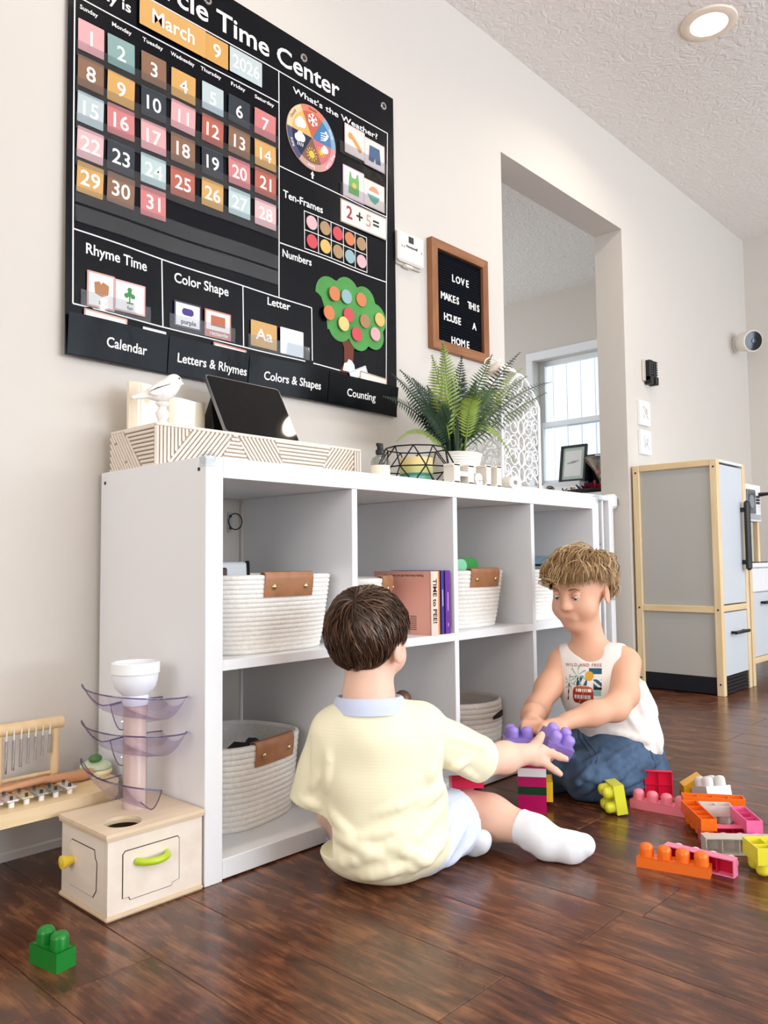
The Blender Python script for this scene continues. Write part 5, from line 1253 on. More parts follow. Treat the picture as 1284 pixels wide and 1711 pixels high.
# tower: wooden post in a clear tube, funnel cup, three clear spiral ramps
tx_, ty_ = -0.080, 0.100
m = MB(); m.cyl((tx_, ty_, qh), (tx_, ty_, 0.335), 0.0195, n=24); m.build('post', wood('post_wood', '#ecd5c6', '#dfbfae', (30, 30, 4), 0.4), mr, smooth=40)
M_pc = glass_mat('clear_ramp_plastic', '#efebf6', 0.06, 0.78)
m = MB(); m.lathe([(0.0205, qh), (0.0215, qh), (0.0215, 0.335), (0.0205, 0.335)], (tx_, ty_, 0), 28, closed=True); m.build('clear_sleeve', glass_mat('clear_sleeve', '#fbfbfd', 0.04, 0.92), mr, smooth=40)
M_cup = mat('funnel_white', '#eef0f6', rough=0.25)
m = MB(); m.lathe([(0.022, 0.318), (0.024, 0.326), (0.023, 0.336), (0.036, 0.350), (0.040, 0.366), (0.040, 0.392), (0.0375, 0.394), (0.0375, 0.368), (0.034, 0.354), (0.018, 0.338), (0.018, 0.318)], (tx_, ty_, 0), 36, closed=True); m.build('funnel_cup', M_cup, mr, smooth=40)
m = MB(); m.lathe([(0.0405, 0.374), (0.0425, 0.375), (0.0425, 0.393), (0.0405, 0.394)], (tx_, ty_, 0), 36, closed=True); m.build('cup_rim', mat('rim_white', '#f7f7f8', rough=0.3), mr, smooth=40)
M_edge = glass_mat('ramp_edge', '#b4acd0', 0.05, 0.75)
def ramp(z0, z1, a0, turn):
    n_, q_ = 48, 8; vs = []; fs = []; rimp = []; rimi = []
    for i in range(n_+1):
        u = i/n_; a_ = R(a0+turn*u); z = z0+(z1-z0)*u
        for j in range(q_+1):
            v = j/q_; r_ = 0.022+0.068*v; zz = z+0.030*(2*v-0.85)**2 - 0.006 if v > 0.42 else z - 0.006 + 0.014*(0.42-v)
            vs.append((tx_+r_*math.cos(a_), ty_+r_*math.sin(a_), zz))
        rimp.append(vs[-1]); rimi.append(vs[-1-q_])
    for i in range(n_):
        for j in range(q_): fs.append((i*(q_+1)+j, i*(q_+1)+j+1, (i+1)*(q_+1)+j+1, (i+1)*(q_+1)+j))
    m = MB(); m.add(vs, fs); ro = m.build('spiral_ramp', M_pc, mr, smooth=60)
    m = MB(); m.tube(rimp, 0.0013, 6); m.tube(vs[:q_+1], 0.0012, 6); m.tube(vs[-q_-1:], 0.0012, 6); m.build('ramp_rim', M_edge, ro, smooth=60)
ramp(0.325, 0.272, 150, 300); ramp(0.262, 0.208, 150, 300); ramp(0.196, 0.150, 150, 120)

# ------------------------------------------------------------------ low music bench along the wall
mu = thing('music_bench', 'low wooden music bench with metal bars and hanging chimes', 'toy', (-0.28, 0.28, 0))
zt, zb_ = 0.152, 0.128
out = [(-0.56, 0.185)] + [(-0.14+0.093*math.sin(R(a_))*1.25, 0.2775-0.0925*math.cos(R(a_))) for a_ in range(0, 181, 12)] + [(-0.56, 0.37)]
m = MB(); m.prism(out, zb_, zt); m.build('board', wood('bench_pine', '#e7cfa6', '#dcbd8c', (3, 50, 50), 0.45), mu)
for (x0, x1) in ((-0.54, -0.51), (-0.075, -0.05)):
    m = MB(); m.box((x0, 0.22, 0), (x1, 0.345, zb_), bev=0.004); m.build('leg', M_birch2, mu)
M_pine = wood('chime_pine', '#e8cda4', '#dab988', (50, 50, 5), 0.45)
for x in (-0.226, -0.118):
    m = MB(); m.tube([(x, 0.335, zt-0.002), (x, 0.335, 0.252)], 0.0085, 14); m.build('chime_post', M_pine, mu, smooth=50)
m = MB(); m.tube([(-0.240, 0.335, 0.262), (-0.104, 0.335, 0.262)], 0.0115, 18); m.build('chime_beam', M_pine, mu, smooth=50)
m = MB(); m.tube([(-0.226, 0.335, zt+0.016), (-0.118, 0.335, zt+0.016)], 0.0042, 10); m.build('chime_rail', M_pine, mu, smooth=50)
M_steel = mat('chime_steel', '#c3c6cb', rough=0.2, metal=1.0)
for i in range(7):
    x = -0.214+0.0136*i; L_ = 0.060-0.0042*i
    m = MB(); m.tube([(x, 0.324, 0.262), (x, 0.326, 0.243)], 0.0014, 6); co = m.build('chime_cord', mat('white_cord', '#e9e6e0', rough=0.7), mu)
    m = MB(); m.tube([(x, 0.326, 0.243), (x-0.0008, 0.327, 0.243-L_)], 0.0027, 10); m.build('chime', M_steel, mu, smooth=50)
cols = ['#cfcad2', '#d6d3da', '#d8d7b8', '#a9b3ae', '#8e9995', '#e9e9e6']
for i in range(6):
    x = -0.272+0.0265*i; Mx = Matrix.Translation((x, 0.238, zt)) @ Matrix.Rotation(R(-4), 4, 'Z'); hl = 0.030-0.0012*i
    m = MB(); m.box((-0.010, -hl, 0.010), (0.010, hl, 0.0135), bev=0.001, M=Mx); bo = m.build('note_bar', mat('bar'+cols[i], cols[i], rough=0.22, metal=0.75), mu)
    for yy in (-hl+0.009, hl-0.009):
        m = MB(); m.cyl((0, yy, 0.0135), (0, yy, 0.0185), 0.0028, n=10, M=Mx); m.build('bolt', M_screw, bo)
        m = MB(); m.cyl((0, yy, 0), (0, yy, 0.010), 0.005, n=12, M=Mx); m.build('felt_foot', mat('foot_white', '#eeeae2', rough=0.7), bo)
# ridged guiro and mallet on the bench
t = thing('ridged_stick', 'ridged wooden scraper stick lying on the music bench', 'instrument', (-0.20, 0.302, zt))
m = MB(); prof = []
pts = []; rs = []
for i in range(40):
    u = i/39; pts.append((-0.275+0.165*u, 0.305+0.004*u, zt+0.0095)); rs.append(0.0092-0.0022*(1 if (i % 4) < 2 else 0))
m.tube(pts, rs, 12); m.build('stick', wood('guiro_wood', '#c58a5a', '#b27548', (40, 40, 40), 0.5), t, smooth=30)
t = thing('mallet', 'wooden mallet with white cord lying across the music bench', 'mallet', (-0.15, 0.272, zt))
m = MB(); m.tube([(-0.29, 0.258, zt+0.020), (-0.17, 0.272, zt+0.021), (-0.120, 0.279, zt+0.014), (-0.085, 0.284, zt+0.012), (-0.068, 0.287, zt+0.012)], [0.0045, 0.006, 0.0095, 0.0115, 0.009], 14); m.build('handle', wood('mallet_wood', '#cf9a72', '#bd855d', (10, 40, 40), 0.4), t, smooth=50)
m = MB(); m.tube([(-0.060+0.012*math.cos(R(24*i)), 0.290+0.008*math.sin(R(24*i)), zt+0.002) for i in range(15)], 0.0016, 6, closed=True); m.build('cord_loop', MATS['white_cord'], t)
t = thing('wooden_castanet', 'cream and green round castanet lying at the end of the music bench', 'instrument', (-0.04, 0.315, zt))
m = MB(); m.lathe([(0, 0), (0.028, 0), (0.032, 0.006), (0.030, 0.012), (0, 0.013)], (-0.045, 0.312, zt), 28); m.build('lower_shell', mat('castanet_cream', '#e9dfb8', rough=0.5), t, smooth=40)
m = MB(); m.lathe([(0, 0.0135), (0.030, 0.0135), (0.030, 0.019), (0.016, 0.028), (0, 0.030)], (-0.045, 0.312, zt), 28); m.build('upper_shell', mat('castanet_green', '#cdd7b4', rough=0.5), t, smooth=40)
m = MB(); m.ball((-0.052, 0.300, zt+0.034), (0.014, 0.010, 0.008), 14, 8); m.build('frog_top', mat('frog_green', '#4f7a45', rough=0.5), t, smooth=50)

# ------------------------------------------------------------------ toy building blocks
U = 0.032
def make_block(label, nx, ny, hb, col, loc, rz=0.0, rx=0.0, ry=0.0, inner=None, translucent=False, studs=True, stud_col=None, gloss=0.28):
    """one block: shell open underneath with ribs, and a tall domed stud per unit; origin at the centre of its underside"""
    o = bpy.data.objects.new('building_block', None); COL.objects.link(o); o.empty_display_size = 0.02
    tag(o, label, 'block', 'toy building blocks')
    o.matrix_world = Matrix.Translation(loc) @ Matrix.Rotation(rz, 4, 'Z') @ Matrix.Rotation(rx, 4, 'X') @ Matrix.Rotation(ry, 4, 'Y')
    mt = glass_mix(col) if translucent else mat('block'+col, col, rough=gloss, spec=0.5)
    w, d = nx*U-0.0006, ny*U-0.0006; e = 0.0020
    m = MB()
    m.box((-w/2, -d/2, 0), (w/2, -d/2+e, hb)); m.box((-w/2, d/2-e, 0), (w/2, d/2, hb))
    m.box((-w/2, -d/2+e, 0), (-w/2+e, d/2-e, hb)); m.box((w/2-e, -d/2+e, 0), (w/2, d/2-e, hb))
    m.box((-w/2, -d/2, hb-e), (w/2, d/2, hb), bev=0.0008)
    m.build('shell', mt, o, world=False)
    m = MB(); mi = mat('block'+inner, inner, rough=gloss) if inner else mt
    for i in range(1, nx): m.box((-w/2+i*U-0.0008, -d/2+e, 0.003), (-w/2+i*U+0.0008, d/2-e, hb-e))
    for j in range(1, ny): m.box((-w/2+e, -d/2+j*U-0.0008, 0.003), (w/2-e, -d/2+j*U+0.0008, hb-e))
    if inner: m.box((-w/2+e, -d/2+e, hb-e-0.0012), (w/2-e, d/2-e, hb-e-0.0002))
    if m.v: m.build('inner_ribs', mi, o, world=False)
    if studs:
        key = ('stud', col, translucent, stud_col)
        if key not in STUD:
            q = MB(); q.lathe([(0.0128, 0), (0.0128, 0.0135), (0.0120, 0.0170), (0.0095, 0.0203), (0.0055, 0.0222), (0, 0.0228)], n=18); STUD[key] = q.mesh('stud', 35)
            STUD[key].materials.append(mat('block'+stud_col, stud_col, rough=gloss) if stud_col else mt)
        for i in range(nx):
            for j in range(ny): link('stud', STUD[key], None, o, loc=(-w/2+U*(i+0.5)-0.0003, -d/2+U*(j+0.5)-0.0003, hb-0.0002))
    return o
STUD = {}
def glass_mix(col):
    nm = 'block_clear'+col
    if nm in MATS: return MATS[nm]
    m = mat(nm, col, rough=0.2, trans=0.35); return m
make_block('green two-stud block alone on the floor at bottom left', 2, 1, 0.027, '#117a28', (-0.2985, -0.061, 0), R(-80))
make_block('orange four-stud block nearest the camera on the right', 4, 1, 0.019, '#f0701c', (0.6215, -0.5785, 0), R(-76.5))
make_block('magenta hollow block on its side behind the near orange block', 4, 1, 0.022, '#ef86aa', (0.648, -0.612, 0.0165), R(-88), rx=R(-90), inner='#c9123a', stud_col='#f2e4e8')
make_block('yellow upside-down block at the right edge of the pile', 4, 2, 0.030, '#e6dc3c', (0.742, -0.735, 0.0545), R(-48), rx=R(180))
make_block('long milky white block lying on its side in the pile', 4, 1, 0.032, '#efe6dc', (0.772, -0.645, 0.0165), R(-52), rx=R(-90), translucent=True)
make_block('orange hollow block turned upside down across the pile', 4, 1, 0.024, '#f0701c', (0.962, -0.522, 0.0485), R(-59), rx=R(180))
make_block('orange upside-down block pointing towards the camera in the pile', 4, 1, 0.024, '#ef6d1a', (0.848, -0.535, 0.0485), R(40), rx=R(180))
make_block('pink upside-down block beside the white one in the pile', 3, 1, 0.024, '#ee6fa4', (0.885, -0.618, 0.0485), R(38), rx=R(180), inner='#d8457f')
make_block('small white block under the orange ones in the pile', 2, 1, 0.022, '#f1e9e4', (0.915, -0.545, 0.0465), R(-56), rx=R(180), translucent=True)
make_block('red and pink block half hidden behind the long white block', 3, 1, 0.020, '#e0577f', (0.832, -0.595, 0.012), R(-50), rx=R(-90), inner='#c9123a')
make_block('pink four-stud block lying before the red block', 4, 1, 0.019, '#ec7f93', (0.936, -0.412, 0), R(-85.5))
make_block('red hollow block standing on its side behind the pink one', 2, 2, 0.012, '#e2163f', (1.022, -0.372, 0.0325), R(-60), rx=R(-90), inner='#d4103a')
make_block('white block lying behind the orange ones', 2, 2, 0.022, '#f3f1ee', (1.098, -0.468, 0.010), R(-35), rx=R(-14), translucent=True, studs=True)
make_block('yellow-green block leaning against the boy knee', 2, 2, 0.024, '#dfe03c', (0.872, -0.352, 0.036), R(-150), rx=R(98), ry=R(14))
t = thing('wedge_block', 'golden yellow roof wedge block at the back of the pile', 'block', (1.125, -0.415, 0), R(-50), 'toy building blocks')
m = MB(); m.add([(-0.03, -0.018, 0), (0.03, -0.018, 0), (0.03, 0.018, 0), (-0.03, 0.018, 0), (-0.03, -0.018, 0.020), (0.012, -0.018, 0.046), (0.030, -0.018, 0.030), (-0.03, 0.018, 0.020), (0.012, 0.018, 0.046), (0.030, 0.018, 0.030)],
    [(0, 1, 2, 3), (0, 1, 6, 5, 4), (3, 7, 8, 9, 2), (0, 4, 7, 3), (4, 5, 8, 7), (5, 6, 9, 8), (1, 2, 9, 6)]); m.build('wedge', mat('block_gold', '#f2b727', rough=0.28), t, world=False)
for k in (-1, 1):
    m = MB(); m.box((0.010*k-0.006, -0.0195, 0.003), (0.010*k+0.006, -0.0178, 0.016)); m.build('slot', mat('block_gold_dark', '#d9981a', rough=0.4), t, world=False)
# the tower the children build
SXc, SYc, SR = 0.7605, -0.1880, R(-57)
z = 0.0
for (h, c, lab) in ((0.040, '#b80f5d', 'magenta base block of the small tower'), (0.018, '#0c3d22', 'dark green layer of the small tower'), (0.022, '#b80f5d', 'magenta layer above the green one in the tower'), (0.019, '#f1eeee', 'white layer near the top of the tower'), (0.016, '#b8104f', 'magenta top layer of the tower under the hand')):
    make_block(lab, 2, 2, h, c, (SXc, SYc, z), SR, studs=(h == 0.016)); z += h
make_block('yellow block standing right behind the tower', 1, 2, 0.046, '#ecc928', (0.818, -0.188, 0.012), SR, studs=False)
make_block('magenta upside-down block resting on the toddler lap', 2, 2, 0.022, '#d8124c', (0.480, -0.212, 0.134), R(-46), rx=R(168), inner='#c40f45', studs=False)
make_block('purple block held at the left between the hands', 2, 2, 0.034, '#9a84d8', (0.728, -0.176, 0.136), R(-46))
make_block('tilted purple block held between the two children', 2, 2, 0.030, '#a992e2', (0.742, -0.255, 0.148), R(-46), ry=R(24), rx=R(22), translucent=True, stud_col='#a18bdc')
# ------------------------------------------------------------------ toy fridge and play kitchen
M_pine2 = wood('play_pine', '#ecd6ae', '#e0c393', (40, 40, 4), 0.5); M_pine3 = wood('play_pine_rail', '#ecd6ae', '#e0c393', (4, 4, 40), 0.5)
M_greyp = mat('grey_play_panel', '#b5b4ae', rough=0.5); M_greyd = mat('pale_grey_door', '#cdd4da', rough=0.4)
fr_ = thing('toy_fridge', 'grey play fridge with pale wooden frame and black handle', 'toy fridge', (2.70, 0.21, 0))
rx0, rx1, ry0, ry1, rh = 2.532, 2.868, 0.022, 0.395, 0.985
pw = 0.030
for (x, y) in ((rx0, ry0), (rx1-pw, ry0), (rx0, ry1-pw), (rx1-pw, ry1-pw)):
    m = MB(); m.box((x, y, 0), (x+pw, y+pw, rh-0.001), bev=0.002); m.build('post', M_pine2, fr_)
for x in (rx0, rx1-pw):
    for (z0, z1) in ((rh-0.028, rh), (0.340, 0.368)):
        m = MB(); m.box((x+0.002, ry0+pw, z0), (x+pw-0.002, ry1-pw, z1), bev=0.002); m.build('rail', M_pine3, fr_)
    m = MB(); m.box((x+0.012, ry0+pw, 0.368), (x+0.018, ry1-pw, rh-0.028)); m.build('upper_panel', M_greyp, fr_)
    m = MB(); m.box((x+0.012, ry0+pw, 0.075), (x+0.018, ry1-pw, 0.340)); m.build('lower_panel', M_greyp, fr_)
    m = MB(); m.box((x+0.012, ry0+pw, 0.006), (x+0.018, ry1-pw, 0.074)); m.build('plinth', mat('navy_plinth', '#0c0f17', rough=0.5), fr_)
m = MB(); m.box((rx0+0.004, ry0+0.002, rh-0.012), (rx1-0.004, ry1, rh), bev=0.002); m.build('top', mat('fridge_top', '#eef0f0', rough=0.4), fr_)
m = MB(); m.box((rx0+pw, ry1-0.012, 0.01), (rx1-pw, ry1-0.004, rh-0.02)); m.build('back', M_greyp, fr_)
m = MB(); m.box((rx0+pw+0.002, ry0+0.004, 0.375), (rx1-pw-0.002, ry0+0.020, rh-0.020), bev=0.002); dr = m.build('upper_door', M_greyd, fr_)
m = MB(); m.box((rx1-pw-0.045, ry0-0.034, 0.515), (rx1-pw-0.012, ry0-0.012, 0.820), bev=0.008); m.box((rx1-pw-0.035, ry0-0.014, 0.54), (rx1-pw-0.022, ry0+0.005, 0.56)); m.box((rx1-pw-0.035, ry0-0.014, 0.77), (rx1-pw-0.022, ry0+0.005, 0.79)); m.build('handle', M_black, dr, label='long black door handle')
m = MB(); m.box((rx0+pw, ry0+0.002, 0.344), (rx1-pw, ry0+0.022, 0.370), bev=0.002); m.build('front_rail', M_pine3, fr_)
m = MB(); m.box((rx0+pw+0.002, ry0+0.004, 0.078), (rx1-pw-0.002, ry0+0.020, 0.340), bev=0.002); dr = m.build('freezer_drawer', M_greyd, fr_)
m = MB(); m.tube([(rx0+0.10, ry0-0.018, 0.255), (rx1-0.075, ry0-0.018, 0.255)], 0.007, 10); m.box((rx0+0.11, ry0-0.018, 0.250), (rx0+0.12, ry0+0.005, 0.260)); m.box((rx1-0.095, ry0-0.018, 0.250), (rx1-0.085, ry0+0.005, 0.260)); m.build('pull', M_black, dr)
for k in range(5):
    m = MB(); m.box((rx0+pw, ry0+0.006, 0.004+0.0145*k), (rx1-pw, ry0+0.018, 0.016+0.0145*k), bev=0.001); m.build('kick_slat', MATS['navy_plinth'], fr_)
for (z, ) in ((0.952,), (0.354,), (0.048,)):
    m = MB(); m.lathe([(0, 0), (0.0045, 0), (0.004, 0.001), (0, 0.001)], n=12, M=Matrix.Translation((rx0, ry0+0.015, z)) @ Matrix.Rotation(R(-90), 4, 'Y')); m.build('bolt_head', M_screw, fr_)
    m = MB(); m.lathe([(0, 0), (0.0045, 0), (0.004, 0.001), (0, 0.001)], n=12, M=Matrix.Translation((rx0, ry1-0.015, z)) @ Matrix.Rotation(R(-90), 4, 'Y')); m.build('bolt_head', M_screw, fr_)
kt = thing('play_kitchen', 'white and grey play kitchen with microwave beside toy fridge', 'toy kitchen', (3.25, 0.21, 0))
kx0, kx1, ky0, ky1 = 2.882, 3.62, 0.020, 0.395
for (x, y, h_) in ((kx0, ky0, 0.525), (kx1-pw, ky0, 0.525), (kx0, ky1-pw, 0.90), (kx1-pw, ky1-pw, 0.90)):
    m = MB(); m.box((x, y, 0), (x+0.028, y+0.028, h_), bev=0.002); m.build('post', M_pine2, kt)
m = MB(); m.box((kx0-0.004, ky0-0.012, 0.525), (kx1+0.004, ky1, 0.545), bev=0.003); m.build('worktop', mat('kitchen_white', '#eef0f2', rough=0.35), kt)
m = MB(); m.box((kx0+0.03, ky0+0.002, 0.415), (kx1-0.03, ky0+0.018, 0.522), bev=0.002); m.build('apron_panel', MATS['kitchen_white'], kt)
for (x0, x1) in ((kx0+0.03, (kx0+kx1)/2-0.003), ((kx0+kx1)/2+0.003, kx1-0.03)):
    m = MB(); m.box((x0, ky0+0.002, 0.125), (x1, ky0+0.018, 0.410), bev=0.002); dr = m.build('cupboard_door', M_greyd, kt)
    m = MB(); m.tube([(x0+0.09, ky0-0.018, 0.365), (x1-0.09, ky0-0.018, 0.365)], 0.007, 10); m.box((x0+0.10, ky0-0.016, 0.36), (x0+0.11, ky0+0.004, 0.37)); m.box((x1-0.11, ky0-0.016, 0.36), (x1-0.10, ky0+0.004, 0.37)); m.build('pull', M_black, dr)
m = MB(); m.box((kx0+0.028, ky0+0.003, 0.095), (kx1-0.028, ky0+0.022, 0.122), bev=0.002); m.build('lower_rail', M_pine3, kt)
m = MB(); m.box((kx0+0.026, ky0+0.03, 0.10), (kx1-0.026, ky1-0.01, 0.115)); m.build('cupboard_floor', M_greyp, kt)
m = MB(); m.box((kx0+0.005, ky0+0.03, 0.13), (kx0+0.012, ky1-0.03, 0.52)); m.build('side_panel', M_greyp, kt)
for x in (kx0+0.004, kx0+0.185):
    m = MB(); m.box((x, ky0+0.02, 0.545), (x+0.022, ky0+0.042, 0.735), bev=0.002); m.build('microwave_leg', M_pine2, kt)
m = MB(); m.box((kx0-0.004, ky0+0.012, 0.735), (kx0+0.215, ky0+0.26, 0.905), bev=0.003); mw = m.build('microwave_box', MATS['kitchen_white'], kt)
m = MB(); m.box((kx0+0.02, ky0+0.006, 0.770), (kx0+0.130, ky0+0.0125, 0.880), bev=0.002); m.build('microwave_window', mat('smoke_window', '#5c6166', rough=0.15), mw)
m = MB(); m.lathe([(0.0, 0), (0.030, 0), (0.030, 0.001), (0, 0.001)], n=24, M=Matrix.Translation((kx0+0.075, ky0+0.0058, 0.825)) @ Matrix.Rotation(R(90), 4, 'X')); m.build('printed_plate', mat('plate_grey', '#8a9096', rough=0.5), mw)
for k in range(6):
    m = MB(); m.box((kx0+0.150+0.022*(k % 2), ky0+0.007, 0.845-0.014*(k//2)), (kx0+0.166+0.022*(k % 2), ky0+0.0125, 0.855-0.014*(k//2)), bev=0.001); m.build('key', M_black, mw)
for k in range(5):
    m = MB(); m.box((kx0+0.01, ky0+0.008, 0.745+0.005*k), (kx0+0.20, ky0+0.0125, 0.747+0.005*k)); m.build('vent_line', mat('vent_grey', '#9aa0a6', rough=0.5), mw)
m = MB(); m.tube([(kx0+0.190, ky0+0.01, 0.862), (kx0+0.205, ky0-0.05, 0.866), (kx0+0.205, ky0-0.05, 0.790)], 0.010, 10); m.build('black_lever', M_black, mw)
m = MB(); m.tube([(kx0+0.07, ky0+0.12, 0.545), (kx0+0.07, ky0+0.12, 0.585), (kx0+0.10, ky0+0.09, 0.600), (kx0+0.14, ky0+0.06, 0.578)], 0.011, 10); m.build('tap', M_black, kt, smooth=50)
m = MB(); m.prism(rrect(0.26, 0.22, 0.02), 0.545, 0.550, M=Matrix.Translation((kx0+0.19, ky0+0.13, 0))); m.build('hob_plate', M_black, kt)
m = MB(); m.box((kx0, ky1-0.02, 0.545), (kx1, ky1-0.006, 0.90)); m.build('splashback', M_greyp, kt)

# ------------------------------------------------------------------ next room: white sideboard under the window and what stands on it
ds = thing('sideboard', 'white sideboard below the window in the next room', 'sideboard', (3.82, 1.55, 0))
dx0, dx1, dy0, dy1, dz = 3.56, 4.10, 0.95, 2.25, 0.975
m = MB(); m.box((dx0-0.015, dy0-0.015, dz-0.025), (dx1, dy1+0.015, dz), bev=0.004); m.build('top', M_trim, ds)
m = MB(); m.box((dx0+0.012, dy0, 0.06), (dx1, dy1, dz-0.025)); m.build('body', M_trim, ds)
for i in range(3):
    for k in range(3):
        y0 = dy0+0.015+(dy1-dy0-0.03)/3*i; z0 = 0.09+0.285*k
        m = MB(); m.box((dx0, y0+0.006, z0), (dx0+0.0115, y0+(dy1-dy0-0.03)/3-0.006, z0+0.275), bev=0.003); dr = m.build('drawer', M_trim, ds)
        m = MB(); m.ball((dx0-0.012, y0+(dy1-dy0-0.03)/6, z0+0.14), 0.013, 12, 8); m.build('knob', M_screw, dr, smooth=50)
for k, (y0, y1, x0, h, c) in enumerate(((1.36, 1.72, 3.80, 0.036, '#e9e7e4'), (1.38, 1.70, 3.82, 0.040, '#f1f0ee'), (1.39, 1.66, 3.84, 0.034, '#dcdcdc'))):
    zz = dz+[0, 0.0362, 0.0764][k]
    t = thing('binder', '%s white binder of the stack under the framed print' % ('bottom', 'middle', 'top')[k], 'binder', ((x0+4.05)/2, (y0+y1)/2, zz), 0, 'stacked white binders')
    m = MB(); m.box((x0, y0, zz), (x0+0.24, y1, zz+0.004)); m.box((x0, y0, zz+h-0.004), (x0+0.24, y1, zz+h)); m.box((x0, y0, zz+0.004), (x0+0.004, y1, zz+h-0.004)); m.build('cover', mat('binder'+c, c, rough=0.5), t)
    m = MB(); m.box((x0+0.006, y0+0.004, zz+0.0045), (x0+0.235, y1-0.004, zz+h-0.0045)); m.build('pages', mat('binder_pages', '#f6f5f2', rough=0.8), t)
zf = dz+0.1108
t = thing('framed_print', 'dark framed script print leaning before the window', 'picture', (3.90, 1.475, zf))
ft = Matrix.Translation((3.895, 1.475, zf)) @ Matrix.Rotation(R(10), 4, 'Y')     # leans back towards the window
w2, h2, fw2 = 0.098, 0.255, 0.017
for (y0, y1, z0, z1, nm) in ((-w2, -w2+fw2, 0, h2, 'frame_side'), (w2-fw2, w2, 0, h2, 'frame_side'), (-w2+fw2, w2-fw2, 0, fw2, 'frame_rail'), (-w2+fw2, w2-fw2, h2-fw2, h2, 'frame_rail')):
    m = MB(); m.box((-0.010, y0, z0), (0.010, y1, z1), bev=0.002, M=ft); m.build(nm, mat('dark_green_frame', '#14201f', rough=0.4), t)
m = MB(); m.box((-0.002, -w2+fw2, fw2), (0.006, w2-fw2, h2-fw2), M=ft); m.build('mat_board', mat('sage_mat', '#b9c6bd', rough=0.7), t)
m = MB(); m.box((-0.0032, -w2+fw2+0.018, fw2+0.022), (-0.0021, w2-fw2-0.018, h2-fw2-0.022), M=ft); m.build('print', mat('print_paper', '#e3e4df', rough=0.7), t)
pts = [(-0.0036, 0.045-0.09*i/40, 0.128+0.010*math.sin(i*0.9)*(1-abs(i-20)/26)+0.0004*i) for i in range(41)]
m = MB(); m.tube(pts, 0.0014, 5, M=ft); m.build('script_line', mat('script_ink', '#5b6063', rough=0.7), t)
t = thing('black_frame', 'black picture frame lying behind the framed print', 'picture', (3.93, 1.36, zf))
m = MB(); m.box((3.955, 1.29, dz+0.002), (3.972, 1.43, dz+0.29), bev=0.003); m.build('back_board', M_black, t)
m = MB(); m.box((3.951, 1.305, dz+0.02), (3.9548, 1.415, dz+0.275), bev=0.001); m.build('glass', MATS['black_glass'], t)
t = thing('copper_ornament', 'small copper desk ornament with a dark wire globe', 'ornament', (3.68, 1.565, dz))
M_cop = mat('copper', '#c58a70', rough=0.3, metal=0.9)
m = MB(); m.lathe([(0, 0), (0.028, 0), (0.026, 0.006), (0.006, 0.010), (0.005, 0.05), (0.013, 0.060), (0.011, 0.085), (0.004, 0.11), (0, 0.135)], (3.68, 1.60, dz), 20); m.build('spindle', M_cop, t, smooth=40)
m = MB(); m.tube([(3.68, 1.60, dz+0.045), (3.68, 1.56, dz+0.045), (3.68, 1.53, dz+0.042)], 0.004, 8); m.build('arm', M_cop, t)
m = MB()
for k in range(5): m.tube([(3.68+0.030*math.cos(R(20*i))*math.cos(R(36*k)), 1.515+0.030*math.cos(R(20*i))*math.sin(R(36*k)), dz+0.042+0.030*math.sin(R(20*i))) for i in range(18)], 0.0022, 5, closed=True)
m.ball((3.68, 1.515, dz+0.042), 0.020, 14, 10); m.build('wire_globe', mat('dark_globe', '#4b4648', rough=0.4, metal=0.5), t, smooth=50)
# tray with coloured paper flowers and a cellophane bouquet
t = thing('craft_tray', 'dark tray holding bright paper scraps in the next room', 'tray', (3.68, 1.22, dz))
m = MB(); m.lathe([(0, 0.002), (0.150, 0.002), (0.175, 0.022), (0.172, 0.025), (0.148, 0.007), (0, 0.007)], (3.70, 1.20, dz), 36); m.build('tray', mat('dark_tray', '#2b2522', rough=0.5), t, smooth=40)
def scrap(lab, col, x, y, r, seed):
    m = MB(); rnd = random.Random(seed)
    for k in range(9):
        a_ = rnd.uniform(0, 6.28); e_ = rnd.uniform(0.2, 1.2); d = Vector((math.cos(a_)*math.cos(e_), math.sin(a_)*math.cos(e_), math.sin(e_))); s_ = d.orthogonal().normalized()
        p_ = Vector((x, y, dz+0.012)); q = p_+d*r
        m.add([p_+s_*r*0.25, p_-s_*r*0.25, q-s_*r*0.45, q+d*r*0.3, q+s_*r*0.45], [(0, 1, 2, 3, 4)]); m.add([p_+s_*r*0.25-d*0.002, q+s_*r*0.45, q+d*r*0.3, q-s_*r*0.45, p_-s_*r*0.25-d*0.002], [(0, 1, 2, 3, 4)])
    m.build('paper_scrap', mat('scrap'+col, col, rough=0.6), label=lab, cat='paper scrap')
scrap('orange crumpled paper scrap on the dark tray', '#c98a3c', 3.66, 1.335, 0.036, 1); scrap('deep blue crumpled paper scrap on the dark tray', '#1c2a72', 3.64, 1.245, 0.062, 2); scrap('crimson crumpled paper scrap on the dark tray', '#b8123a', 3.62, 1.175, 0.060, 3); scrap('brown crumpled paper scrap on the dark tray', '#57362a', 3.60, 1.365, 0.03, 4)
t = thing('wrapped_bouquet', 'cream cellophane-wrapped bouquet with red flowers in the next room', 'bouquet', (3.76, 1.17, dz+0.01))
F_ = MB(); n_ = 22; vs = []; rnd = random.Random(9)
rings_ = [(0.02, 0.03), (0.035, 0.08), (0.06, 0.15), (0.10, 0.215), (0.115, 0.235), (0.09, 0.245)]
for (r_, z) in rings_:
    for j in range(n_):
        k_ = r_*(1+0.22*(1 if j % 2 else -1)*min(1, z*5)); vs.append((3.78+k_*math.cos(2*math.pi*j/n_), 1.17+k_*math.sin(2*math.pi*j/n_), dz+z))
F_.add(vs, [(i*n_+j, i*n_+(j+1) % n_, (i+1)*n_+(j+1) % n_, (i+1)*n_+j) for i in range(len(rings_)-1) for j in range(n_)]); F_.build('wrap', glass_mat('cream_cellophane', '#efe2d0', 0.15, 0.45), t)
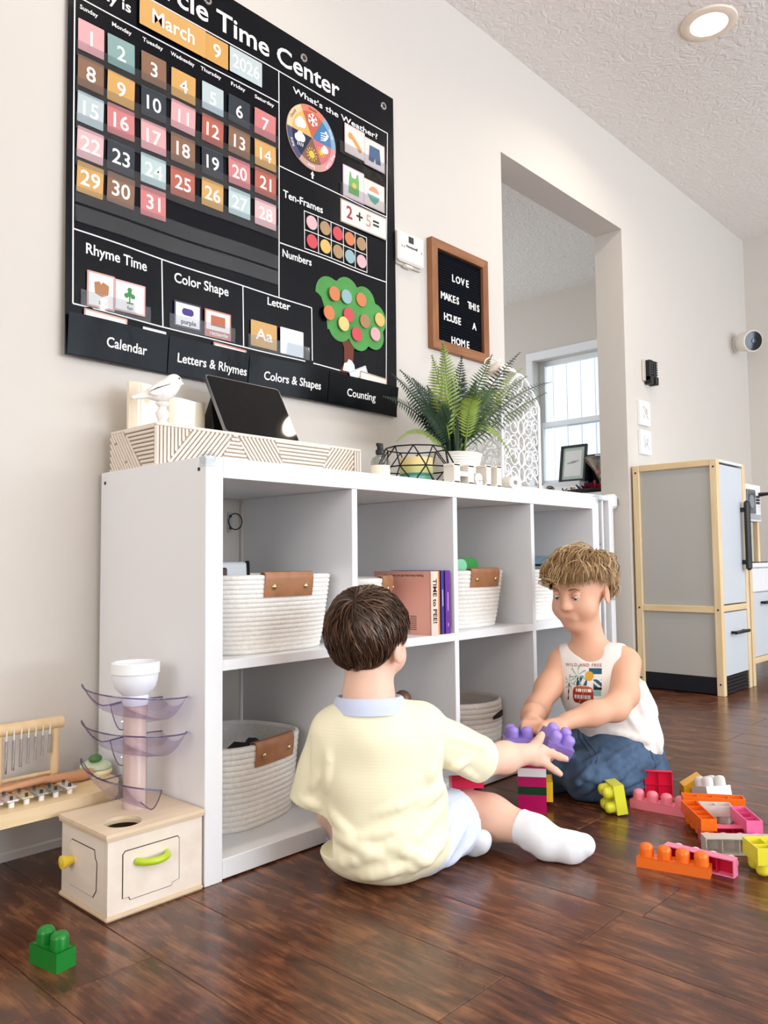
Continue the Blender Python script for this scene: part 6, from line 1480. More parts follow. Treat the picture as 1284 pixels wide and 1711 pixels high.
for k in range(6):
    a_ = k*1.05; m = MB(); x, y = 3.78+0.04*math.cos(a_), 1.17+0.04*math.sin(a_); m.ball((x, y, dz+0.115+0.012*(k % 3)), (0.022, 0.022, 0.020), 10, 7); m.build('flower', mat('red_flower', '#b5153f', rough=0.6) if k % 3 else mat('leaf_green2', '#5f8a4a', rough=0.6), t, smooth=50)
    m = MB(); m.tube([(3.78, 1.17, dz+0.02), (x, y, dz+0.105)], 0.003, 5); m.build('stem', MATS['fern_leaf_mid'], t)
# ------------------------------------------------------------------ the two children
YAW = -R(46.96175)
M_skin = mat('fair_skin', '#edc3ad', rough=0.5, spec=0.35, sss=0.18, var=0.05, vscale=14)
M_skin_boy = mat('tanned_skin', '#e3b093', rough=0.5, spec=0.35, sss=0.18, var=0.05, vscale=14)
def cloth(name, col, stripe=None, bump=0.25, bscale=500, var=0.03, rough=0.85):
    m = mat(name, col, rough=rough, spec=0.2, var=var, vscale=30, bump=bump, bscale=bscale, bdist=0.0006)
    if stripe:
        nt = m.node_tree; b = nt.nodes['Principled BSDF']
        tc = nt.nodes.new('ShaderNodeTexCoord'); sp = nt.nodes.new('ShaderNodeSeparateXYZ'); nt.links.new(tc.outputs['Object'], sp.inputs['Vector'])
        mu_ = nt.nodes.new('ShaderNodeMath'); mu_.operation = 'MULTIPLY'; mu_.inputs[1].default_value = 1100.0; nt.links.new(sp.outputs['Z'], mu_.inputs[0])
        sn = nt.nodes.new('ShaderNodeMath'); sn.operation = 'SINE'; nt.links.new(mu_.outputs['Value'], sn.inputs[0])
        mr_ = nt.nodes.new('ShaderNodeMapRange'); mr_.inputs['From Min'].default_value = -0.2; mr_.inputs['From Max'].default_value = 0.4; nt.links.new(sn.outputs['Value'], mr_.inputs['Value'])
        mx = nt.nodes.new('ShaderNodeMix'); mx.data_type = 'RGBA'; mx.inputs['A'].default_value = lin(col); mx.inputs['B'].default_value = lin(stripe)
        nt.links.new(mr_.outputs['Result'], mx.inputs['Factor']); nt.links.new(mx.outputs['Result'], b.inputs['Base Color'])
    return m
def hair_mat(name, c1, c2, c3):
    m = mat(name, c1, rough=0.42, spec=0.5); nt = m.node_tree; b = nt.nodes['Principled BSDF']
    g = nt.nodes.new('ShaderNodeNewGeometry'); cr = nt.nodes.new('ShaderNodeValToRGB'); e = cr.color_ramp.elements
    e[0].position = 0.0; e[0].color = lin(c1); e[1].position = 1.0; e[1].color = lin(c3); k = e.new(0.5); k.color = lin(c2)
    nt.links.new(g.outputs['Random Per Island'], cr.inputs['Fac']); nt.links.new(cr.outputs['Color'], b.inputs['Base Color'])
    return m
def head_hair(parent, c, rad, Rm, region, whorl, n, steps, step, lift, thick, m_base, m_str, seed, curl=0.0, gravity=0.0, wild=0.3, spill=2, clump=0.25):
    """scalp cap plus a few thousand fine locks; directions are x right, y face, z up in the head frame"""
    rnd = np.random.RandomState(seed); c = np.array(c); rad = np.array(rad); Rm = np.array(Rm.to_3x3())
    mb = MB(); nu, nv = 56, 40; vs = []; keep = []
    for i in range(nv+1):
        t_ = math.pi*i/nv
        for j in range(nu):
            a_ = 2*math.pi*j/nu; d = np.array([math.sin(t_)*math.cos(a_), math.sin(t_)*math.sin(a_), math.cos(t_)]); vs.append(d)
    fs = []
    for i in range(nv):
        for j in range(nu):
            q = [i*nu+j, i*nu+(j+1) % nu, (i+1)*nu+(j+1) % nu, (i+1)*nu+j]
            if region(sum(vs[k] for k in q)/4.0): fs.append(q)
    P = [tuple(c+Rm@(rad*d*1.0)) for d in vs]; mb.add(P, fs); cap = mb.build('hair', m_base, parent, world=False, smooth=80)
    W = np.array(whorl, float); W /= np.linalg.norm(W); out = MB(); cnt = 0
    while cnt < n:
        d = rnd.normal(size=3); d /= np.linalg.norm(d)
        if not region(d): continue
        cnt += 1; pts = []; over = 0; mo = rnd.randint(0, spill+1); sw = rnd.normal(0, wild)+curl; L = steps; lf = lift*(0.6+0.8*rnd.rand())*(1+clump*math.sin(7*d[0]+2.0)*math.sin(8*d[1]+1.0)+clump*0.6*math.sin(13*d[0]-9*d[1]))
        dd = d.copy()
        for s_ in range(L):
            u = s_/(L-1); k = 1.0+lf*math.sin(math.pi*min(1, u*1.15))*0.8+0.006
            pts.append(tuple(c+Rm@(rad*dd*k)))
            t_ = dd-W*(dd@W); t_ /= (np.linalg.norm(t_)+1e-6); t2 = np.cross(dd, t_); t_ = t_+sw*t2+np.array([0, 0, -gravity]); t_ = t_-dd*(t_@dd); t_ /= (np.linalg.norm(t_)+1e-6)
            dd = dd+t_*step*(0.8+0.4*rnd.rand()); dd /= np.linalg.norm(dd)
            if not region(dd):
                over += 1
                if over > mo: break
        L = len(pts)
        if L < 3: continue
        th = thick*(0.6+0.8*rnd.rand()); out.tube(pts, [th*(1.0 if q < L-2 else (0.6 if q == L-2 else 0.15)) for q in range(L)], 3, caps=False)
    link('hair_strands', out.mesh('hair_strands', 60), m_str, cap, kind='stuff')
    return cap
def surf_b(F, a, z, side=0):
    """depth of the first surface met along b (from the near side)"""
    i = int(round((a-F.lo[0])/F.h)); k = int(round((z-F.lo[2])/F.h)); i = max(0, min(F.n[0]-1, i)); k = max(0, min(F.n[2]-1, k))
    col = F.D[i, :, k]; w = np.where(col < 0)[0]
    return None if len(w) == 0 else float(F.lo[1]+F.h*w[0])
def wrinkles(F, lst, r=0.008, k=0.012, sink=0.0016):
    for ln in lst:
        rr_ = r if len(ln) == 4 else ln[4]; N = 6; P = []
        for i in range(N+1):
            u = i/N; a = ln[0]+(ln[2]-ln[0])*u; z = ln[1]+(ln[3]-ln[1])*u; b_ = surf_b(F, a, z)
            if b_ is not None: P.append((a, b_+sink+0.003*abs(2*u-1)**2, z))
        for i in range(len(P)-1): F.cone(P[i], P[i+1], rr_*0.8, rr_*0.8, k=k)

# ---- toddler in the yellow shirt, sitting with his back to the camera
tod = thing('person', 'toddler in pale yellow shirt and blue shorts seated facing away, reaching right', 'person', (0.2379, -0.2188, 0), YAW)
hc = np.array((-0.033, 0.030, 0.436)); hrot = Matrix.Rotation(R(-24), 4, 'Z') @ Matrix.Rotation(R(-10), 4, 'X')   # turned to the right, looking down
def hp(x, y, z): return tuple(hc+np.array(hrot.to_3x3())@np.array((x, y, z)))
B_ = Field((-0.19, -0.12, -0.005), (0.42, 0.36, 0.54), 0.0032)
B_.ell(hp(0, -0.004, 0.008), (0.066, 0.081, 0.071), hrot, k=0).ell(hp(0, 0.036, -0.036), (0.052, 0.046, 0.046), hrot, k=0.03)
B_.ell(hp(0.036, 0.036, -0.040), (0.024, 0.026, 0.024), hrot, k=0.02).ell(hp(-0.036, 0.036, -0.040), (0.024, 0.026, 0.024), hrot, k=0.02)
B_.cone(hp(0, 0.080, -0.022), hp(0, 0.088, -0.030), 0.008, 0.009, k=0.012)
for s_ in (-1, 1):
    B_.ell(hp(s_*0.068, -0.004, -0.030), (0.007, 0.017, 0.023), hrot @ Matrix.Rotation(R(-s_*18), 4, 'Z'), k=0.006).ell(hp(s_*0.0745, 0.001, -0.030), (0.004, 0.009, 0.013), hrot, k=0.003, sub=True)
B_.cone((-0.030, 0.012, 0.275), (-0.032, 0.016, 0.325), 0.055, 0.044, k=0.02).cone((-0.031, 0.014, 0.32), (-0.032, 0.022, 0.385), 0.043, 0.042, k=0.02)
B_.cone((-0.015, 0.015, 0.24), (-0.0, 0.020, 0.08), 0.055, 0.065, k=0.02).cone((-0.085, 0.015, 0.255), (0.06, 0.018, 0.257), 0.022, 0.022, k=0.02)
B_.chain([(0.068, 0.018, 0.258), (0.180, 0.128, 0.176), (0.243, 0.200, 0.166), (0.292, 0.250, 0.160)], [0.033, 0.031, 0.029, 0.0225], k=0.02)
B_.ell((0.322, 0.268, 0.153), (0.028, 0.015, 0.024), Matrix.Rotation(R(35), 4, 'Z'), k=0.016)
for (P, rs) in (([(0.336, 0.272, 0.163), (0.354, 0.268, 0.156), (0.368, 0.264, 0.151), (0.381, 0.260, 0.147)], [0.0092, 0.0086, 0.0082, 0.0070]), ([(0.334, 0.266, 0.140), (0.347, 0.258, 0.131), (0.357, 0.252, 0.125), (0.366, 0.247, 0.119)], [0.0086, 0.0078, 0.0074, 0.0064]),
                ([(0.340, 0.276, 0.155), (0.356, 0.290, 0.152), (0.362, 0.306, 0.150), (0.358, 0.318, 0.147)], [0.0092, 0.0086, 0.0082, 0.0070]), ([(0.338, 0.272, 0.147), (0.352, 0.286, 0.142), (0.357, 0.300, 0.139), (0.354, 0.311, 0.136)], [0.0080, 0.0073, 0.0070, 0.006]),
                ([(0.308, 0.262, 0.165), (0.319, 0.264, 0.178), (0.327, 0.266, 0.187), (0.333, 0.268, 0.196)], [0.0115, 0.0098, 0.0090, 0.0078])): B_.chain(P, rs, k=0.010, k2=0.004)
B_.chain([(-0.105, 0.020, 0.25), (-0.138, 0.035, 0.155), (-0.095, 0.125, 0.125), (-0.060, 0.160, 0.115)], [0.032, 0.030, 0.026, 0.021], k=0.02)
B_.ell((-0.035, 0.178, 0.112), (0.026, 0.022, 0.014), k=0.014)
for i in range(4): B_.chain([(-0.030+0.002*i, 0.165+0.010*i, 0.112), (-0.008+0.002*i, 0.172+0.010*i, 0.108), (0.006, 0.170+0.010*i, 0.098)], [0.0075, 0.007, 0.006], k=0.008, k2=0.003)
B_.chain([(-0.045, 0.160, 0.120), (-0.030, 0.150, 0.122), (-0.015, 0.150, 0.114)], [0.009, 0.008, 0.0065], k=0.008)
B_.chain([(0.055, 0.035, 0.072), (0.150, 0.195, 0.060), (0.205, 0.168, 0.056), (0.285, 0.108, 0.046)], [0.054, 0.042, 0.041, 0.028], k=0.025)
B_.chain([(0.285, 0.108, 0.046), (0.305, 0.094, 0.030), (0.345, 0.076, 0.026), (0.368, 0.068, 0.034)], [0.028, 0.027, 0.024, 0.017], k=0.015)
B_.chain([(-0.045, 0.050, 0.068), (-0.095, 0.215, 0.060), (0.00, 0.175, 0.05), (0.085, 0.135, 0.040), (0.130, 0.115, 0.032), (0.175, 0.098, 0.032)], [0.056, 0.046, 0.043, 0.028, 0.026, 0.017], k=0.025)
B_.plane((0, 0, 0.001), (0, 0, -1))
sdf_object(B_, 'body', M_skin, tod)
# shirt
S_ = Field((-0.20, -0.13, -0.004), (0.24, 0.20, 0.34), 0.0030)
S_.ell((-0.016, 0.008, 0.222), (0.104, 0.070, 0.078), k=0).ell((-0.002, 0.010, 0.135), (0.112, 0.082, 0.090), k=0.06).ell((-0.004, 0.010, 0.062), (0.116, 0.094, 0.066), k=0.05)
S_.ell((-0.016, 0.004, 0.252), (0.098, 0.066, 0.052), k=0.03).cone((-0.085, 0.012, 0.262), (0.062, 0.016, 0.264), 0.038, 0.038, k=0.035).cone((-0.058, 0.006, 0.282), (-0.002, 0.008, 0.284), 0.040, 0.040, k=0.03)
S_.cone((0.062, 0.016, 0.258), (0.195, 0.142, 0.172), 0.043, 0.046, k=0.03).cone((-0.100, 0.016, 0.255), (-0.142, 0.034, 0.120), 0.041, 0.043, k=0.03)
S_.noise(0.0012, [(31, 17, 43, 0.3, 1), (-23, 40, 29, 1.7, 1), (61, -20, 37, 2.2, 0.6), (12, 55, -48, 4.0, 0.6)])
wrinkles(S_, [(-0.075, 0.055, 0.045, 0.105), (0.0, 0.065, 0.095, 0.135), (-0.055, 0.095, 0.02, 0.118), (-0.095, 0.13, -0.06, 0.10), (0.03, 0.045, 0.10, 0.085), (-0.04, 0.035, 0.05, 0.062), (0.060, 0.15, 0.105, 0.175), (0.07, 0.19, 0.095, 0.235), (-0.105, 0.17, -0.10, 0.235, 0.005), (-0.09, 0.10, -0.02, 0.075), (-0.02, 0.14, 0.06, 0.165, 0.004), (0.02, 0.085, 0.07, 0.06)])
wrinkles(S_, [(0.105, 0.215, 0.175, 0.150, 0.005), (0.115, 0.25, 0.185, 0.215, 0.005), (0.12, 0.19, 0.15, 0.20, 0.004), (-0.14, 0.16, -0.115, 0.20, 0.004), (-0.150, 0.145, -0.12, 0.135, 0.004)])
ax_r = np.array((0.133, 0.126, -0.086)); ax_r /= np.linalg.norm(ax_r); ax_l = np.array((-0.042, 0.018, -0.135)); ax_l /= np.linalg.norm(ax_l)
def cut_local(F, p, n, mn, mx):
    sl, g = F._slice(mn, mx, 0.0)
    d = ((g[0]-p[0])*n[0]+(g[1]-p[1])*n[1]+(g[2]-p[2])*n[2]).astype(np.float32); F.D[sl] = np.maximum(F.D[sl], d)
cut_local(S_, (0.184, 0.131, 0.179), ax_r, (0.13, 0.06, 0.08), (0.24, 0.20, 0.29)); cut_local(S_, (-0.139, 0.032, 0.130), ax_l, (-0.20, -0.05, 0.06), (-0.098, 0.10, 0.16))
S_.cone(tuple(np.array((0.184, 0.131, 0.179))-ax_r*0.045), tuple(np.array((0.184, 0.131, 0.179))+ax_r*0.05), 0.036, 0.041, k=0, sub=True); S_.cone(tuple(np.array((-0.139, 0.032, 0.130))-ax_l*0.03), tuple(np.array((-0.139, 0.032, 0.130))+ax_l*0.05), 0.035, 0.038, k=0, sub=True)
S_.cone((-0.030, 0.012, 0.335), (-0.032, 0.022, 0.40), 0.056, 0.060, k=0.004, sub=True)
S_.plane((0, 0, 0.002), (0, 0, -1), k=0.006)
shirt = sdf_object(S_, 'shirt', cloth('yellow_knit', '#f4eecb', '#f5f0d4'), tod, label='pale yellow short-sleeved shirt')
m = MB(); vs = []
for i in range(36):
    a_ = R(10*i); cs, sn = math.cos(a_), math.sin(a_)
    for (ro, zo) in ((0.0700, 0.297), (0.0670, 0.310), (0.0620, 0.322), (0.0580, 0.325), (0.0560, 0.320), (0.0560, 0.300)): vs.append((-0.030+ro*cs, 0.012+ro*0.95*sn, zo-0.003*sn))
m.add(vs, [(6*i+j, 6*i+(j+1) % 6, 6*((i+1) % 36)+(j+1) % 6, 6*((i+1) % 36)+j) for i in range(36) for j in range(6)]); m.build('collar', cloth('pale_blue_rib', '#cdd6ee'), tod, world=False, smooth=60, label='pale blue ribbed collar')
def ring(c, ax, r, tr, n=36):
    ax = Vector(ax).normalized(); u = ax.orthogonal().normalized(); w = ax.cross(u)
    return [tuple(Vector(c)+u*r*math.cos(2*math.pi*i/n)+w*r*math.sin(2*math.pi*i/n)) for i in range(n)]
# shorts
H_S = Field((-0.17, -0.10, -0.004), (0.21, 0.26, 0.16), 0.0030)
H_S.ell((0.004, 0.045, 0.066), (0.098, 0.085, 0.062), k=0).cone((0.050, 0.030, 0.062), (0.150, 0.150, 0.062), 0.066, 0.064, k=0.03).cone((-0.035, 0.050, 0.060), (-0.085, 0.175, 0.058), 0.056, 0.056, k=0.03)
H_S.noise(0.0010, [(41, 27, 33, 0.3, 1), (-33, 50, 19, 1.7, 1), (71, -30, 27, 2.2, 0.6)])
wrinkles(H_S, [(0.095, 0.03, 0.145, 0.085, 0.005), (0.11, 0.02, 0.16, 0.05, 0.005), (0.08, 0.06, 0.12, 0.11, 0.005)])
axs = np.array((0.100, 0.120, 0.0)); axs /= np.linalg.norm(axs)
cut_local(H_S, (0.132, 0.128, 0.06), axs, (0.02, 0.04, -0.01), (0.21, 0.26, 0.17)); cut_local(H_S, (-0.100, 0.145, 0.06), np.array((-0.43, 0.9, 0)), (-0.17, 0.02, -0.01), (0.02, 0.26, 0.17))
H_S.cone((0.100, 0.090, 0.064), (0.160, 0.162, 0.064), 0.053, 0.057, k=0, sub=True); H_S.cone((-0.072, 0.112, 0.060), (-0.095, 0.185, 0.060), 0.047, 0.050, k=0, sub=True)
H_S.plane((0, 0, 0.002), (0, 0, -1), k=0.006)
sdf_object(H_S, 'shorts', cloth('pale_blue_jersey', '#d6dff4', '#d9e1f5'), tod, label='pale blue shorts')
# socks
K_ = Field((0.22, 0.02, -0.004), (0.42, 0.17, 0.10), 0.0026)
K_.chain([(0.262, 0.126, 0.050), (0.287, 0.106, 0.045), (0.306, 0.093, 0.031), (0.345, 0.076, 0.028), (0.369, 0.068, 0.035)], [0.034, 0.032, 0.031, 0.028, 0.021], k=0.014)
for q in range(5):
    u = q/4; K_.cone(*[tuple(np.array(v)) for v in ((0.264+0.030*u, 0.100-0.020*u, 0.024+0.004*u), (0.276+0.028*u, 0.108-0.020*u, 0.072-0.012*u))], 0.006, 0.006, k=0.010)
cut_local(K_, (0.258, 0.128, 0.050), np.array((-0.78, 0.60, 0.12)), (0.2, 0.0, -0.01), (0.42, 0.18, 0.11)); K_.plane((0, 0, 0.001), (0, 0, -1), k=0.004)
M_sock = cloth('white_sock', '#eef0f5', bump=0.4, bscale=700)
sdf_object(K_, 'sock', M_sock, tod)
K_ = Field((0.06, 0.05, -0.004), (0.22, 0.19, 0.09), 0.0026)
K_.chain([(0.085, 0.135, 0.040), (0.130, 0.115, 0.035), (0.176, 0.098, 0.034)], [0.032, 0.030, 0.022], k=0.014).cone((0.165, 0.10, 0.018), (0.184, 0.094, 0.040), 0.014, 0.014, k=0.012)
K_.noise(0.001, [(90, 60, 80, 0, 1)]); K_.plane((0, 0, 0.001), (0, 0, -1), k=0.004)
sdf_object(K_, 'sock', cloth('grey_white_sock', '#dfe2e6', bump=0.4, bscale=700), tod)
# hair
def reg_t(d):
    x, y, z = d
    if y > 0.50: return z > 0.42
    if y > 0.10: return z > 0.05 + (y-0.10)*0.9
    if y > -0.25: return z > -0.12-(0.10-y)*0.3 or (abs(x) < 0.80 and z > -0.55)
    return z > -0.84
M_hb = hair_mat('brown_hair', '#2b1c16', '#452f22', '#6f5440')
head_hair(tod, tuple(hc+np.array((0, 0, 0.006))), (0.0725, 0.0885, 0.0795), hrot, reg_t, (0.05, -0.75, 0.55), 2300, 7, 0.115, 0.065, 0.0013, mat('brown_hair_base', '#3a261b', rough=0.6), M_hb, 21, curl=0.25, gravity=0.35)

# ---- boy in the white vest, kneeling and turned towards the tower
boy = thing('person', 'boy in white printed vest and jeans kneeling by the blocks, looking down', 'person', (1.0639, -0.2096, 0), YAW)
# head frame: y = face direction
fd = Vector((-0.66, -0.72, -0.26)).normalized(); up_ = Vector((-0.10, -0.14, 1.0)); rt_ = fd.cross(up_).normalized(); up_ = rt_.cross(fd).normalized()
brot = Matrix(((rt_.x, fd.x, up_.x, 0), (rt_.y, fd.y, up_.y, 0), (rt_.z, fd.z, up_.z, 0), (0, 0, 0, 1)))
bc = np.array((-0.052, -0.005, 0.502))
def bp_(x, y, z): return tuple(bc+np.array(brot.to_3x3())@np.array((x, y, z)))
B_ = Field((-0.29, -0.27, -0.005), (0.22, 0.16, 0.60), 0.0034)
B_.ell(bp_(0, -0.006, 0.012), (0.068, 0.083, 0.072), brot, k=0).ell(bp_(0, 0.038, -0.042), (0.051, 0.044, 0.052), brot, k=0.03).ell(bp_(0, 0.058, -0.085), (0.022, 0.020, 0.016), brot, k=0.03)
for s_ in (-1, 1):
    B_.ell(bp_(s_*0.034, 0.048, -0.046), (0.022, 0.024, 0.022), brot, k=0.02)
    B_.ell(bp_(s_*0.027, 0.082, -0.004), (0.015, 0.010, 0.010), brot, k=0.010, sub=True)
    B_.ell(bp_(s_*0.069, -0.006, -0.022), (0.007, 0.018, 0.026), brot @ Matrix.Rotation(R(-s_*18), 4, 'Z'), k=0.006).ell(bp_(s_*0.0755, -0.001, -0.022), (0.004, 0.010, 0.015), brot, k=0.003, sub=True)
B_.cone(bp_(0, 0.076, 0.000), bp_(0, 0.090, -0.030), 0.006, 0.0095, k=0.012).cone(bp_(-0.009, 0.085, -0.032), bp_(0.009, 0.085, -0.032), 0.006, 0.006, k=0.008)
B_.cone(bp_(-0.014, 0.078, -0.060), bp_(0.014, 0.078, -0.060), 0.006, 0.006, k=0.012)
B_.cone((-0.024, 0.006, 0.330), (-0.044, 0.004, 0.430), 0.042, 0.038, k=0.03)
B_.ell((-0.012, 0.004, 0.250), (0.090, 0.062, 0.085), Matrix.Rotation(R(-25), 4, 'Z'), k=0.04).ell((0.035, 0.015, 0.150), (0.088, 0.066, 0.085), k=0.05).ell((0.055, 0.02, 0.09), (0.085, 0.070, 0.06), k=0.04)
B_.cone((-0.088, 0.028, 0.308), (0.046, -0.036, 0.312), 0.033, 0.035, k=0.04)
B_.chain([(0.050, -0.040, 0.303), (0.026, -0.105, 0.240), (-0.008, -0.142, 0.214), (-0.070, -0.172, 0.207), (-0.135, -0.198, 0.196)], [0.035, 0.031, 0.028, 0.026, 0.0205], k=0.025)
B_.chain([(-0.096, 0.028, 0.300), (-0.140, 0.000, 0.240), (-0.178, -0.045, 0.196), (-0.200, -0.110, 0.192), (-0.212, -0.155, 0.190)], [0.034, 0.030, 0.027, 0.025, 0.0205], k=0.025)
B_.ell((-0.165, -0.213, 0.190), (0.028, 0.022, 0.016), Matrix.Rotation(R(25), 4, 'Z'), k=0.016).ell((-0.220, -0.182, 0.187), (0.021, 0.028, 0.016), k=0.016)
for i in range(4):      # left hand closes on the tilted block, right hand on the upright one
    B_.chain([(-0.180-0.002*i, -0.220+0.011*i, 0.196-0.004*i), (-0.200-0.002*i, -0.232+0.011*i, 0.193-0.005*i), (-0.212, -0.240+0.011*i, 0.178-0.005*i)], [0.0085, 0.0078, 0.0065], k=0.009, k2=0.004)
    B_.chain([(-0.232+0.010*i, -0.198, 0.196), (-0.240+0.010*i, -0.216-0.002*i, 0.194), (-0.244+0.010*i, -0.226, 0.180)], [0.0085, 0.0078, 0.0065], k=0.009, k2=0.004)
B_.chain([(-0.155, -0.228, 0.184), (-0.168, -0.242, 0.176), (-0.182, -0.252, 0.170)], [0.0095, 0.0085, 0.007], k=0.009); B_.chain([(-0.205, -0.180, 0.184), (-0.200, -0.200, 0.180), (-0.204, -0.215, 0.176)], [0.0095, 0.0085, 0.007], k=0.009)
B_.chain([(0.055, -0.015, 0.085), (-0.070, -0.135, 0.055), (0.08, -0.055, 0.040), (0.135, -0.02, 0.03)], [0.05, 0.04, 0.034, 0.022], k=0.03).chain([(0.01, 0.04, 0.085), (-0.140, -0.055, 0.052), (0.0, 0.06, 0.040), (0.06, 0.09, 0.03)], [0.05, 0.038, 0.034, 0.022], k=0.03)
B_.plane((0, 0, 0.001), (0, 0, -1))
sdf_object(B_, 'body', M_skin_boy, boy)
# vest
V_ = Field((-0.17, -0.16, 0.03), (0.22, 0.14, 0.36), 0.0030)
V_.ell((-0.014, 0.002, 0.255), (0.100, 0.074, 0.080), Matrix.Rotation(R(-25), 4, 'Z'), k=0).ell((0.022, 0.006, 0.185), (0.108, 0.082, 0.085), Matrix.Rotation(R(-20), 4, 'Z'), k=0.05).ell((0.044, 0.010, 0.110), (0.110, 0.090, 0.075), Matrix.Rotation(R(-20), 4, 'Z'), k=0.05)
V_.cone((-0.080, 0.024, 0.310), (0.036, -0.030, 0.314), 0.042, 0.043, k=0.035)
V_.noise(0.0012, [(31, 17, 33, 0.3, 1), (-23, 40, 29, 1.7, 1), (61, -20, 27, 2.2, 0.6)])
wrinkles(V_, [(0.06, 0.25, 0.10, 0.14, 0.005), (0.03, 0.20, 0.09, 0.11, 0.005), (0.085, 0.27, 0.125, 0.18, 0.005), (-0.04, 0.12, 0.08, 0.095, 0.005), (0.0, 0.145, 0.10, 0.12, 0.005), (0.11, 0.13, 0.13, 0.08, 0.005)])
# lower hem, armholes and neck
V_.plane((0.04, 0.0, 0.094), (-0.16, 0.10, -1.0)); V_.ell((0.045, 0.01, 0.07), (0.100, 0.080, 0.060), Matrix.Rotation(R(-20), 4, 'Z'), k=0, sub=True)
V_.cone((0.074, -0.058, 0.330), (0.056, -0.098, 0.240), 0.040, 0.034, k=0.006, sub=True).cone((0.078, -0.05, 0.30), (0.16, -0.075, 0.33), 0.042, 0.05, k=0.006, sub=True)
V_.cone((-0.132, 0.040, 0.325), (-0.146, 0.010, 0.25), 0.035, 0.034, k=0.006, sub=True)
V_.cone((-0.026, 0.002, 0.325), (-0.048, -0.002, 0.42), 0.047, 0.052, k=0.006, sub=True).ell((-0.042, -0.052, 0.342), (0.031, 0.034, 0.028), k=0.008, sub=True)
vest = sdf_object(V_, 'vest', cloth('white_cotton', '#f0e9e2'), boy, label='white sleeveless vest with beach print')
# printed picture on the chest: a grid of small cells laid on the cloth
pd = [('red', '#a8322c'), ('dark red', '#7c2320'), ('teal', '#86b8b4'), ('deep blue', '#245a70'), ('sun', '#dba63c'), ('black', '#24222a'), ('cream', '#efe6d8'), ('orange', '#c8643c'), ('ink', '#a0554a')]
pm = [mat('print_'+a, b_, rough=0.85) for a, b_ in pd]; PI_ = {a: i for i, (a, b_) in enumerate(pd)}
tv, tf = text_geo('WILD AND FREE', 0.011, bold=0.01, space=1.25)
def print_col(u, v):
    """u, v in -1..1 across the print"""
    if ((u+0.02)/0.56)**4+((v+0.48)/0.42)**4 < 1:          # the van
        if v > -0.14: return 'orange'
        if -0.34 < v < -0.17 and abs(u) < 0.44: return 'cream' if (u*9) % 1 > 0.25 else 'black'
        if -0.66 < v < -0.48 and abs(u+0.02) < 0.46: return 'cream' if (u*12) % 1 > 0.4 else 'black'
        if abs(u-v*0.5-0.2) < 0.03: return 'orange'
        return 'red' if v > -0.72 else 'dark red'
    if (u-0.32)**2+((v-0.42)*1.05)**2 < 0.055: return 'sun'
    for (cx, cy, s_) in ((-0.30, 0.42, 1.0), (-0.78, 0.10, 0.75)):
        dx, dy = (u-cx)/s_, (v-cy)/s_; r_ = math.hypot(dx, dy); a_ = math.atan2(dy, dx)
        if r_ < 0.50 and abs(math.sin(a_*3.5+0.5+r_*1.5)) < 0.42-0.5*r_*0.6: return 'teal'
        if abs(dx-0.10*dy) < 0.035 and -1.2 < dy < 0: return 'black' if dy < -0.1 else 'teal'
    if v > 0.52 and u > 0.30 and v < 0.80 and v-0.5*(1-u) > 0.25: return 'deep blue'
    if -0.10 < v < 0.28 and (u > 0.55 and math.sin(u*14+v*20) > -0.2): return 'deep blue'
    if -0.22 < v < -0.10 and u > 0.55: return 'black'
    if -0.50 < v < -0.22 and u > 0.55: return 'teal' if u < 0.95 else None
    if -0.02 < v < 0.42 and -0.45 < u < 0.2: return 'deep blue' if math.sin(u*16-v*9) > 0.1 else 'cream'
    return None
from mathutils.bvhtree import BVHTree
bv = BVHTree.FromPolygons([v.co[:] for v in vest.data.vertices], [tuple(p.vertices) for p in vest.data.polygons])
pc = Vector((-0.108, -0.20, 0.256)); pdir = Vector((0.30, 0.95, 0.0)).normalized(); pu = Vector((0.95, -0.30, 0.03)).normalized(); pv = Vector((0.03, 0.02, 1.0)).normalized()
hu, hv = 0.045, 0.052
def on_vest(x, y, off=0.0008):
    o_ = pc+pu*x+pv*y; hit = bv.ray_cast(o_, pdir, 0.4)
    return None if hit[0] is None else hit[0]-pdir*off
NU, NV = 58, 66; grid = {}; vs = []; fs = []; ms = []
for i in range(NU+1):
    for j in range(NV+1):
        q = on_vest(hu*(2*i/NU-1), hv*(2*j/NV-1))
        if q is not None: grid[(i, j)] = len(vs); vs.append(tuple(q))
for i in range(NU):
    for j in range(NV):
        k = [(i, j), (i+1, j), (i+1, j+1), (i, j+1)]
        if all(q in grid for q in k):
            c_ = print_col(2*(i+0.5)/NU-1, 2*(j+0.5)/NV-1)
            if c_: fs.append([grid[q] for q in k]); ms.append(PI_[c_])
me = bpy.data.meshes.new('beach_print'); me.from_pydata(vs, [], fs); me.update()
for q in pm: me.materials.append(q)
me.polygons.foreach_set('material_index', ms); link('beach_print', me, None, vest)
m = MB(); tvs = [on_vest(v[0]*0.92, v[1]+hv*0.92, 0.0016) for v in tv]
if all(q is not None for q in tvs): m.add(tvs, tf); m.build('print_lettering', pm[PI_['ink']], vest, world=False)
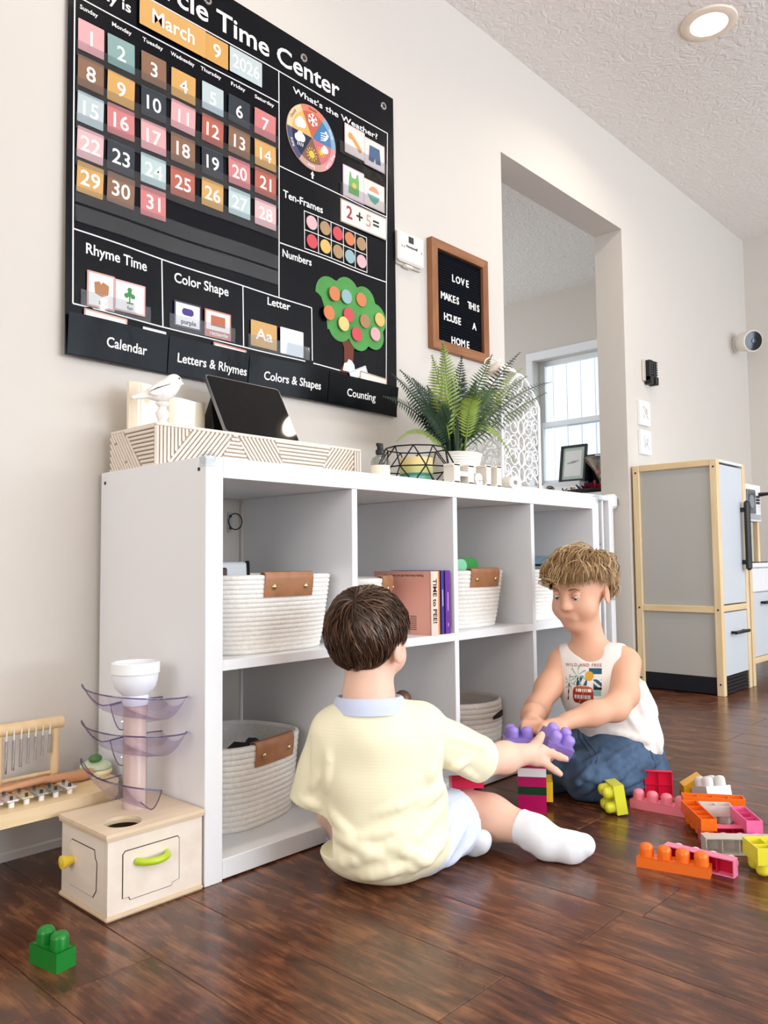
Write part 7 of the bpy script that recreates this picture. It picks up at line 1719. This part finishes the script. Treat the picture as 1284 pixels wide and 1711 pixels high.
# jeans
J_ = Field((-0.24, -0.22, -0.005), (0.21, 0.15, 0.19), 0.0032)
J_.ell((0.055, 0.020, 0.085), (0.098, 0.084, 0.075), Matrix.Rotation(R(-20), 4, 'Z'), k=0).chain([(0.050, -0.020, 0.085), (-0.075, -0.138, 0.054)], [0.070, 0.055], k=0.04).chain([(-0.075, -0.138, 0.052), (0.02, -0.085, 0.045), (0.12, -0.025, 0.040)], [0.054, 0.050, 0.040], k=0.03)
J_.chain([(0.005, 0.035, 0.090), (-0.150, -0.060, 0.052)], [0.066, 0.052], k=0.04).chain([(-0.150, -0.060, 0.052), (-0.03, 0.03, 0.045), (0.05, 0.09, 0.040)], [0.052, 0.046, 0.038], k=0.03)
J_.noise(0.0015, [(41, 37, 53, 0.3, 1), (-53, 60, 39, 1.7, 1), (91, -40, 67, 2.2, 0.7), (32, 85, -78, 4.0, 0.7)])
wrinkles(J_, [(-0.10, 0.03, -0.06, 0.075, 0.007), (-0.115, 0.055, -0.085, 0.085, 0.007), (-0.05, 0.09, 0.01, 0.105, 0.006), (-0.03, 0.06, 0.05, 0.085, 0.006), (0.0, 0.035, 0.07, 0.055, 0.006), (-0.12, 0.035, -0.115, 0.06, 0.006), (-0.16, 0.05, -0.14, 0.10, 0.006), (0.06, 0.06, 0.12, 0.075, 0.006), (-0.09, 0.095, -0.04, 0.115, 0.006), (-0.13, 0.08, -0.10, 0.12, 0.006), (-0.06, 0.045, 0.0, 0.06, 0.006), (0.02, 0.11, 0.09, 0.12, 0.006), (-0.105, 0.07, -0.05, 0.055, 0.006), (0.03, 0.02, 0.10, 0.03, 0.006), (-0.175, 0.04, -0.16, 0.075, 0.006)], k=0.009, sink=-0.0015)
J_.plane((0, 0, 0.002), (0, 0, -1), k=0.006)
M_den = cloth('washed_denim', '#465a73', bump=0.5, bscale=900, var=0.42)
nt = M_den.node_tree
for q in nt.nodes:
    if q.type == 'TEX_NOISE' and abs(q.inputs['Scale'].default_value-30) < 1: q.inputs['Scale'].default_value = 22
jeans = sdf_object(J_, 'jeans', M_den, boy, label='washed blue jeans')
bj = BVHTree.FromPolygons([v.co[:] for v in jeans.data.vertices], [tuple(p.vertices) for p in jeans.data.polygons])
def on_jeans(a, z):
    h_ = bj.ray_cast(Vector((a, -0.4, z)), Vector((0, 1, 0)), 0.8); return h_[0]
M_stitch = mat('denim_seam', '#2c405e', rough=0.9)
for (a0, z0, a1, z1) in ((-0.062, 0.150, -0.082, 0.095), (-0.050, 0.150, -0.070, 0.095), (0.085, 0.14, 0.10, 0.06)):
    pts = [on_jeans(a0+(a1-a0)*i/8, z0+(z1-z0)*i/8) for i in range(9)]; pts = [q for q in pts if q is not None]
    if len(pts) > 3: m = MB(); m.tube(pts, 0.0016, 6); m.build('seam', M_stitch, jeans, world=False, smooth=60)
# face details
M_eye = mat('eye_white', '#f2eee9', rough=0.2); M_iris = mat('iris_blue', '#3c4a55', rough=0.15); M_lip = mat('lips', '#c07468', rough=0.45); M_lash = mat('lashes', '#6b4c38', rough=0.8); M_brow = mat('eyebrow', '#8a6a44', rough=0.8)
for s_ in (-1, 1):
    m = MB(); m.ball(bp_(s_*0.027, 0.0715, -0.006), (0.0082, 0.0082, 0.0082), 16, 12); eo = m.build('eye', M_eye, boy, world=False, smooth=60)
    m = MB(); m.ball(bp_(s_*0.0265, 0.0765, -0.0105), (0.0040, 0.0040, 0.0040), 12, 8); m.build('iris', M_iris, eo, world=False, smooth=60)
    m = MB(); m.tube([bp_(s_*(0.014+0.028*i/6), 0.0845-0.004*(i/6)**2*1.8, 0.012+0.004*math.sin(math.pi*i/6)) for i in range(7)], [0.0012, 0.002, 0.0024, 0.0024, 0.002, 0.0016, 0.0008], 6); m.build('eyebrow', M_brow, boy, world=False, smooth=60)
    m = MB(); m.ball(bp_(s_*0.027, 0.0712, -0.0005), (0.0105, 0.0098, 0.0080), 16, 10); m.build('upper_lid', M_skin_boy, boy, world=False, smooth=60)
    m = MB(); m.tube([bp_(s_*(0.017+0.020*i/6), 0.0795-0.004*(i/6)**2, -0.0065-0.0015*math.sin(math.pi*i/6)) for i in range(7)], 0.0010, 6); m.build('lashes', M_lash, boy, world=False, smooth=60)
m = MB(); m.tube([bp_(-0.015+0.030*i/8, 0.0835-0.004*(2*i/8-1)**2, -0.0605+0.003*(2*i/8-1)**2) for i in range(9)], [0.0008, 0.002, 0.0028, 0.003, 0.0026, 0.003, 0.0028, 0.002, 0.0008], 8); m.build('lips', M_lip, boy, world=False, smooth=60)
# hair
def reg_b(d):
    x, y, z = d
    if x > 0.12 and y > -0.3 and y < 0.80: return z > -0.32+0.50*max(0, y-0.1)+0.25*(1 if x < 0.3 else 0)
    if y > 0.62: return z > 0.24
    if y > 0.15: return z > 0.10 + (y-0.15)*0.45
    if y > -0.22: return z > -0.02
    return z > -0.62
M_hbl = hair_mat('blond_hair', '#7d5f40', '#b08e62', '#dac199')
head_hair(boy, tuple(bc+np.array((0, 0, 0.012))), (0.076, 0.092, 0.080), brot, reg_b, (-0.30, -0.50, 0.80), 3600, 7, 0.15, 0.21, 0.00115, mat('blond_hair_base', '#7d603f', rough=0.6), M_hbl, 22, curl=0.25, gravity=0.30, wild=0.65, spill=1, clump=0.55)
